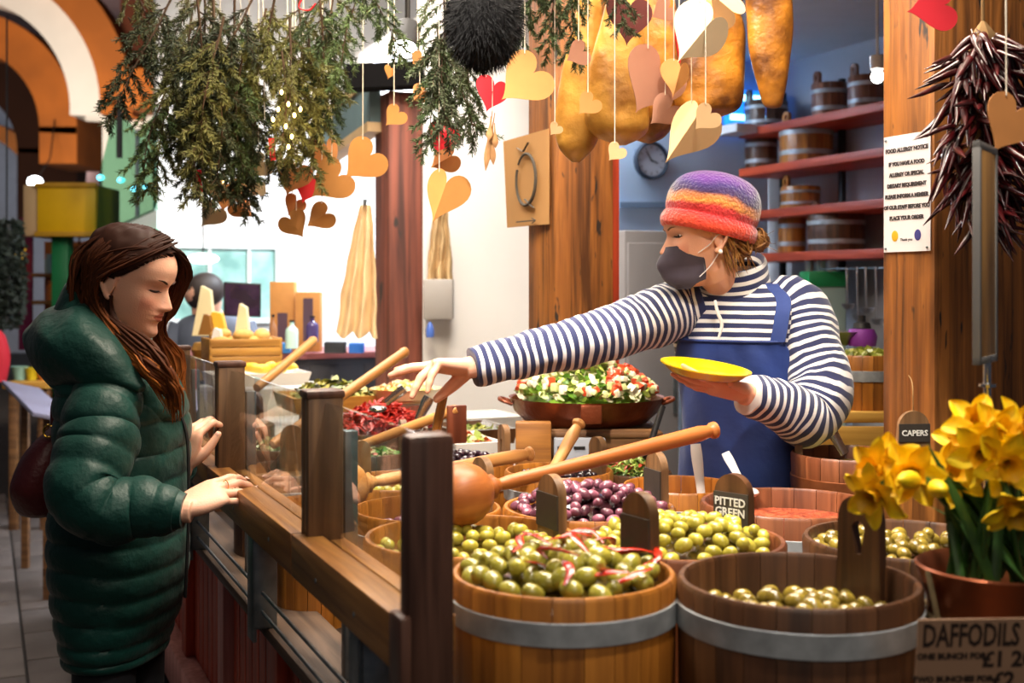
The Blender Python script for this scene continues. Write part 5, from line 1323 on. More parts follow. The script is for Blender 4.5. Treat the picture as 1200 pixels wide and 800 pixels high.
# ---- conifer sprigs
M_fir = [mat('fir_dark', c('#3a4426'), .75, var=.4, vscale=30, rnd=.3), mat('fir_olive', c('#6a6a34'), .75, var=.35, vscale=30, rnd=.3), mat('fir_green', c('#4a6030'), .7, var=.35, vscale=30, rnd=.25)]
M_twig = mat('fir_twig', c('#4a3420'), .85, var=.3)
def sprig(seed, L_=.42, nt=20, drp=.5):
    """hanging conifer branch: origin at the cut end, growing down -Z; returns (twigs, needles)"""
    r = random.Random(seed); tw = MB(); nd = MB()
    def needles(p, q, ln, n):
        d = (q-p).normalized(); x = d.orthogonal().normalized(); y = d.cross(x)
        for i in range(n):
            f = (i+r.random())/n; b = p.lerp(q, f); a = r.uniform(0, 6.3); v = (x*math.cos(a)+y*math.sin(a))*.75+d*.8; v.normalize()
            w = v.cross(Vector((r.uniform(-1, 1), r.uniform(-1, 1), r.uniform(-1, 1)))).normalized()*.0016; t = b+v*ln*r.uniform(.7, 1.2)
            nd.add([b-w, b+w, t+w*.5, t-w*.5], [(0, 1, 2, 3)])
    main = [Vector((0, 0, 0))]
    d = Vector((r.uniform(-.2, .2), r.uniform(-.2, .2), -1)).normalized()
    for i in range(8):
        d = (d+Vector((r.uniform(-.12, .12), r.uniform(-.12, .12), -.05))).normalized(); main.append(main[-1]+d*L_/8)
    tw.tube(main, [.004-.0004*i for i in range(9)], 5)
    needles(main[6], main[8], .016, 40)
    for i in range(nt):
        f = .12+.86*i/nt; k = min(int(f*8), 7); b = main[k].lerp(main[k+1], f*8-k); a = i*2.4+r.uniform(-.4, .4)
        l = L_*(.36*(1-f*.55))*r.uniform(.7, 1.15); d2 = Vector((math.cos(a)*.8, math.sin(a)*.8, -.75)).normalized()
        p1 = b+d2*l*.5; p2 = p1+(d2+Vector((0, 0, -drp))).normalized()*l*.5
        tw.tube([b, p1, p2], [.002, .0015, .0007], 4); needles(b.lerp(p1, .15), p1, .017, int(l*420)); needles(p1, p2, .017, int(l*480))
        for j in range(3):
            bb = (b.lerp(p1, .4), p1, p1.lerp(p2, .5))[j]; d3 = (d2+Vector((r.uniform(-.8, .8), r.uniform(-.8, .8), r.uniform(-.6, .2)))).normalized(); e = bb+d3*l*.38
            tw.tube([bb, e], [.001, .0005], 3); needles(bb, e, .015, int(l*220))
    return tw, nd
SPR = []
for v in range(4):
    a, b = sprig(20+v, .42, 20 if v < 3 else 14, .5); SPR.append((a.mesh('twigs', M_twig, 40), [b.mesh('needles', m, 0) for m in M_fir]))
def hang(px, py, d, sc, v, mi, label, group, tilt=0, yaw=None):
    p = W(px, py, d); root = thing('conifer_sprig', label, 'conifer branch', p, 0, group)
    root.rotation_euler = (random.uniform(-.15, .15), math.radians(tilt)+random.uniform(-.1, .1), random.uniform(0, 6.3) if yaw is None else yaw); root.scale = (sc,)*3
    root.rotation_mode = 'XYZ'
    inst('twigs', SPR[v][0], root); inst('needles', SPR[v][1][mi], root)
g1 = 'conifer branches of the big hanging bunch on the left'
lb1 = 'conifer branch in the big bunch hanging over the woman in green'
spots1 = [(205, -10, 3.5, 1.05), (225, 10, 3.6, 1.1), (250, 0, 3.5, 1.15), (275, -5, 3.6, 1.1), (240, 40, 3.45, 1.1), (215, 60, 3.4, 1.0), (265, 60, 3.5, 1.05), (290, 30, 3.6, 1.05), (200, 80, 3.5, .9), (235, 95, 3.4, .9), (280, 95, 3.5, .75),
          (195, 105, 3.35, .75), (245, 130, 3.5, .8), (262, 20, 3.3, 1.0), (230, -20, 3.3, 1.1), (185, 20, 3.7, .9), (300, -10, 3.4, 1.0), (220, 30, 3.6, 1.0), (255, 75, 3.35, .95), (285, 60, 3.4, .9), (210, 115, 3.45, .8), (240, -40, 3.6, 1.1)]
for i, (px, py, d, sc_) in enumerate(spots1): hang(px, py, d, sc_, i % 4, (0, 1, 0, 2)[i % 4], lb1, g1, (i % 5-2)*6)
hang(150, -30, 3.6, .8, 1, 1, 'thin conifer twig reaching out alone at the far left of the hanging bunch', 'single conifer twigs', 20)
hang(150, 20, 3.6, .55, 3, 1, 'short pale conifer twig before the orange arch', 'single conifer twigs', -30)
g2 = 'yellowish conifer branches left of the timber post'; lb2 = 'yellowish conifer branch in the bunch just left of the timber post'
for i, (px, py, d, sc_) in enumerate([(325, -20, 3.4, 1.1), (350, -10, 3.5, 1.1), (375, -20, 3.4, 1.0), (395, -30, 3.5, .9), (340, 20, 3.4, 1.0), (362, 40, 3.4, 1.0), (385, 15, 3.5, .85), (330, 60, 3.3, .75), (358, 75, 3.4, .8), (312, 10, 3.5, .95)]): hang(px, py, d, sc_, i % 4, (1, 1, 2, 1)[i % 4], lb2, g2, (i % 5-2)*6)
g3 = 'conifer branches around the spotlight'; lb3 = 'green conifer branch hanging around the spotlight and black fur'
for i, (px, py, d, sc_) in enumerate([(415, -50, 3.2, .75), (520, -30, 3.0, .8), (524, 10, 3.0, .85), (535, 0, 3.1, .9), (512, 30, 3.1, .7), (518, 45, 3.0, .7), (545, 20, 3.2, .8), (425, -20, 3.2, .7)]): hang(px, py, d, sc_, i % 4, (2, 2, 0, 2)[i % 4], lb3, g3, (i % 5-2)*7)
g4 = 'short conifer sprigs right of the black fur'; lb4 = 'short green conifer sprig hanging before the middle timber post'
for i, (px, py, d, sc_) in enumerate([(645, -60, 2.7, .62), (660, -70, 2.7, .62), (678, -65, 2.75, .66), (695, -75, 2.8, .6)]): hang(px, py, d, sc_, i % 4, 2, lb4, g4, (i % 3-1)*6)
# red berries / ribbons between the branches
for i, (px, py, h) in enumerate(((232, 212, 26), (318, 175, 26))):
    o = MB(); o.bar(W(px, py-h/2, 3.3), W(px+2, py+h/2, 3.3), .016, .004, (0, 1, 0)); tag(o.build('red_ribbon', M_redc), ('red ribbon end below the left part of the greenery', 'red ribbon end below the middle of the greenery')[i], 'ribbon', 'red ribbons in the greenery')
o = MB(); o.tube([W(358, -8, 3.2), W(350, 8, 3.2), W(362, 12, 3.2), (W(370, 4, 3.2))], .004, 6, sub=16, flat=.5); tag(o.build('red_ribbon', M_redc), 'red ribbon bow at the top edge of the greenery', 'ribbon', 'red ribbons in the greenery')
# glowing specks added for highlights on the ornaments and greenery
M_glow = mat('warm_speck', c('#ffd890'), .4, emit=9, emitcol=c('#ffcf80'))
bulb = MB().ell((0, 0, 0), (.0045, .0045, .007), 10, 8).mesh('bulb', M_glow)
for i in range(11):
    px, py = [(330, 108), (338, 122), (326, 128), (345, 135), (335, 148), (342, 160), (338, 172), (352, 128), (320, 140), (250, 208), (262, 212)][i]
    o = inst('glow_speck', bulb, None, W(px, py, 3.22 if i < 9 else 3.6)); tag(o, 'small warm glowing highlight speck in the greenery', 'light', 'glowing specks in the greenery')
point('greenery_glow', W(334, 132, 3.1), 2.2, (1, .72, .36), .04)  # unseen lamp inside the greenery
# ---- spotlight fixture
sl_ = thing('spotlight', 'black ceiling spotlight with glowing white face among the branches', 'spotlight', W(475, 60, 3.6))
dirn = Vector((-.05, -.75, -1)).normalized(); p = W(474, 58, 3.6); Ms = frame_from(dirn, (0, 1, 0), p)
MB().lathe([(.036, -.10), (.042, -.095), (.044, .0), (.040, .002), (.037, -.012), (0, -.012)], 28, (0, 0, 0), None).xf(Ms @ basis((0, 1, 0), (0, 0, 1), (1, 0, 0), (0, 0, 0))).build('housing', M_black, sl_)
MB().lathe([(0, -.008), (.037, -.008), (.036, -.004), (0, -.002)], 24).xf(Ms @ basis((0, 1, 0), (0, 0, 1), (1, 0, 0), (0, 0, 0))).build('lens', mat('lamp_face', (1, .97, .92), .5, emit=14, emitcol=(1, .97, .92)), sl_)
o = MB(); o.tube([p-dirn*.1, p-dirn*.1+Vector((0, 0, .12)), Vector((p.x, p.y, 2.82))], .008, 8); o.build('stem', M_black, sl_)
# ---- black fur hanging over the counter
fu = thing('fur_muff', 'black shaggy fur bundle hanging at the top edge', 'fur', W(567, 85, 2.35))
fc = W(567, 22, 2.35); MB().ell(fc, (.072, .07, .098), 24, 16).build('core', mat('black_fur', c('#0b0808'), .9), fu)
o = MB(); rnd = random.Random(2)
for i in range(5200):
    v = Vector((rnd.gauss(0, 1), rnd.gauss(0, 1), rnd.gauss(0, 1))).normalized(); b = fc+Vector((v.x*.071, v.y*.069, v.z*.097)); t = b+(v+Vector((rnd.uniform(-.5, .5), rnd.uniform(-.5, .5), -.6))).normalized()*rnd.uniform(.012, .026)
    w = v.cross(Vector((rnd.uniform(-1, 1), rnd.uniform(-1, 1), rnd.uniform(-1, 1)))).normalized()*.0009; o.add([b-w, b+w, t], [(0, 1, 2)])
tag(o.build('hairs', MATS['black_fur'], fu, smooth=0), kind='stuff')
o = MB(); o.tube([fc+Vector((0, 0, .08)), Vector((fc.x, fc.y, 2.72))], .003, 6); o.build('string', M_black, fu)
# ---- hams
M_ham = mat('cured_ham', c('#b5741e'), .42, col2=c('#5e3410'), vscale=14, bump=.6, bscale=26, coat=.25)
M_hamf = mat('ham_fat', c('#c8923c'), .42, col2=c('#8a5a18'), vscale=11, bump=.5, bscale=22, coat=.25)
def ham(label, prof, d, m):
    root = thing('cured_ham', label, 'ham', W(prof[-1][0], prof[-1][1], d), 0, 'cured hams hanging over the counter')
    o = MB(); o.loft([(W(px, py, d), Vector((w*d/FPX/2, 0, 0)), Vector((0, w*d/FPX/2*.62, 0))) for px, py, w in prof], 36, 60, lambda t, a: 1+.05*math.sin(2*a+t*5)+.07*mnoise.noise(Vector((math.cos(a)*1.6+d*9, math.sin(a)*1.6, t*5))))
    o.build('meat', m, root, smooth=180)
    s = MB(); s.tube([W(prof[0][0], prof[0][1]+6, d), Vector((W(prof[0][0], 0, d).x, d, 2.72))], .003, 6); s.build('string', M_string, root); return root
ham('golden ham, leftmost, with a rounded bottom before the timber post', [(694, -50, 16), (692, -10, 24), (688, 40, 36), (683, 90, 52), (678, 140, 56), (676, 172, 44), (675, 190, 10)], 3.05, M_hamf)
ham('pale fatty ham second from the left', [(730, -60, 22), (730, -10, 34), (728, 30, 48), (724, 80, 66), (722, 125, 76), (726, 155, 66), (728, 170, 12)], 2.98, M_hamf)
ham('broad brown ham behind the long rosy heart', [(768, -50, 26), (768, 0, 42), (766, 40, 62), (764, 90, 74), (762, 130, 68), (760, 158, 46), (760, 168, 8)], 3.1, M_ham)
ham('wide squat ham behind the bright cream hearts', [(838, -40, 26), (836, 0, 46), (834, 30, 70), (832, 70, 80), (830, 105, 82), (830, 128, 74), (830, 137, 30)], 3.05, M_ham)
ham('slim tapering ham hanging alone on the right', [(900, -60, 46), (901, -20, 52), (902, 20, 52), (902, 55, 48), (904, 90, 38), (905, 112, 28), (906, 124, 20), (906, 127, 5)], 3.0, M_ham)
# ================================================================ right-hand post and flowers
M_paper = mat('white_paper', c('#e9e4e6'), .35, coat=.4)
M_ink = mat('black_ink', c('#3a3438'), .8)
M_tape = mat('chalk_white', c('#e8e4da'), .8)
nt = thing('allergy_notice', 'white laminated allergy notice pinned to the right timber post', 'notice', postR+U*.08-V*.003+Vector((0, 0, 1.605-postR.z)))
def onL(s, z, off=.004): return Vector((postR.x, postR.y, 0))+U*s-V*off+Vector((0, 0, z))
z0, z1 = 1.605, 1.868; sa, sb = .008, .155
MB().add([onL(sb, z0), onL(sa, z0), onL(sa, z1), onL(sb, z1), onL(sb, z0, .002), onL(sa, z0, .002), onL(sa, z1, .002), onL(sb, z1, .002)], [(0, 1, 2, 3), (7, 6, 5, 4), (0, 4, 5, 1), (1, 5, 6, 2), (2, 6, 7, 3), (3, 7, 4, 0)]).build('sheet', M_paper, nt, smooth=0)
sh = nt.children[0]
lines = ['FOOD ALLERGY NOTICE', 'IF YOU HAVE A FOOD', 'ALLERGY OR SPECIAL', 'DIETARY REQUIREMENT', 'PLEASE INFORM A MEMBER', 'OF OUR STAFF BEFORE YOU', 'PLACE YOUR ORDER']
for i, t in enumerate(lines):
    z = z1-.034-i*.0245-(.006 if i > 0 else 0)
    put_text('lettering', t, .0118 if i else .0125, M_ink, sh, MX(nt).inverted() @ basis(-U, (0, 0, 1), -V, onL((sa+sb)/2, z, .0046)), bold=.0007, space=.95)
put_text('lettering', 'Thank you', .009, M_ink, sh, MX(nt).inverted() @ basis(-U, (0, 0, 1), -V, onL((sa+sb)/2, z0+.027, .0046)))
for s_, h in ((.118, '#d8a820'), (.046, '#3c3c80')):
    o = MB(); o.ell(onL(s_, z0+.036, .0046), (.0105, .0006, .0125), 16, 8, basis(-U, V, (0, 0, 1), (0, 0, 0))); o.build('emblem', mat('emblem_'+h[1:], c(h), .6), sh)
pin = MB().ell((0, 0, 0), (.003, .003, .003), 8, 6).mesh('pin', M_steel)
for s_, z in ((sa+.008, z0+.008), (sb-.008, z0+.008), (sa+.008, z1-.008), (sb-.008, z1-.008)): o = inst('pin', pin, nt); o.location = MX(nt).inverted() @ onL(s_, z, .006)
# brown poster with a looping emblem on the middle post
ps = thing('kraft_poster', 'brown kraft poster with a looping dark emblem on the middle timber post', 'poster', Vector((postM.x, postM.y, 1.71))+U*.14-V*.006)
def onM(s, z, off=.006): return Vector((postM.x, postM.y, 0))+U*s-V*off+Vector((0, 0, z))
za, zb = 1.715, 2.005
MB().add([onM(.29, za+.0, .03), onM(.03, za), onM(.03, zb), onM(.31, zb-.01, .035), onM(.29, za, .032), onM(.03, za, .008), onM(.03, zb, .008), onM(.31, zb-.01, .037)], [(0, 1, 2, 3), (7, 6, 5, 4), (0, 4, 5, 1), (1, 5, 6, 2), (2, 6, 7, 3), (3, 7, 4, 0)]).build('sheet', mat('kraft_paper', c('#b98a54'), .8, var=.08), ps, smooth=0)
o = MB(); cpt = lambda u, v: onM(.16-u*.11, 1.87+v*.13, .0135+.025*(.16-u*.11-.03)/.27+.003)
o.tube([cpt(.55*math.sin(a)*1.0+.05, .62*math.cos(a)-.08) for a in [2*PI*i/28-.9 for i in range(28)]], [.0035+.002*abs(math.sin(i*.11)) for i in range(28)], 6)
o.tube([cpt(.0, -.55), cpt(.3, -.7), cpt(.5, -.78)], .005, 6, flat=.3); o.tube([cpt(-.45, .72), cpt(-.1, .6), cpt(.2, .8)], .004, 6, flat=.3); o.build('emblem', mat('poster_ink', c('#4a443c'), .8), ps.children[0])
o = MB(); o.bar(cpt(-.5, -1.08), cpt(.6, -1.08), .004, .001, V); o.tube([cpt(.4, -1.02), cpt(.6, -1.08), cpt(.4, -1.14)], .002, 5); o.build('arrow', MATS['poster_ink'], ps.children[0])
# ---- string of dried chillies
M_chi = mat('dried_chilli', c('#4a0c0e'), .28, col2=c('#260608'), vscale=30, rnd=.45, coat=.4)
ri = thing('chilli_string', 'big hanging bunch of dark red dried chillies on the right timber post', 'chillies', W(1150, 275, 2.36))
cms = []
for v in range(4):
    o = MB(); b = (.01, .018, .006, .022)[v]; o.tube([(0, 0, 0), (.004, 0, -.004), (.02, 0, -.014-b*.2), (.045, b*.3, -.032-b), (.07, b*.6, -.05-b*1.6)], [.0015, .0065, .0075, .0055, .0008], 7, sub=10, flat=.85)
    o.tube([(-.014, 0, .008), (0, 0, 0)], [.0012, .0018], 5); cms.append(o.mesh('chilli', M_chi, 60))
rnd = random.Random(21)
for i in range(298):
    f = rnd.random(); py = 38+225*f; wid = 58*math.sin(PI*min(1, max(.0, f*.88+.08)))**.5; a = rnd.uniform(-PI*.98, PI*.02)
    a = rnd.uniform(0, 2*PI) if rnd.random() < .2 else rnd.uniform(PI, 2*PI)
    ax_ = W(1152, py, 2.37); rr = wid*2.37/FPX*rnd.uniform(.15, .85)
    p = ax_+Vector((math.cos(a)*rr, math.sin(a)*rr*.8, 0))
    o = inst('chilli', cms[i % 4], ri); s_ = rnd.uniform(.75, 1.1)
    o.location = MX(ri).inverted() @ p; o.rotation_euler = (rnd.uniform(-.6, .6), rnd.uniform(-.55, .75), a+rnd.uniform(-.6, .6)); o.scale = (s_,)*3
o = MB(); o.tube([W(1152, 262, 2.37), W(1152, 150, 2.37), W(1152, 45, 2.37), W(1152, 25, 2.37), W(1150, -260, 2.37)], [.02, .035, .03, .004, .003], 8); o.build('cord', mat('raffia', c('#8a6a40'), .9), ri)
# ---- framed sign on a slim pole, seen almost edge on
fs_ = thing('sign_holder', 'grey framed wooden sign on a slim steel pole, seen almost edge on', 'sign', W(1157, 520, 1.9))
p0 = W(1144, 0, 1.84); p1 = W(1165, 0, 1.95); xd = Vector((p1.x-p0.x, p1.y-p0.y, 0)); wd_ = xd.length; xd.normalize(); yd = Vector((0, 0, 1)).cross(xd)
zt, zb_ = W(0, 170, 1.9).z, W(0, 425, 1.9).z
fr0 = Vector((p0.x, p0.y, 0)); Mf = basis(xd, yd, (0, 0, 1), fr0)
M_fr = mat('grey_metal_frame', c('#8a8682'), .5, .2, var=.2)
MB().bbox((.008, -.004, zb_+.01), (wd_-.008, .004, zt-.01), .001, Mf).build('panel', wood('sign_panel_wood', c('#e0a860'), c('#b8803c'), 'z', .5, .7), fs_)
for lo, hi in (((0, -.006, zb_), (.012, .006, zt)), ((wd_-.012, -.006, zb_), (wd_, .006, zt)), ((0, -.006, zt-.012), (wd_, .006, zt)), ((0, -.006, zb_), (wd_, .006, zb_+.012))): MB().bbox(lo, hi, .0015, Mf).build('frame_bar', M_fr, fs_)
o = MB(); pp = W(1157, 425, 1.905); o.tube([Vector((pp.x, pp.y, zb_+.01)), Vector((pp.x, pp.y, .781))], .006, 12); o.lathe([(.006, 0), (.013, .002), (.013, .007), (.006, .009)], 14, (pp.x, pp.y, W(0, 455, 1.9).z)); o.build('pole', M_chrome, fs_)
# ---- capers label hanging by a loop of twine
cp = thing('capers_sign', 'small wooden capers sign hanging on twine by the right timber post', 'sign', W(1070, 520, 2.5))
Mc = basis((.99, .1, 0), (-.1, .99, 0), (0, 0, 1), W(1070, 503, 2.5))
k = 2.5/FPX
MB().prism([(x, z) for x, z in paddle_outline(44*k, -20*k, 22*k)], .012, Mc).build('board', M_pad, cp)
MB().box((-19*k, -.0085, -14*k), (19*k, -.006, 7*k), Mc).build('plate', M_plate, cp)
put_text('lettering', 'CAPERS', .0165, M_tape, cp.children[1], MX(cp).inverted() @ Mc @ basis((1, 0, 0), (0, 0, 1), (0, -1, 0), (0, -.0088, -4*k)), bold=.0004)
o = MB(); q = Mc @ Vector((0, 0, 18*k)); o.tube([q, q+Vector((.002, .01, .06)), onL(.08, W(0, 440, 2.67).z, -.001)], .0013, 5, sub=10); o.build('twine', mat('raffia', c('#8a6a40'), .9), cp)
# ---- copper pot of daffodils
pc = W(1170, 663, 1.72); M_cop = mat('old_copper', c('#9c5636'), .35, .75, var=.3, vscale=12)
pot = thing('flower_pot', 'copper flower pot wrapped in cord holding daffodils', 'pot', (pc.x, pc.y, .781))
Rp = .112; Hp = pc.z-.781
MB().lathe([(Rp*.62, 0), (Rp*.70, .02), (Rp*.80, Hp*.5), (Rp*.88, Hp*.86), (Rp*.98, Hp*.95), (Rp*1.03, Hp), (Rp*1.0, Hp+.003), (Rp*.95, Hp-.004), (Rp*.84, Hp*.85), (Rp*.6, .02), (0, .02)], 48).build('vessel', M_cop, pot, world=False)
o = MB()
for i in range(9):
    z = Hp*.60+i*.0085; r_ = Rp*.84+(.004)+.0008*i; o.tube([(r_*math.cos(a), r_*math.sin(a), z+.002*math.sin(a*2+i)) for a in [2*PI*k/40 for k in range(41)]], .0042, 6, cap=False)
o.build('cord_wrap', mat('jute_cord', c('#8a7a58'), .9, var=.3, vscale=60), pot, world=False)
o = MB(); o.tube([(-Rp*1.0, -.03, Hp), (-Rp*.95, -.06, Hp*.8), (-Rp*.8, -.07, Hp*.5), (-Rp*.72, -.075, Hp*.2)], .004, 6, sub=20); o.tube([(-Rp*.9, -.06, Hp*.7), (-Rp*1.02, -.04, Hp*.55), (-Rp*.9, -.05, Hp*.35)], .0035, 6, sub=16); o.build('cord_end', MATS['jute_cord'], pot, world=False)
o = MB(); o.lathe([(0, 0), (Rp*.83, 0), (Rp*.83, .01), (0, .012)], 24, (0, 0, Hp*.78)); o.build('soil', mat('soil', c('#1c140c'), .95), pot, world=False)
M_yel = mat('daffodil_yellow', c('#f8d80a'), .55, col2=c('#e8bc00'), vscale=25, sss=0); M_yel2 = mat('daffodil_trumpet', c('#f2b400'), .55, var=.2, vscale=25)
M_stem = mat('daffodil_green', c('#3f6a26'), .5, col2=c('#27481a'), vscale=20)
def petal_mesh(seed):
    r = random.Random(seed); o = MB(); n, m = 9, 7; vs = []; fs = []
    for i in range(n):
        f = i/(n-1); w = .0150*math.sin(PI*min(1, f*.93+.05))**.75
        for k in range(m):
            g = k/(m-1)*2-1; vs.append((.006+.046*f, g*w, .006*f-.010*f*f+.004*g*g+.0025*math.sin(f*6+g*3+seed)))
    for i in range(n-1):
        for k in range(m-1): q = i*m+k; fs.append((q, q+1, q+m+1, q+m))
    o.add(vs, fs); return o.mesh('petal', M_yel, 180)
PET = [petal_mesh(i) for i in range(3)]
def trumpet():
    o = MB(); n, m = 28, 9; vs = []; fs = []
    for i in range(m):
        f = i/(m-1); r_ = .0075+.004*f+.009*max(0, f-.6)**1.4*3
        for k in range(n): a = 2*PI*k/n; rr = r_*(1+(.10*math.sin(7*a) if f > .7 else 0)*(f-.7)/.3); vs.append((rr*math.cos(a), rr*math.sin(a), .032*f+(.002*math.sin(7*a+1) if i == m-1 else 0)))
    for i in range(m-1):
        for k in range(n): fs.append((i*n+k, i*n+(k+1) % n, (i+1)*n+(k+1) % n, (i+1)*n+k))
    fs.append(tuple(range(n))); o.add(vs, fs); return o.mesh('trumpet', M_yel2, 180)
TRU = trumpet()
def daffodil(px, py, d, face, label, sc_=1.0, bud=False, droop=0.0):
    hd = W(px, py, d); fd = Vector(face).normalized()
    ft = Vector((pc.x+random.uniform(-.05, .05), pc.y+random.uniform(-.04, .04), pc.z-.03))
    root = thing('daffodil', label, 'daffodil', ft, 0, 'daffodils in the copper pot')
    if bud:
        h = bpy.data.objects.new('bud', None); bpy.data.objects.remove(h)
        o = MB(); o.tube([hd-fd*.02, hd-fd*.006, hd+fd*.012, hd+fd*.034, hd+fd*.046], [.004, .010, .013, .010, .003], 12, sub=14); o.build('bud', M_yel, root, smooth=180)
    else:
        M = frame_from(fd.orthogonal(), fd, hd); rt = M.to_euler()
        R0 = random.uniform(0, 1)
        for k in range(6):
            o = inst('petal', PET[k % 3], root); q = Matrix.Rotation(2*PI*k/6+R0, 4, 'Z') @ Matrix.Rotation(-.25-random.uniform(0, .35) if k % 2 else -.1-random.uniform(0, .4), 4, 'Y')
            o.matrix_basis = MX(root).inverted() @ M @ q @ Matrix.Scale(sc_, 4)
        o = inst('trumpet', TRU, root); o.matrix_basis = MX(root).inverted() @ M @ Matrix.Scale(sc_, 4)
    o = MB(); bk = hd-fd*.025; up = Vector((0, 0, .03)); o.tube([ft, ft.lerp(bk, .55)+Vector((0, 0, .05)), bk+Vector((0, 0, .012))-fd*.01, hd], [.0045, .0042, .004, .0055], 8, sub=18); o.build('stem', M_stem, root, smooth=80)
DAF = [(1034, 552, 1.70, (-.8, -.5, .15), 'open daffodil farthest left, facing left'), (1030, 578, 1.68, (-.75, -.55, -.25), 'open daffodil low on the left, tipped down'), (1046, 548, 1.74, (-.5, -.7, .4), 'open daffodil just above the leftmost bloom'),
       (1112, 558, 1.72, (.1, -.9, .5), 'daffodil in the middle left of the bunch, facing up'), (1144, 500, 1.72, (-.2, -.8, .6), 'tallest daffodil left of the crown of the bunch'), (1165, 510, 1.70, (.1, -.9, .3), 'daffodil in the crown of the bunch facing forward'),
       (1150, 530, 1.66, (-.3, -.95, -.05), 'daffodil under the tallest bloom, facing the front'), (1190, 505, 1.70, (.4, -.8, .4), 'daffodil at the right crown of the bunch'), (1200, 535, 1.66, (.3, -.9, .0), 'daffodil on the right edge, facing front'),
       (1134, 520, 1.74, (-.5, -.6, .5), 'daffodil between the left blooms and the crown'), (1176, 540, 1.64, (0, -1, -.2), 'daffodil below the crown, nodding'), (1183, 588, 1.62, (.1, -.75, -.65), 'lowest daffodil, hanging down over the pot'), (1068, 556, 1.70, (-.3, -.9, .1), 'daffodil beside the two green leaves'), (1212, 515, 1.72, (.5, -.6, .3), 'daffodil cut by the right edge')]
for px, py, d, f, lb in DAF: daffodil(px, py, d, f, lb, 1.0)
daffodil(1096, 572, 1.66, (-.1, -.9, .1), 'plump half open daffodil bud in front of the stems', bud=True)
daffodil(1070, 562, 1.67, (-.6, -.7, .1), 'slim daffodil bud left of the plump bud', bud=True)
for i in range(24):
    a = random.uniform(0, 6.28); ft = Vector((pc.x+.07*math.cos(a), pc.y+.055*math.sin(a), pc.z-.03)); tx = random.uniform(1088, 1215); ty = random.uniform(535, 610); e = W(tx, ty, 1.70+random.uniform(-.05, .06))
    if i == 0: e = W(1087, 520, 1.68)
    if i == 1: e = W(1105, 545, 1.69)
    o = MB(); o.tube([ft, ft.lerp(e, .5)+Vector((0, 0, .015)), e], [.006, .007, .001], 8, sub=12, flat=.25); tag(o.build('daffodil_leaf', M_stem, smooth=80), 'long narrow green leaf standing among the daffodil stems', 'leaf', 'daffodil leaves in the pot')
# price card
pcard = thing('price_card', 'handwritten kraft price card for daffodils at the lower right corner', 'price card', W(1145, 800, 1.58))
k = 1.56/FPX; Mc = basis((.995, .05, 0), (-.05, .98, .15), (.0, -.15, .98), W(1150, 765, 1.56))
M_card = mat('kraft_price_card', c('#a98468'), .75, var=.1)
MB().box((-78*k, -.001, -200*k), (78*k, .001, 43*k), Mc).build('card', M_card, pcard)
cd = pcard.children[0]; M_ink2 = mat('brown_ink', c('#2c1c14'), .8)
TX = lambda x, z: MX(pcard).inverted() @ Mc @ basis((1, 0, 0), (0, 0, 1), (0, -1, 0), (x*k, -.0014, z*k))
put_text('lettering', 'DAFFODILS', .0445, M_ink2, cd, TX(-14, 22) @ Matrix.Diagonal((.57, 1, 1, 1)), bold=.0010)
put_text('lettering', 'ONE BUNCH FOR', .0115, M_ink2, cd, TX(-36, -3), bold=.0006)
put_text('lettering', '£1 20', .030, M_ink2, cd, TX(32, -8), bold=.0010)
put_text('lettering', 'TWO BUNCHES FOR', .0115, M_ink2, cd, TX(-33, -32), bold=.0006)
put_text('lettering', '£2', .030, M_ink2, cd, TX(28, -34), bold=.0010)
# ================================================================ copper pan, crates and the far end of the counter
def ray_plane(px, py, p0, n):
    dr = W(px, py, 1.0)-Vector((0, 0, CAMH)); k = (Vector(p0)-Vector((0, 0, CAMH))).dot(n)/dr.dot(n); return Vector((0, 0, CAMH))+dr*k
M_crate = wood('old_crate', c('#8a6038'), c('#5c3c20'), 'x', .6, .7, (.6, .5, .45), bump=.4)
cr1 = thing('display_crate', 'worn wooden crate carrying the copper pan of salad', 'crate', (W(690, 0, 3.58).x, 3.58, .78), 0)
zc = W(0, 498, 3.58).z-.78
for x in (-.19, .175): MB().bbox((x, -.17, 0), (x+.015, .17, zc-.016), .003).build('side', M_crate, cr1, world=False)
for i in range(3):
    MB().bbox((-.174, -.18, .02+i*.115), (.174, -.165, .02+i*.115+.09), .003).build('slat', M_crate, cr1, world=False)
for i in range(4): MB().bbox((-.20, -.185+i*.092, zc-.015), (.20, -.185+i*.092+.088, zc), .003).build('top_board', M_crate, cr1, world=False)
cr2 = thing('wooden_block', 'honey wooden block left of the crate with the copper pan', 'block', (.06, 3.362, .78), 0)
MB().bbox((-.05, -.027, 0), (.05, .028, W(0, 497, 3.3).z-.78), .004).build('body', wood('honey_block', c('#b0742e'), c('#7c4a1a'), 'x', .5, .7), cr2, world=False)
MB().bbox((-.04, -.0295, .05), (.04, -.0272, .052), .0004).build('groove', M_wal, cr2, world=False)
pz = .78+zc; pcx = W(687, 466, 3.58); Rp2 = 91*3.58/FPX; pan = thing('copper_pan', 'wide hammered copper pan heaped with chopped salad', 'pan', (pcx.x, pcx.y, pz+.001))
hp = pcx.z-pz
MB().lathe([(0, .0), (Rp2*.60, .0), (Rp2*.78, .012), (Rp2*.93, hp*.55), (Rp2*.985, hp), (Rp2*1.0, hp+.004), (Rp2*.965, hp), (Rp2*.90, hp*.55), (Rp2*.75, .018), (0, .012)], 56).build('bowl', mat('hammered_copper', c('#8a4426'), .38, .55, var=.35, vscale=10, bump=.3, bscale=40), pan, world=False)
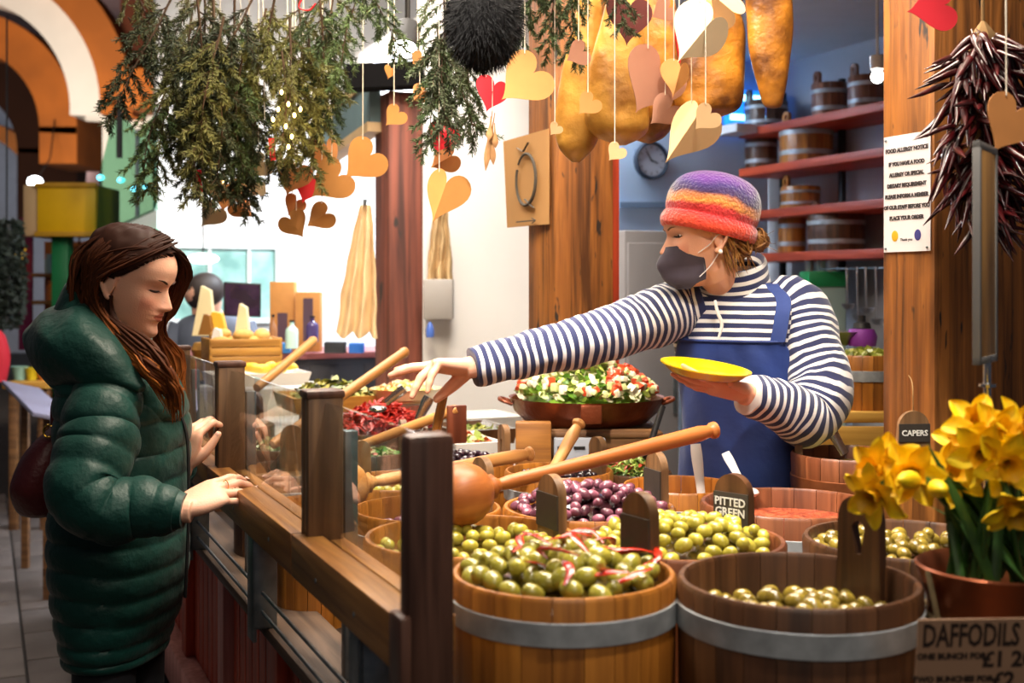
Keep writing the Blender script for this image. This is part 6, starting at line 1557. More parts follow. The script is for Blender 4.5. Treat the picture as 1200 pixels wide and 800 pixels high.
for sgn in (-1, 1):
    o = MB(); o.tube([(sgn*Rp2*.95, -.04, hp*.8), (sgn*Rp2*1.1, -.03, hp*.95), (sgn*Rp2*1.1, .03, hp*.95), (sgn*Rp2*.95, .04, hp*.8)], .006, 8, sub=16); o.build('handle', MATS['hammered_copper'], pan, world=False)
o = MB().bbox((-.03, -Rp2*.99-.004, hp*.35), (.03, -Rp2*.93, hp*1.0), .003); o.build('rivet_plate', MATS['hammered_copper'], pan, world=False)
bits(None, 'leafy_salad', 'chopped green lettuce and pepper heaped in the copper pan', 'salad', ['#8ab03c', '#5f8a2a', '#b8c860', '#e0d8b0'], 900, 0.0, .115, .016, 31, 'leaf', .92, Vector((pcx.x, pcx.y, 0)), Rp2*.97, pcx.z)
rnd = random.Random(77)
CH = {'cheese_cube': ('white cheese cube scattered over the salad in the copper pan', 'cheese', mat('feta', c('#efe6c8'), .6, var=.08, vscale=60)), 'tomato_piece': ('diced tomato piece on the salad in the copper pan', 'tomato', mat('tomato_dice', c('#d8502a'), .3, var=.3, vscale=40, rnd=.25, coat=.3)), 'cucumber_piece': ('pale green cucumber dice on the salad in the copper pan', 'cucumber', mat('cucumber_dice', c('#c8cc88'), .4, var=.2, rnd=.2))}
for nm, (lb, ct2, m) in CH.items():
    me = MB().bbox((-.011, -.009, -.008), (.011, .009, .008), .003).mesh(nm, m, 40)
    for i in range(44 if nm != 'tomato_piece' else 56):
        r = Rp2*.9*math.sqrt(rnd.random()); a = rnd.uniform(PI*.9, PI*2.1) if rnd.random() < .75 else rnd.uniform(0, 6.28); f = r/Rp2
        if nm == 'tomato_piece' and rnd.random() < .5: a = rnd.uniform(1.6*PI, 2.05*PI); r = Rp2*rnd.uniform(.5, .9); f = r/Rp2
        o = inst(nm, me, None, (pcx.x+r*math.cos(a), pcx.y+r*math.sin(a), pcx.z+.115*(1-f*f)+.006), (rnd.uniform(0, 3), rnd.uniform(0, 3), rnd.uniform(0, 3)), (rnd.uniform(.75, 1.25),)*3); tag(o, lb, ct2, 'diced pieces on the copper pan salad')
# steel grille box and herbs behind the purple olives
gb = thing('vented_box', 'grey plastic box with dark slots behind the purple olives', 'box', W(668, 535, 3.2)); q = W(668, 522, 3.345); M = basis((1, 0, 0), (0, 1, 0), (0, 0, 1), (q.x, q.y, .78))
MB().bbox((-.045, 0, 0), (.10, .03, q.z-.78+.02), .004, M).build('panel', mat('grey_plastic', c('#8f939c'), .5), gb)
for i in range(3): MB().box((-.035+i*.045, -.002, q.z-.78-.01), (-.003+i*.045, .001, q.z-.78-.002), M).build('slot', M_black, gb)
hb = tub('shallow tub of shredded green herbs left of the apron', 745, 545, 80, 1.02, M_wal, ((.6, .14),), 16, d=3.28, R=.10)
bits(hb, 'shredded_herbs', 'shredded green and red herbs in the tub left of the apron', 'herbs', ['#7a9a3a', '#a8b858', '#b8452a', '#5a7a2a'], 320, -.01, .045, .013, 41, 'strip')
# dark folded stand strut beside the apron
o = MB(); o.bar(W(757, 535, 3.15), W(776, 478, 3.25), .012, .03, (0, 1, 0), .002); tag(o.build('stand_strut', M_black), 'black folding strut standing between the copper pan and the apron', 'strut')
# ---- far end: riser, trays, basket, cheeses
rs = thing('display_riser', 'pale stepped riser at the far end of the counter', 'riser', S(3.2, .72, .78), AX)
M_rise = mat('pale_riser', c('#cfc4b4'), .6, var=.1)
for (s0, s1, z, tt) in ((-.25, .45, .18, .40), (.45, .80, .30, .20)): MB().bbox((-.50, s0, 0), (tt, s1, z), .006).build('step', M_rise, rs, world=False)
def tray(name, label, p, w, l, h, m, rz=AX, cat='tray', th=.012, flare=1.08):
    root = thing(name, label, cat, p, rz)
    o = MB(); a, b = w/2, l/2
    def rect(k, z): return [(-a*k, -b*k, z), (a*k, -b*k, z), (a*k, b*k, z), (-a*k, b*k, z)]
    i = 1-2*th/min(w, l); vs = rect(1, 0)+rect(flare, h)+rect(flare*i, h)+rect(i, th); fs = [(3, 2, 1, 0), (12, 13, 14, 15)]
    for s in (0, 4, 8):
        for k in range(4): fs.append((s+k, s+(k+1) % 4, s+4+(k+1) % 4, s+4+k))
    o.add(vs, fs); o.build('pan', m, root, world=False, smooth=0); return root
M_ytray = wood('yellow_wood_tray', c('#d8a850'), c('#b88430'), 'x', .45, .6, (.8, .7, .6)); M_wtray = mat('white_enamel', c('#e8e4dc'), .25, coat=.4)
ty = W(390, 462, 4.35); t1 = tray('wooden_tray', 'yellow wooden tray heaped with pickled green peppers', (ty.x, ty.y, ty.z-.05), .34, .30, .055, M_ytray)
bits(None, 'pickled_peppers', 'pickled green and yellow peppers heaped in the yellow tray', 'peppers', ['#9a9a3c', '#6a7a2a', '#c8bc68', '#3c3c1c'], 330, 0, .06, .022, 51, 'leaf', .95, Vector((ty.x, ty.y, 0)), .155, ty.z-.01)
tw = W(476, 455, 4.3); t2 = thing('serving_bowl', 'wide cream serving bowl of diced vegetables behind the red peppers', 'bowl', (tw.x, tw.y, tw.z-.055))
MB().lathe([(0, 0), (.07, 0), (.11, .02), (.125, .055), (.13, .057), (.118, .05), (.10, .024), (0, .01)], 40).build('vessel', mat('cream_ceramic', c('#e6cfa0'), .3, coat=.4), t2, world=False)
bits(None, 'diced_vegetables', 'diced pale vegetables in the cream serving bowl', 'vegetables', ['#e0c888', '#c8c860', '#d89050', '#f0e8d0'], 160, 0, .03, .018, 52, 'cube', .85, Vector((tw.x, tw.y, 0)), .12, tw.z-.01)
tz = W(552, 498, 4.0); t3 = tray('steel_tray', 'white rimmed steel tray under the pointing hand', (tz.x, tz.y, tz.z-.05), .20, .26, .05, M_chrome)
tz2 = W(562, 485, 4.36); t4 = tray('enamel_tray', 'empty white enamel tray left of the copper pan', (tz2.x, tz2.y, tz2.z-.04), .22, .24, .04, M_wtray)
for q, r_, zz in ((tz, .08, .03), (tz2, .1, .03)):
    pass
bits(None, 'pickle_mix', 'green pickle mix in the white rimmed steel tray', 'pickle', ['#a8a848', '#7a8a34', '#d0c878'], 140, 0, .012, .016, 53, 'leaf', .9, Vector((tz.x, tz.y, 0)), .085, tz.z-.02)
tq = W(548, 516, 3.73)
t5 = tray('antipasti_tray', 'tray of red and orange antipasti beside the honey block', (tq.x, tq.y, 1.0), .15, .2, .05, M_wtray)
bits(None, 'antipasti', 'red and orange antipasti pieces in the white tray', 'antipasti', ['#c8502a', '#d8883a', '#8a9a3a', '#e8d8b0'], 150, 0, .03, .018, 54, 'leaf', .9, Vector((tq.x, tq.y, 0)), .08, 1.035)
for t_, z in ((t3, tz.z-.05), (t4, tz2.z-.04), (t5, 1.0)):       # stands that carry the trays
    x, y = t_.location.x, t_.location.y; o = MB().bbox((x-.07, y-.07, .78), (x+.07, y+.07, z-.001), .004); tag(o.build('tray_stand', M_wal), {t3: 'small dark stand under the white rimmed steel tray', t4: 'small dark stand under the empty enamel tray', t5: 'small dark stand under the antipasti tray'}[t_], 'stand')
# wooden basket with rolls and cheeses behind the screen
M_bask = wood('yellow_basket', c('#c89440'), c('#94641f'), 'x', .5, .7, (.7, .6, .5))
bq = W(283, 425, 5.0); bk_ = thing('bread_basket', 'yellow wooden basket of rolls at the far end of the counter', 'basket', (bq.x, bq.y, bq.z), AX)
for i in range(3): MB().bbox((-.15, -.10, .0+i*.036), (.15, -.088, .032+i*.036), .003).build('slat', M_bask, bk_, world=False); MB().bbox((-.15, .088, .0+i*.036), (.15, .10, .032+i*.036), .003).build('slat', M_bask, bk_, world=False)
for x in (-.15, .138): MB().bbox((x, -.1, 0), (x+.012, .1, .106), .003).build('end_board', M_bask, bk_, world=False)
MB().bbox((-.14, -.09, 0), (.14, .09, .01), .002).build('base', M_bask, bk_, world=False)
M_roll = mat('bread_roll', c('#d8ac5c'), .7, col2=c('#b07a30'), vscale=12); M_chz = mat('pale_cheese', c('#efdca8'), .6, var=.1); M_chy = mat('yellow_cheese', c('#e8b838'), .5, var=.1)
rl = MB().ell((0, 0, 0), (.05, .034, .028), 16, 10).mesh('bread_roll', M_roll, 180)
for i, (x, y) in enumerate(((-.1, -.03), (-.03, .03), (.04, -.035), (.1, .03), (.0, -.04), (.08, -.03), (-.08, .045))):
    o = inst('bread_roll', rl, None, bk_.matrix_basis @ Vector((x, y, .085+(i > 3)*.03)), (0, .2*(i % 3-1), i)); tag(o, 'golden roll heaped in the yellow wooden basket', 'bread roll', 'rolls in the yellow basket')
bq2 = W(300, 450, 4.75); b2 = tray('paper_tray', 'white paper lined tray of yellow peppers before the basket', (bq2.x, bq2.y, bq2.z), .36, .22, .05, M_wtray)
pp_ = MB(); pp_.tube([(-.045, 0, 0), (-.02, .012, .006), (.02, .012, .006), (.05, -.004, 0)], [.006, .019, .017, .004], 10, sub=12); pme = pp_.mesh('yellow_pepper', M_chy, 180)
for i in range(8): o = inst('yellow_pepper', pme, None, b2.matrix_basis @ Vector((-.12+.034*i, .02*(i % 3-1), .055+.008*(i % 2))), (0, 0, i*.9)); tag(o, 'curved yellow pepper lying on the white paper lined tray', 'pepper', 'yellow peppers in the paper tray')
wq = W(240, 425, 5.2); wt = thing('wooden_trough', 'upright wooden trough beside the bread basket', 'trough', (wq.x, wq.y, 1.12), AX)
MB().bbox((-.07, -.06, 0), (.07, .06, .10), .006).build('box', M_bask, wt, world=False); MB().lathe([(.05, 0), (.06, .03), (.045, .06), (0, .065)], 20, (0, 0, .10)).build('lid', M_bask, wt, world=False)
def wedge(label, px, py, d, h, m, w=.06):
    p = W(px, py, d); o = MB(); o.prism([(-w, 0), (w, 0), (w*.55, h), (-w*.2, h*1.1)], .05, Matrix.Translation(p)); return tag(o.build('cheese_wedge', m), label, 'cheese', 'cheeses at the far end')
wedge('tall pale cheese wedge left of the dark monitor', 240, 393, 5.3, .2, M_chz, .05); wedge('orange yellow cheese block before the monitor', 253, 392, 5.1, .09, M_chy, .05)
wedge('dark rinded cheese piece beside the yellow block', 242, 392, 5.05, .08, mat('dark_rind', c('#8a5a1c'), .6), .03); wedge('white paper cone standing by the basket', 254, 412, 4.95, .09, M_wtray, .03)
wedge('upright pale card right of the monitor', 284, 404, 5.1, .16, M_chz, .035)
def bottle(label, px, py, d, h, r, m, cap=None):
    p = W(px, py, d); t_ = thing('bottle', label, 'bottle', p, 0, 'bottles at the far end'); MB().lathe([(0, 0), (r, 0), (r, h*.6), (r*.9, h*.68), (r*.35, h*.8), (r*.33, h*.95), (0, h*.95)], 16).build('glass', m, t_, world=False); MB().lathe([(r*.4, h*.93), (r*.4, h), (0, h)], 12).build('cap', cap or M_black, t_, world=False)
# ---- office corner: cabinet with maroon top, monitor, boxes
cab = thing('back_cabinet', 'dark cabinet with maroon top behind the far counter', 'cabinet', W(395, 0, 5.9).xy.to_3d(), AX)
ztop = W(0, 412, 5.75).z
MB().bbox((-.75, -.16, 0), (.36, .3, ztop-.03), .006).build('body', mat('charcoal_panel', c('#2c2a30'), .6), cab, world=False)
MB().bbox((-.78, -.19, ztop-.03), (.38, .32, ztop), .004).build('top', mat('maroon_top', c('#8c4a48'), .5), cab, world=False)
for i in range(4): MB().bbox((-.72+i*.27, -.168, .08), (-.72+i*.27+.25, -.16, ztop-.06), .003).build('door', mat('charcoal_panel', c('#2c2a30'), .6), cab, world=False)
mq = W(284, 351, 5.75); mo = thing('monitor', 'dark screen tilted on the back cabinet', 'monitor', W(287, 410, 5.75)); Mm = basis((.95, .2, -.05), (-.2, .97, .1), (.03, -.1, .99), mq); k = 5.75/FPX
MB().bbox((-22*k, -.012, -20*k), (22*k, .012, 20*k), .004, Mm).build('housing', M_black, mo); MB().box((-20*k, -.0135, -18*k), (20*k, -.0125, 18*k), Mm).build('screen', mat('dim_screen', c('#3a2440'), .2, col2=c('#101018'), vscale=9, emit=.12, emitcol=c('#5a3060')), mo)
MB().bbox((mq.x-.03, mq.y-.03, ztop+.001), (mq.x+.05, mq.y+.05, ztop+.012), .003).build('foot', M_black, mo); MB().bar((mq.x+.01, mq.y+.03, ztop+.01), (mq.x+.01, mq.y+.03, mq.z), .03, .015, (0, 1, 0)).build('stand', M_black, mo)
for i, (x0, y0, x1, y1, d, lb) in enumerate(((316, 330, 345, 396, 5.8, 'taller kraft box with a dark window on the back cabinet'), (346, 342, 375, 396, 5.75, 'shorter kraft box with a dark bottle window beside the taller one'))):
    a, b = W(x0, y1, d), W(x1, y0, d); a.z = ztop+.001; t_ = thing('kraft_box', lb, 'box', ((a.x+b.x)/2, d, a.z)); MB().bbox((a.x, d, a.z), (b.x, d+.08, b.z), .003).build('carton', M_kraft, t_); w = b.x-a.x
    MB().box((a.x+w*.32, d-.002, a.z+.05), (b.x-w*.28, d+.001, b.z-.03 if i else a.z+(b.z-a.z)*.55), None).build('window', mat('dark_violet', c('#5a4450'), .4), t_)
bottle('pale mint bottle beside the kraft boxes', 342, 408, 5.5, .13, .03, mat('mint_glass', c('#bfe0d0'), .2)); bottle('slim brown bottle between monitor and boxes', 320, 412, 5.45, .17, .018, mat('brown_glass', c('#9a6a48'), .25)); bottle('dark violet bottle with round shoulders on the maroon top', 366, 400, 5.6, .12, .03, mat('violet_glass', c('#4a3a68'), .2))
for i, (px, w, h, col, lb) in enumerate(((393, .10, .055, '#2a2c30', 'black card terminal with pale front'), (418, .07, .05, '#2a70c8', 'blue packet on the maroon top'), (330, .09, .05, '#2f78b8', 'blue tin before the kraft boxes'))):
    p = W(px, 412 if i < 2 else 415, 5.62); t_ = MB().bbox((p.x-w/2, p.y-.03, ztop+.001), (p.x+w/2, p.y+.03, ztop+h), .006); tag(t_.build('small_box', mat('sb'+col[1:], c(col), .45)), lb, 'box', 'small boxes on the back cabinet')
# assistant with dark hair seen behind the cheeses
pq = W(240, 348, 6.3); pe = thing('person', 'dark haired assistant in grey bent behind the far cheeses', 'person', (pq.x, pq.y, 0))
Mq = Matrix.Translation(pq) @ Matrix.Rotation(math.radians(215), 4, 'Z') @ Matrix.Rotation(math.radians(35), 4, 'Y') @ Matrix.Translation((0, 0, -.11))
hh = head_mb(False); hh.xf(Mq); bd = MB(); bd.add(hh.v, hh.f); up = Vector((0, 0, 1)); q0 = Vector((pq.x+.03, pq.y+.05, 0))
bd.loft([(q0+up*.02, Vector((.09, 0, 0)), Vector((0, .07, 0))), (q0+up*.8, Vector((.15, 0, 0)), Vector((0, .1, 0))), (q0+up*1.15, Vector((.15, 0, 0)), Vector((0, .1, 0))), (q0+up*1.32, Vector((.17, 0, 0)), Vector((0, .09, 0))), (q0+up*1.38, Vector((.06, 0, 0)), Vector((0, .06, 0))), (q0+up*1.44-Vector((.01, .04, 0)), Vector((.05, 0, 0)), Vector((0, .05, 0)))], 20, 30)
body_mesh(pe, [bd], .008, Mq, c('#c99a80'), c('#a86050'), c('#c88070'), 2)
cl_ = MB(); cl_.loft([(q0+up*.75, Vector((.18, 0, 0)), Vector((0, .13, 0))), (q0+up*1.0, Vector((.17, 0, 0)), Vector((0, .12, 0))), (q0+up*1.3, Vector((.20, 0, 0)), Vector((0, .11, 0))), (q0+up*1.38, Vector((.10, 0, 0)), Vector((0, .08, 0)))], 24, 20)
for s in (1, -1): cl_.tube([q0+Vector((s*.17, 0, 1.32)), q0+Vector((s*.24, -.05, 1.1)), q0+Vector((s*.16, -.22, 1.05))], [.06, .05, .035], 12, sub=12)
cl_.build('jumper', mat('grey_jumper', c('#5c6270'), .85, var=.2), pe)
ha = MB(); ha.ell(Mq @ Vector((-.015, 0, .135)), (.108, .092, .10), 20, 14, Mq); ha.build('hair', mat('dark_hair', c('#241812'), .6), pe)
# ---- back window of the stall and cloths
wp = wA; n_ = U
wn = thing('window_1', None, None, ray_plane(262, 374, wA-U*.01, U)); wn['kind'] = 'structure'
a, b = ray_plane(203, 374, wA-U*.01, U), ray_plane(322, 292, wA-U*.01, U); L_ = (b-a).dot(V); Mw = basis(V, U, (0, 0, 1), (a.x, a.y, a.z)); hgt = b.z-a.z
M_frame = mat('pale_window_frame', c('#dfe4e0'), .5)
for lo, hi in (((-.03, -.03, -.03), (L_+.03, .005, 0)), ((-.03, -.03, hgt), (L_+.03, .005, hgt+.03)), ((-.03, -.03, 0), (0, .005, hgt)), ((L_, -.03, 0), (L_+.03, .005, hgt)), ((L_*.33, -.02, 0), (L_*.33+.02, .004, hgt)), ((L_*.72, -.02, 0), (L_*.72+.02, .004, hgt))): MB().box(lo, hi, Mw).build('frame_bar', M_frame, wn)
M_mint = mat('mint_reflection_pane', c('#a9d0c6'), .25, col2=c('#6f9c92'), vscale=5, coat=.5)  # mint reflections in the glass put into the pane colour
for x0, x1 in ((0, .33), (.33, .72), (.72, 1)): MB().box((x0*L_, -.004, 0), (x1*L_, .002, hgt), Mw).build('pane', M_mint, wn)
tq_ = W(238, 303, 6.6); tl_ = thing('ceiling_lamp', 'oval glowing lamp before the mint window', 'lamp', tq_); MB().ell(tq_, (.085, .085, .028), 24, 10).build('shade', mat('lamp_glow', (1, .97, .9), .5, emit=5, emitcol=(1, .96, .88)), tl_); o = MB(); o.tube([tq_+Vector((0, 0, .02)), tq_+Vector((0, 0, 1.3))], .004, 6); o.build('cable', M_black, tl_)
def cloth(label, top, bot, w0, w1, d, m, seed):
    p0, p1 = W(*top, d), W(*bot, d); o = MB(); n, mm = 40, 30; vs = []; fs = []
    for i in range(mm):
        f = i/(mm-1); w = w0+(w1-w0)*f**.7
        for k in range(n):
            g = k/(n-1)*2-1; p = p0.lerp(p1, f); wv = math.sin(g*9+seed+f*2)*.018*(.4+f)
            vs.append(p+Vector((g*w+.008*mnoise.noise(Vector((f*5, g*3, seed))), wv, -.03*abs(math.sin(g*4+seed))*f)))
    m0 = len(vs); vs += [p+Vector((0, .012, 0)) for p in vs]
    for i in range(mm-1):
        for k in range(n-1): q = i*n+k; fs += [(q, q+1, q+n+1, q+n), (m0+q, m0+q+n, m0+q+n+1, m0+q+1)]
    for i in range(mm-1):
        for k in (0, n-1): q = i*n+k; fs.append((q, q+n, m0+q+n, m0+q))
    o.add(vs, fs); t_ = thing('hanging_apron', label, 'apron', p1); o.build('cloth', m, t_, smooth=80)
    h_ = MB(); h_.tube([p0+Vector((0, .02, .02)), p0+Vector((0, -.02, .0)), p0+Vector((0, -.03, .02))], .006, 6); h_.build('hook', M_steel, t_)
M_linen = mat('cream_linen', c('#e0c090'), .85, var=.15, vscale=12); M_linen2 = mat('tan_linen', c('#c8a878'), .85, var=.2, vscale=12)
cloth('cream linen aprons hanging left of the timber post', (428, 240), (418, 388), .02, .085, 4.85, M_linen, 1)
cloth('tan apron hanging on the white wall right of the timber post', (517, 248), (514, 328), .025, .058, 5.0, M_linen2, 2.4)
a, b = W(497, 374, 4.98), W(531, 327, 4.98); o = MB().bbox((a.x, 4.95, a.z), (b.x, 5.05, b.z), .006); tag(o.build('wall_box', mat('grey_wall_box', c('#a09a94'), .6)), 'grey box on the white wall below the tan apron', 'box')
o = MB(); p = W(504, 387, 4.95); o.lathe([(0, -.03), (.016, -.028), (.018, .0), (.010, .025), (.004, .035)], 14, p); tag(o.build('blue_bottle', mat('blue_plastic', c('#4a6ab8'), .3)), 'small blue spray bottle under the grey wall box', 'bottle')
# ---- clock
cpn = ray_plane(763, 188, bw0-U*.02, U); ck = thing('wall_clock', 'round black rimmed clock on the pale blue back wall', 'clock', cpn); k = cpn.y/FPX; Mk = basis(V, (0, 0, 1), -U, cpn)
MB().lathe([(0, -.008), (20*k, -.008), (20*k, .004), (0, .004)], 40).xf(Mk).build('face', mat('clock_face', c('#c8ccd4'), .5), ck); MB().lathe([(18.5*k, -.01), (22.5*k, -.01), (22.5*k, .012), (20.5*k, .018), (18.5*k, .012)], 40, closed=True).xf(Mk).build('rim', mat('clock_rim', c('#2c3440'), .4), ck)
for i in range(12): a = 2*PI*i/12; MB().box((-.4*k, 14*k, .004), (.4*k, 17*k, .0055), Mk @ Matrix.Rotation(a, 4, 'Z')).build('tick', M_black, ck)
for a, l, w in ((1.9, 9, .8), (-.6, 13, .6)): MB().box((-w*k, -2*k, .006), (w*k, l*k, .008), Mk @ Matrix.Rotation(-a, 4, 'Z')).build('hand', M_black, ck)
# ---- blue lit panel, ledge, grey cabinet
q = ray_plane(878, 128, bw0-U*.05, U); k = q.y/FPX; Mb = basis(V, (0, 0, 1), -U, q); bl = thing('blue_light_unit', 'glowing blue lit unit high on the back wall', 'light unit', q-Vector((0, 0, 20*k)))
MB().bbox((-36*k, -20*k, 0), (32*k, 20*k, .05), .006, Mb).build('housing', mat('blue_glow', c('#1a6ad0'), .4, emit=1.6, emitcol=c('#1878e8')), bl)
for y in (11, -12): MB().bbox((-34*k, (y-3.5)*k, .05), (28*k, (y+3.5)*k, .056), .002, Mb).build('tube', mat('blue_tube', c('#a8e0ff'), .4, emit=4, emitcol=c('#90d8ff')), bl)
o = MB().bbox((-50*k, -34*k, 0), (50*k, -24*k, .22), .004, Mb); tag(o.build('wall_ledge', mat('bulkhead_paint', c('#dcdad8'), .7)), 'white ledge under the glowing blue unit', 'ledge')
p = W(757, 0, 4.9); gc = thing('steel_cabinet', 'grey steel cabinet behind the extended arm', 'cabinet', (p.x, p.y, 0), AX); zt2 = W(0, 270, 4.9).z
MB().bbox((-.10, 0, .05), (.16, .4, zt2), .01).build('body', M_grey, gc, world=False); MB().bbox((-.09, -.012, .1), (.15, 0, zt2-.05), .006).build('door', M_grey, gc, world=False); MB().bbox((.12, -.03, 1.0), (.132, -.012, 1.2), .003).build('handle', M_steel, gc, world=False); MB().bbox((-.10, .0, 0), (.16, .4, .05), .004).build('plinth', M_black, gc, world=False)
o = MB(); w0_, w1_ = ray_plane(726, 240, bw0-U*.01, U), ray_plane(790, 240, bw0-U*.01, U); o.bar(w0_, w1_, .012, .03); struct(o.build('trim_16', mat('blue_grey_rail', c('#7f95ad'), .6)))
# ---- shelving with stacked tubs
sh_ = thing('shelving', 'red shelving along the right wall behind the stallholder', 'shelves', (shA.x, shA.y, 0), AX)
ZS = [2.379, 2.166, 1.93, 1.70]
M_shelf = wood('red_shelf_board', c('#c8502e'), c('#a03a20'), 'y', .5, .6, (.7, .6, .55))
for z in ZS: MB().bbox((0, -1.2, z-.045), (.32, 1.15, z), .004).build('shelf_board', M_shelf, sh_, world=False)
for s_ in (-.55, .12, .62, 1.12):
    MB().bbox((.27, s_, 0), (.30, s_+.03, 2.6), .003).build('upright', M_black, sh_, world=False)
def on_shelf(px, row, t=.15):
    """point on the shelf line seen at column px"""
    b = shA+V*t; k = (px-600)/FPX; s_ = (b.x-k*b.y)/(k*U.y-U.x); p = b+U*s_; return Vector((p.x, p.y, ZS[row]+.0005))
def stub(label, px, row, w, h, m, R=None):
    p = on_shelf(px, row); d = p.y; R = R or w*d/FPX/2; H_ = h*d/FPX
    tub(label, 0, 0, 0, p.z+H_, m, ((.25, .12), (.75, .12)), 16, H=H_, loc=(p.x, p.y, 0), R=R, pad=(200, .06, True, None, m), group='empty tubs on the red shelves', name='storage_tub')
M_hon = M_oak
stub('dark tub on the top shelf, leftmost', 897, 0, 52, 34, M_wal); stub('brown tub in the middle of the top shelf', 972, 0, 42, 40, M_wal2); stub('brown tub at the right end of the top shelf', 1016, 0, 44, 40, M_wal2)
stub('dark brown tub on the second shelf, leftmost', 892, 1, 38, 38, M_wal); stub('wide honey coloured tub on the second shelf', 945, 1, 62, 46, M_hon); stub('small flat oak tub on the third shelf', 938, 2, 46, 26, M_hon); stub('narrow yellow tub on the lowest shelf', 928, 3, 32, 42, M_hon); stub('broad dark tub on the lowest shelf', 980, 3, 66, 44, M_wal)
rl2 = thing('utensil_rail', 'steel rail under the lowest red shelf', 'rail', on_shelf(1015, 3)-Vector((0, 0, .1))); a, b = on_shelf(960, 3, .05)-Vector((0, 0, .09)), on_shelf(1040, 3, .05)-Vector((0, 0, .09)); MB().tube([a, b], .005, 8).build('bar', M_steel, rl2)
for q in (a, b): MB().bar(q, q+Vector((0, 0, .045)), .006, .006, (0, 1, 0)).build('bracket', M_steel, rl2)
M_dull = mat('dull_steel', c('#a8a6a8'), .3, .9)
for i, px in enumerate((992, 1004, 1014, 1026)):
    p = on_shelf(px, 3, .04)-Vector((0, 0, .09)); L2 = (.20, .26, .22, .28)[i]; t_ = thing('steel_ladle', ('short steel ladle hanging leftmost under the shelf', 'long steel ladle second under the shelf', 'steel ladle with a deep cup third under the shelf', 'longest steel ladle nearest the timber post')[i], 'ladle', p-Vector((0, 0, L2)), 0, 'steel ladles under the shelf')
    MB().tube([p+Vector((0, 0, .006)), p-Vector((0, .01, L2*.4)), p-Vector((0, .01, L2*.85))], .005, 8, sub=8).build('handle', M_dull, t_); MB().lathe([(0, -.03), (.02, -.026), (.032, -.008), (.034, 0), (.03, -.006), (0, -.024)], 18, p-Vector((0, .03, L2*.85))).build('cup', M_dull, t_)
gq = on_shelf(965, 3, .12); t_ = thing('green_crate', 'bright green box under the shelves behind the shoulder', 'crate', (gq.x, gq.y, 0)); k = gq.y/FPX; zg0, zg1 = W(0, 336, gq.y).z, W(0, 318, gq.y).z
MB().bbox((-.1, -.1, zg0), (.1, .1, zg1), .006).build('lid', mat('green_plastic', c('#1f8a4a'), .4), t_, world=False); MB().bbox((-.09, -.09, 0.13), (.09, .09, zg0), .006).build('bin', mat('pale_green_plastic', c('#a8bcb0'), .5), t_, world=False)
for i, px in enumerate((948, 962, 975)):
    p = on_shelf(px, 3, .12); tag(MB().lathe([(0, 0), (.022, 0), (.024, .06), (.014, .075), (.014, .09), (0, .09)], 14, (p.x, p.y, zg1+.001)).build('white_jar', M_wtray), ('white jar leftmost on the green lid', 'white jar in the middle of the green lid', 'white jar rightmost on the green lid')[i], 'jar', 'white jars on the green lid')
# tub behind the stallholder on a plank bench with cloth and bottle
bt = W(1013, 478, 3.9); bn = thing('plank_bench', 'plank bench beside the right timber post, carrying a tub', 'bench', (bt.x, bt.y, .12)); zb2 = bt.z
for i in range(3): MB().bbox((-.2, -.12+i*.085, zb2-.12-.035), (.2, -.12+i*.085+.08, zb2-.12), .004).build('plank', M_ytray, bn, world=False)
for x in (-.19, .16): MB().bbox((x, -.1, 0), (x+.03, .12, zb2-.156), .003).build('leg', M_wal, bn, world=False)
MB().bbox((-.2, -.13, zb2-.12-.12), (.2, -.115, zb2-.12-.045), .004).build('front_board', M_ytray, bn, world=False)
rt = tub('oak tub of green olives on the bench beside the right timber post', 1013, 415, 70, W(0, 415, 3.9).z, M_oak, ((.62, .2),), 18, H=W(0, 415, 3.9).z-zb2-.001, d=3.9)
bits(rt, 'bench_olives', 'yellow green olives heaped in the tub on the bench', 'olives', ['#8a9030', '#6a701c', '#a8a848'], 130, -.01, .02, .022, 61, 'cube')
p = W(1010, 405, 3.95); t_ = thing('purple_pot', 'purple pot with a black lid on the bench tub', 'pot', p); MB().lathe([(0, 0), (.045, 0), (.05, .03), (.04, .055), (0, .058)], 24).build('pot', mat('purple_cloth', c('#7a2a8a'), .6), t_, world=False); MB().lathe([(0, .058), (.03, .058), (.026, .075), (.012, .08), (.012, .1), (0, .102)], 20).build('lid', M_black, t_, world=False)
p = W(986, 404, 3.98); t_ = thing('steel_bowl', 'shallow steel bowl at the left of the purple pot', 'bowl', p-Vector((0, 0, .0))); MB().lathe([(0, 0), (.03, 0), (.06, .03), (.075, .045), (.07, .045), (.055, .032), (0, .006)], 28).build('bowl', M_dull, t_, world=False)
# bulb lamp by the post
p = W(1028, 90, 4.6); t_ = thing('bulb_lamp', 'small bright lamp beside the top of the right timber post', 'lamp', p); MB().ell(p, (.024,)*3, 16, 10).build('bulb', mat('bulb_glow', (1, .98, .95), .5, emit=16, emitcol=(1, .97, .92)), t_); MB().lathe([(.014, .02), (.028, .03), (.03, .08), (0, .085)], 16, p).build('socket', M_wtray, t_); MB().tube([p+Vector((0, 0, .08)), Vector((p.x, p.y, 2.78))], .006, 6).build('stem', M_wtray, t_)
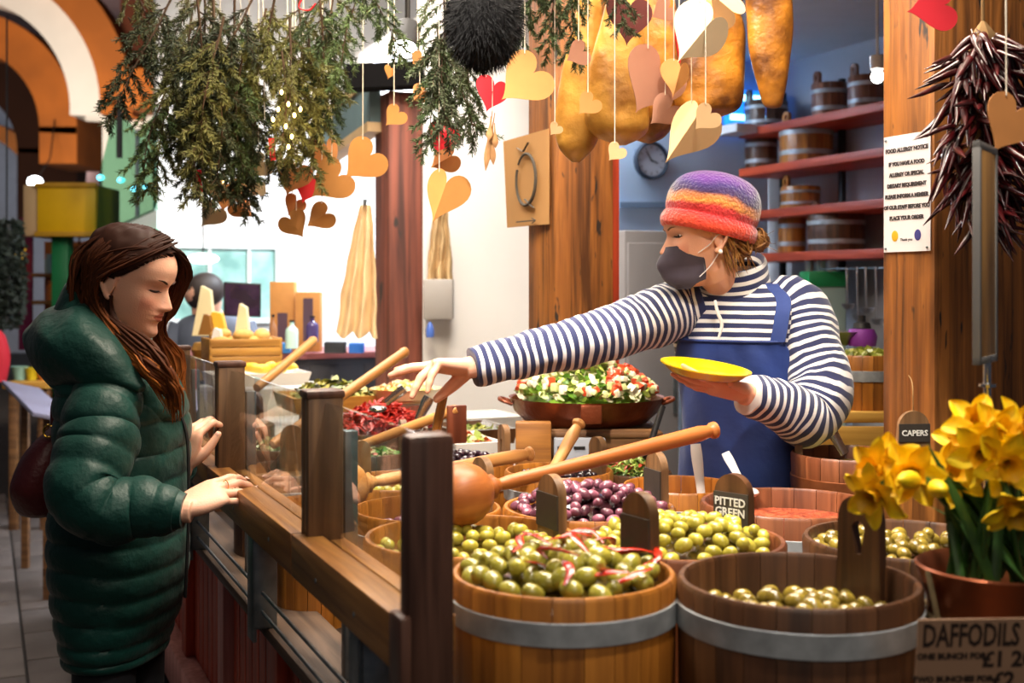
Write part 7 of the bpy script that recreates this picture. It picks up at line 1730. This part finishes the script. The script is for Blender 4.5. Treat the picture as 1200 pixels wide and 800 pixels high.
# ================================================================ neighbouring stalls along the aisle
M_yb = mat('yellow_board', c('#d0a000'), .5, var=.12, vscale=4); M_gp = mat('green_paint', c('#0f6a3a'), .5, var=.15, vscale=4)
yb = thing('yellow_sign_box', 'yellow box sign on a green post along the aisle', 'sign', W(70, 275, 8.0)); a, b = W(43, 275, 8.0), W(112, 216, 8.0)
MB().bbox((a.x, 8.0, a.z), (b.x, 8.5, b.z), .01).build('front_panel', M_yb, yb)
for lo, hi in (((a.x-.012, 7.985, a.z-.012), (b.x+.012, 8.0, a.z+.02)), ((a.x-.012, 7.985, b.z-.02), (b.x+.012, 8.0, b.z+.012))): MB().bbox(lo, hi, .003).build('edge_strip', mat('ochre_edge', c('#a87a10'), .6), yb)
MB().bbox((a.x-.10, 8.02, a.z-.01), (a.x-.002, 8.5, b.z), .008).build('side_panel', mat('tan_board', c('#b09068'), .7), yb)
x0, x1 = W(60, 0, 8.1).x, W(79, 0, 8.1).x; MB().bbox((x0, 8.1, 0), (x1, 8.22, a.z), .006).build('post', M_gp, yb)
x0, x1 = W(79, 0, 8.3).x, W(86, 0, 8.3).x; MB().bbox((x0, 8.3, 0), (x1, 8.38, W(0, 300, 8.3).z), .006).build('brace', M_gp, yb)
# green glass canopy
M_gg = glassmat('green_glass', (.50, .74, .62), .9, .05)
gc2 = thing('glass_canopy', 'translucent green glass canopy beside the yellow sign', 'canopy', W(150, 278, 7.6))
def poly(pts, dep, name, m, parent):
    vs = [W(*p) for p in pts]; n = len(vs); vs += [p+Vector((0, dep, 0)) for p in vs]
    return MB().add(vs, [tuple(range(n)), tuple(range(n, 2*n))[::-1]]+[(i, (i+1) % n, n+(i+1) % n, n+i) for i in range(n)]).build(name, m, parent, smooth=0)
poly([(113, 276, 7.8), (116, 205, 7.8), (132, 140, 7.7), (142, 132, 7.7), (161, 155, 7.5), (161, 257, 7.5)], .02, 'pane', M_gg, gc2)
poly([(161, 257, 7.5), (161, 155, 7.5), (184, 132, 7.3), (184, 245, 7.3)], .02, 'pane', M_gg, gc2)
MB().bar(W(161, 258, 7.5), W(161, 152, 7.5), .02, .03, (0, 1, 0)).build('glazing_bar', M_steel, gc2); MB().bar(W(113, 278, 7.8), W(184, 247, 7.3), .03, .03).build('gutter', mat('green_grey_trim', c('#6a8a78'), .5), gc2)
MB().bar(W(140, 185, 7.4), W(140, 112, 7.4), .03, .03, (0, 1, 0)).build('hanger', M_black, gc2)
for i, (px, py) in enumerate(((118, 208), (142, 211), (158, 221), (172, 219))): MB().ell(W(px, py, (7.8, 7.66, 7.54, 7.42)[i]), (.026, .02, .018), 12, 8).build('lamp', mat('cyan_glint', c('#a0f0ff'), .4, emit=3, emitcol=c('#60e0ff')), gc2)  # glowing spots stand in for reflections on the canopy glass
aw = thing('awning', 'white awning with a mint green edge under the glass canopy', 'awning', W(150, 282, 7.4)); poly([(112, 279, 7.6), (184, 246, 7.2), (184, 268, 7.2), (120, 279, 7.6)], .15, 'cover', mat('white_canvas', c('#e8f2ee'), .7, emit=0), aw); poly([(112, 280, 7.55), (184, 268, 7.15), (184, 273, 7.15), (112, 283, 7.55)], .02, 'edge', mat('mint_edge', c('#2fc890'), .5), aw)
# stall behind the green post
bst = thing('neighbour_stall', 'orange backed stall with shelves behind the green post', 'stall', W(95, 440, 9.0).xy.to_3d()); a, b = W(52, 470, 9.2), W(112, 283, 9.2)
MB().box((a.x, 9.2, 0), (b.x+.9, 9.3, b.z)).build('back_panel', mat('orange_panel', c('#c06a28'), .7, var=.3, vscale=3), bst)
for y in (320, 352, 385, 420): z = W(0, y, 9.0).z; MB().bbox((a.x, 8.95, z-.03), (b.x+.9, 9.2, z), .004).build('shelf', wood('stall_shelf', c('#b07a3c'), c('#8a5a28'), 'x', .5), bst)
rnd = random.Random(13); cols = ['#e8d8b0', '#d8b040', '#c83020', '#f0f0e8', '#d87828', '#88a8b0', '#e8e0d0']
JN = ['cream', 'amber', 'scarlet', 'white', 'orange', 'grey blue', 'ivory']; RN = ['top', 'second', 'third', 'lowest']; PN = ['first', 'second', 'third', 'fourth']
for r, y in enumerate((320, 352, 385, 420)):
    for i in range(4):
        px = 60+i*15+rnd.uniform(-2, 2); p = W(px, y, 9.02); ci = rnd.randrange(7); h = rnd.uniform(.09, .15); w = rnd.uniform(.03, .045)
        o = MB().lathe([(0, 0), (w, 0), (w, h*.7), (w*.7, h*.8), (w*.7, h), (0, h)], 14, p); tag(o.build('preserve_jar', mat('jar_'+cols[ci][1:], c(cols[ci]), .3, coat=.3)), '%s jar, %s from the left on the %s shelf of the orange stall' % (JN[ci], PN[i], RN[r]), 'jar', 'jars on the orange stall')
o = MB().ell(W(93, 303, 8.35), (.12, .1, .085), 20, 12); o.tube([W(93, 300, 8.35), W(93, 270, 8.35)], .006, 6); tag(o.build('paper_lantern', mat('rust_lantern', c('#b8643a'), .7, var=.2)), 'rust coloured round lantern under the yellow sign', 'lantern')
bn_ = MB(); bn_.bar(W(30, 410, 9.0), W(31, 255, 9.0), .10, .02, (0, 1, 0)); tag(bn_.build('magenta_banner', mat('magenta_cloth', c('#7a1a48'), .8, var=.2)), 'dark magenta banner hanging left of the green post', 'banner')
o = MB(); o.tube([W(24, 300, 8.93), W(31, 290, 8.99)], .006, 6); o.ell(W(24, 300, 8.93), (.04, .03, .05), 14, 10); o.lathe([(.02, -.12), (.035, -.06), (.02, .0)], 14, W(24, 312, 8.93)); tag(o.build('yellow_lantern', mat('yellow_lamp', c('#d8a838'), .5, emit=.6)), 'small yellow lantern before the magenta banner', 'lantern')
gl = thing('dark_wreath', 'dark leafy garland hanging at the left edge of the aisle', 'garland', W(10, 395, 7.5)); p0 = W(8, 318, 7.5); g_ = MB(); r_ = random.Random(4)
for i in range(1400):
    a = r_.uniform(0, 6.28); rr = r_.uniform(.06, .13); zz = r_.uniform(-.36, .32); wv = (1-(zz/.42)**2)**.5; p = p0+Vector((math.cos(a)*rr*wv, math.sin(a)*rr*wv, zz)); x = Vector((r_.uniform(-1, 1), r_.uniform(-1, 1), r_.uniform(-1, .4))).normalized(); y = x.orthogonal().normalized()
    g_.add([p-x*.03, p+y*.012, p+x*.03, p-y*.012], [(0, 1, 2, 3)])
tag(g_.build('leaves', mat('dark_leaf', c('#1a2416'), .7, var=.4, vscale=10), gl, smooth=0), kind='stuff'); MB().tube([p0-Vector((0, 0, .36)), p0+Vector((0, 0, .2)), p0+Vector((0, 0, .3))], [.05, .05, .045], 10).build('core', M_black, gl); MB().tube([p0+Vector((0, 0, .28)), p0+Vector((0, 0, 1.6))], .006, 6).build('cord', M_black, gl)
rc = MB(); q = W(-3, 420, 7.2); rc.loft([(q-Vector((0, 0, .14)), Vector((.05, 0, 0)), Vector((0, .05, 0))), (q, Vector((.075, 0, 0)), Vector((0, .06, 0))), (q+Vector((0, 0, .12)), Vector((.05, 0, 0)), Vector((0, .05, 0))), (q+Vector((0, 0, .17)), Vector((.02, 0, 0)), Vector((0, .02, 0)))], 20, 18); rc.tube([q+Vector((0, 0, .15)), q+Vector((0, 0, 1.2))], .004, 6); tag(rc.build('red_bag', mat('red_fabric', c('#b81828'), .8)), 'red cloth bag hanging at the left edge', 'bag')
tb = thing('market_table', 'low wooden market table by the aisle at the left', 'table', W(38, 480, 7.6).xy.to_3d()); zt3 = W(0, 445, 7.6).z; x0, x1 = W(18, 0, 7.6).x, W(70, 0, 7.6).x
MB().bbox((x0, 7.4, zt3-.04), (x1, 8.0, zt3), .005).build('table_top', M_ytray, tb)
for x in (x0+.02, x1-.07):
    for y in (7.45, 7.9): MB().bbox((x, y, 0), (x+.05, y+.05, zt3-.04), .004).build('leg', M_crate, tb)
for i, (px, py, col, lb, rad) in enumerate(((15, 442, '#8ab0a0', 'pale green pot at the left end of the market table', .05), (30, 442, '#d8c020', 'yellow green pot in the middle of the market table', .045), (44, 442, '#c87830', 'orange pot at the right of the market table', .05), (56, 442, '#b8b0a8', 'grey pot at the right end of the market table', .045))):
    p = W(px+8, py, 7.6); o = MB().lathe([(0, 0), (rad*.7, 0), (rad, rad*1.6), (rad*1.1, rad*1.7), (rad*.9, rad*1.6), (0, rad*1.5)], 18, (p.x, p.y, zt3+.001)); tag(o.build('market_pot', mat('pot_'+col[1:], c(col), .5)), lb, 'pot', 'pots on the market table')
sl2 = thing('sloping_board', 'sloping white board on dark legs behind the green coat', 'board', (W(45, 480, 6.2).x, 6.2, 0))
MB().bar(W(24, 452, 6.6), W(64, 490, 5.6), .20, .02, (.3, 0, 1), .003).build('board', mat('white_lilac_board', c('#8f8ca4'), .5), sl2)
for px, py, d in ((30, 462, 6.45), (56, 486, 5.8)): q = W(px, py, d); MB().bar(q, (q.x, d, 0), .035, .035, (0, 1, 0)).build('leg', M_crate, sl2)
bl_ = MB(); p = W(41, 213, 15.3); bl_.ell(p, (.09, .09, .07), 16, 10); t_ = thing('hall_lamp', 'bright hall lamp above the yellow sign', 'lamp', p); bl_.build('globe', mat('hall_glow', (.9, .95, 1), .5, emit=14, emitcol=(.85, .93, 1)), t_); MB().tube([p, p+Vector((0, .5, .35)), W(64, 140, 16.385)], .01, 6).build('cable', M_black, t_)
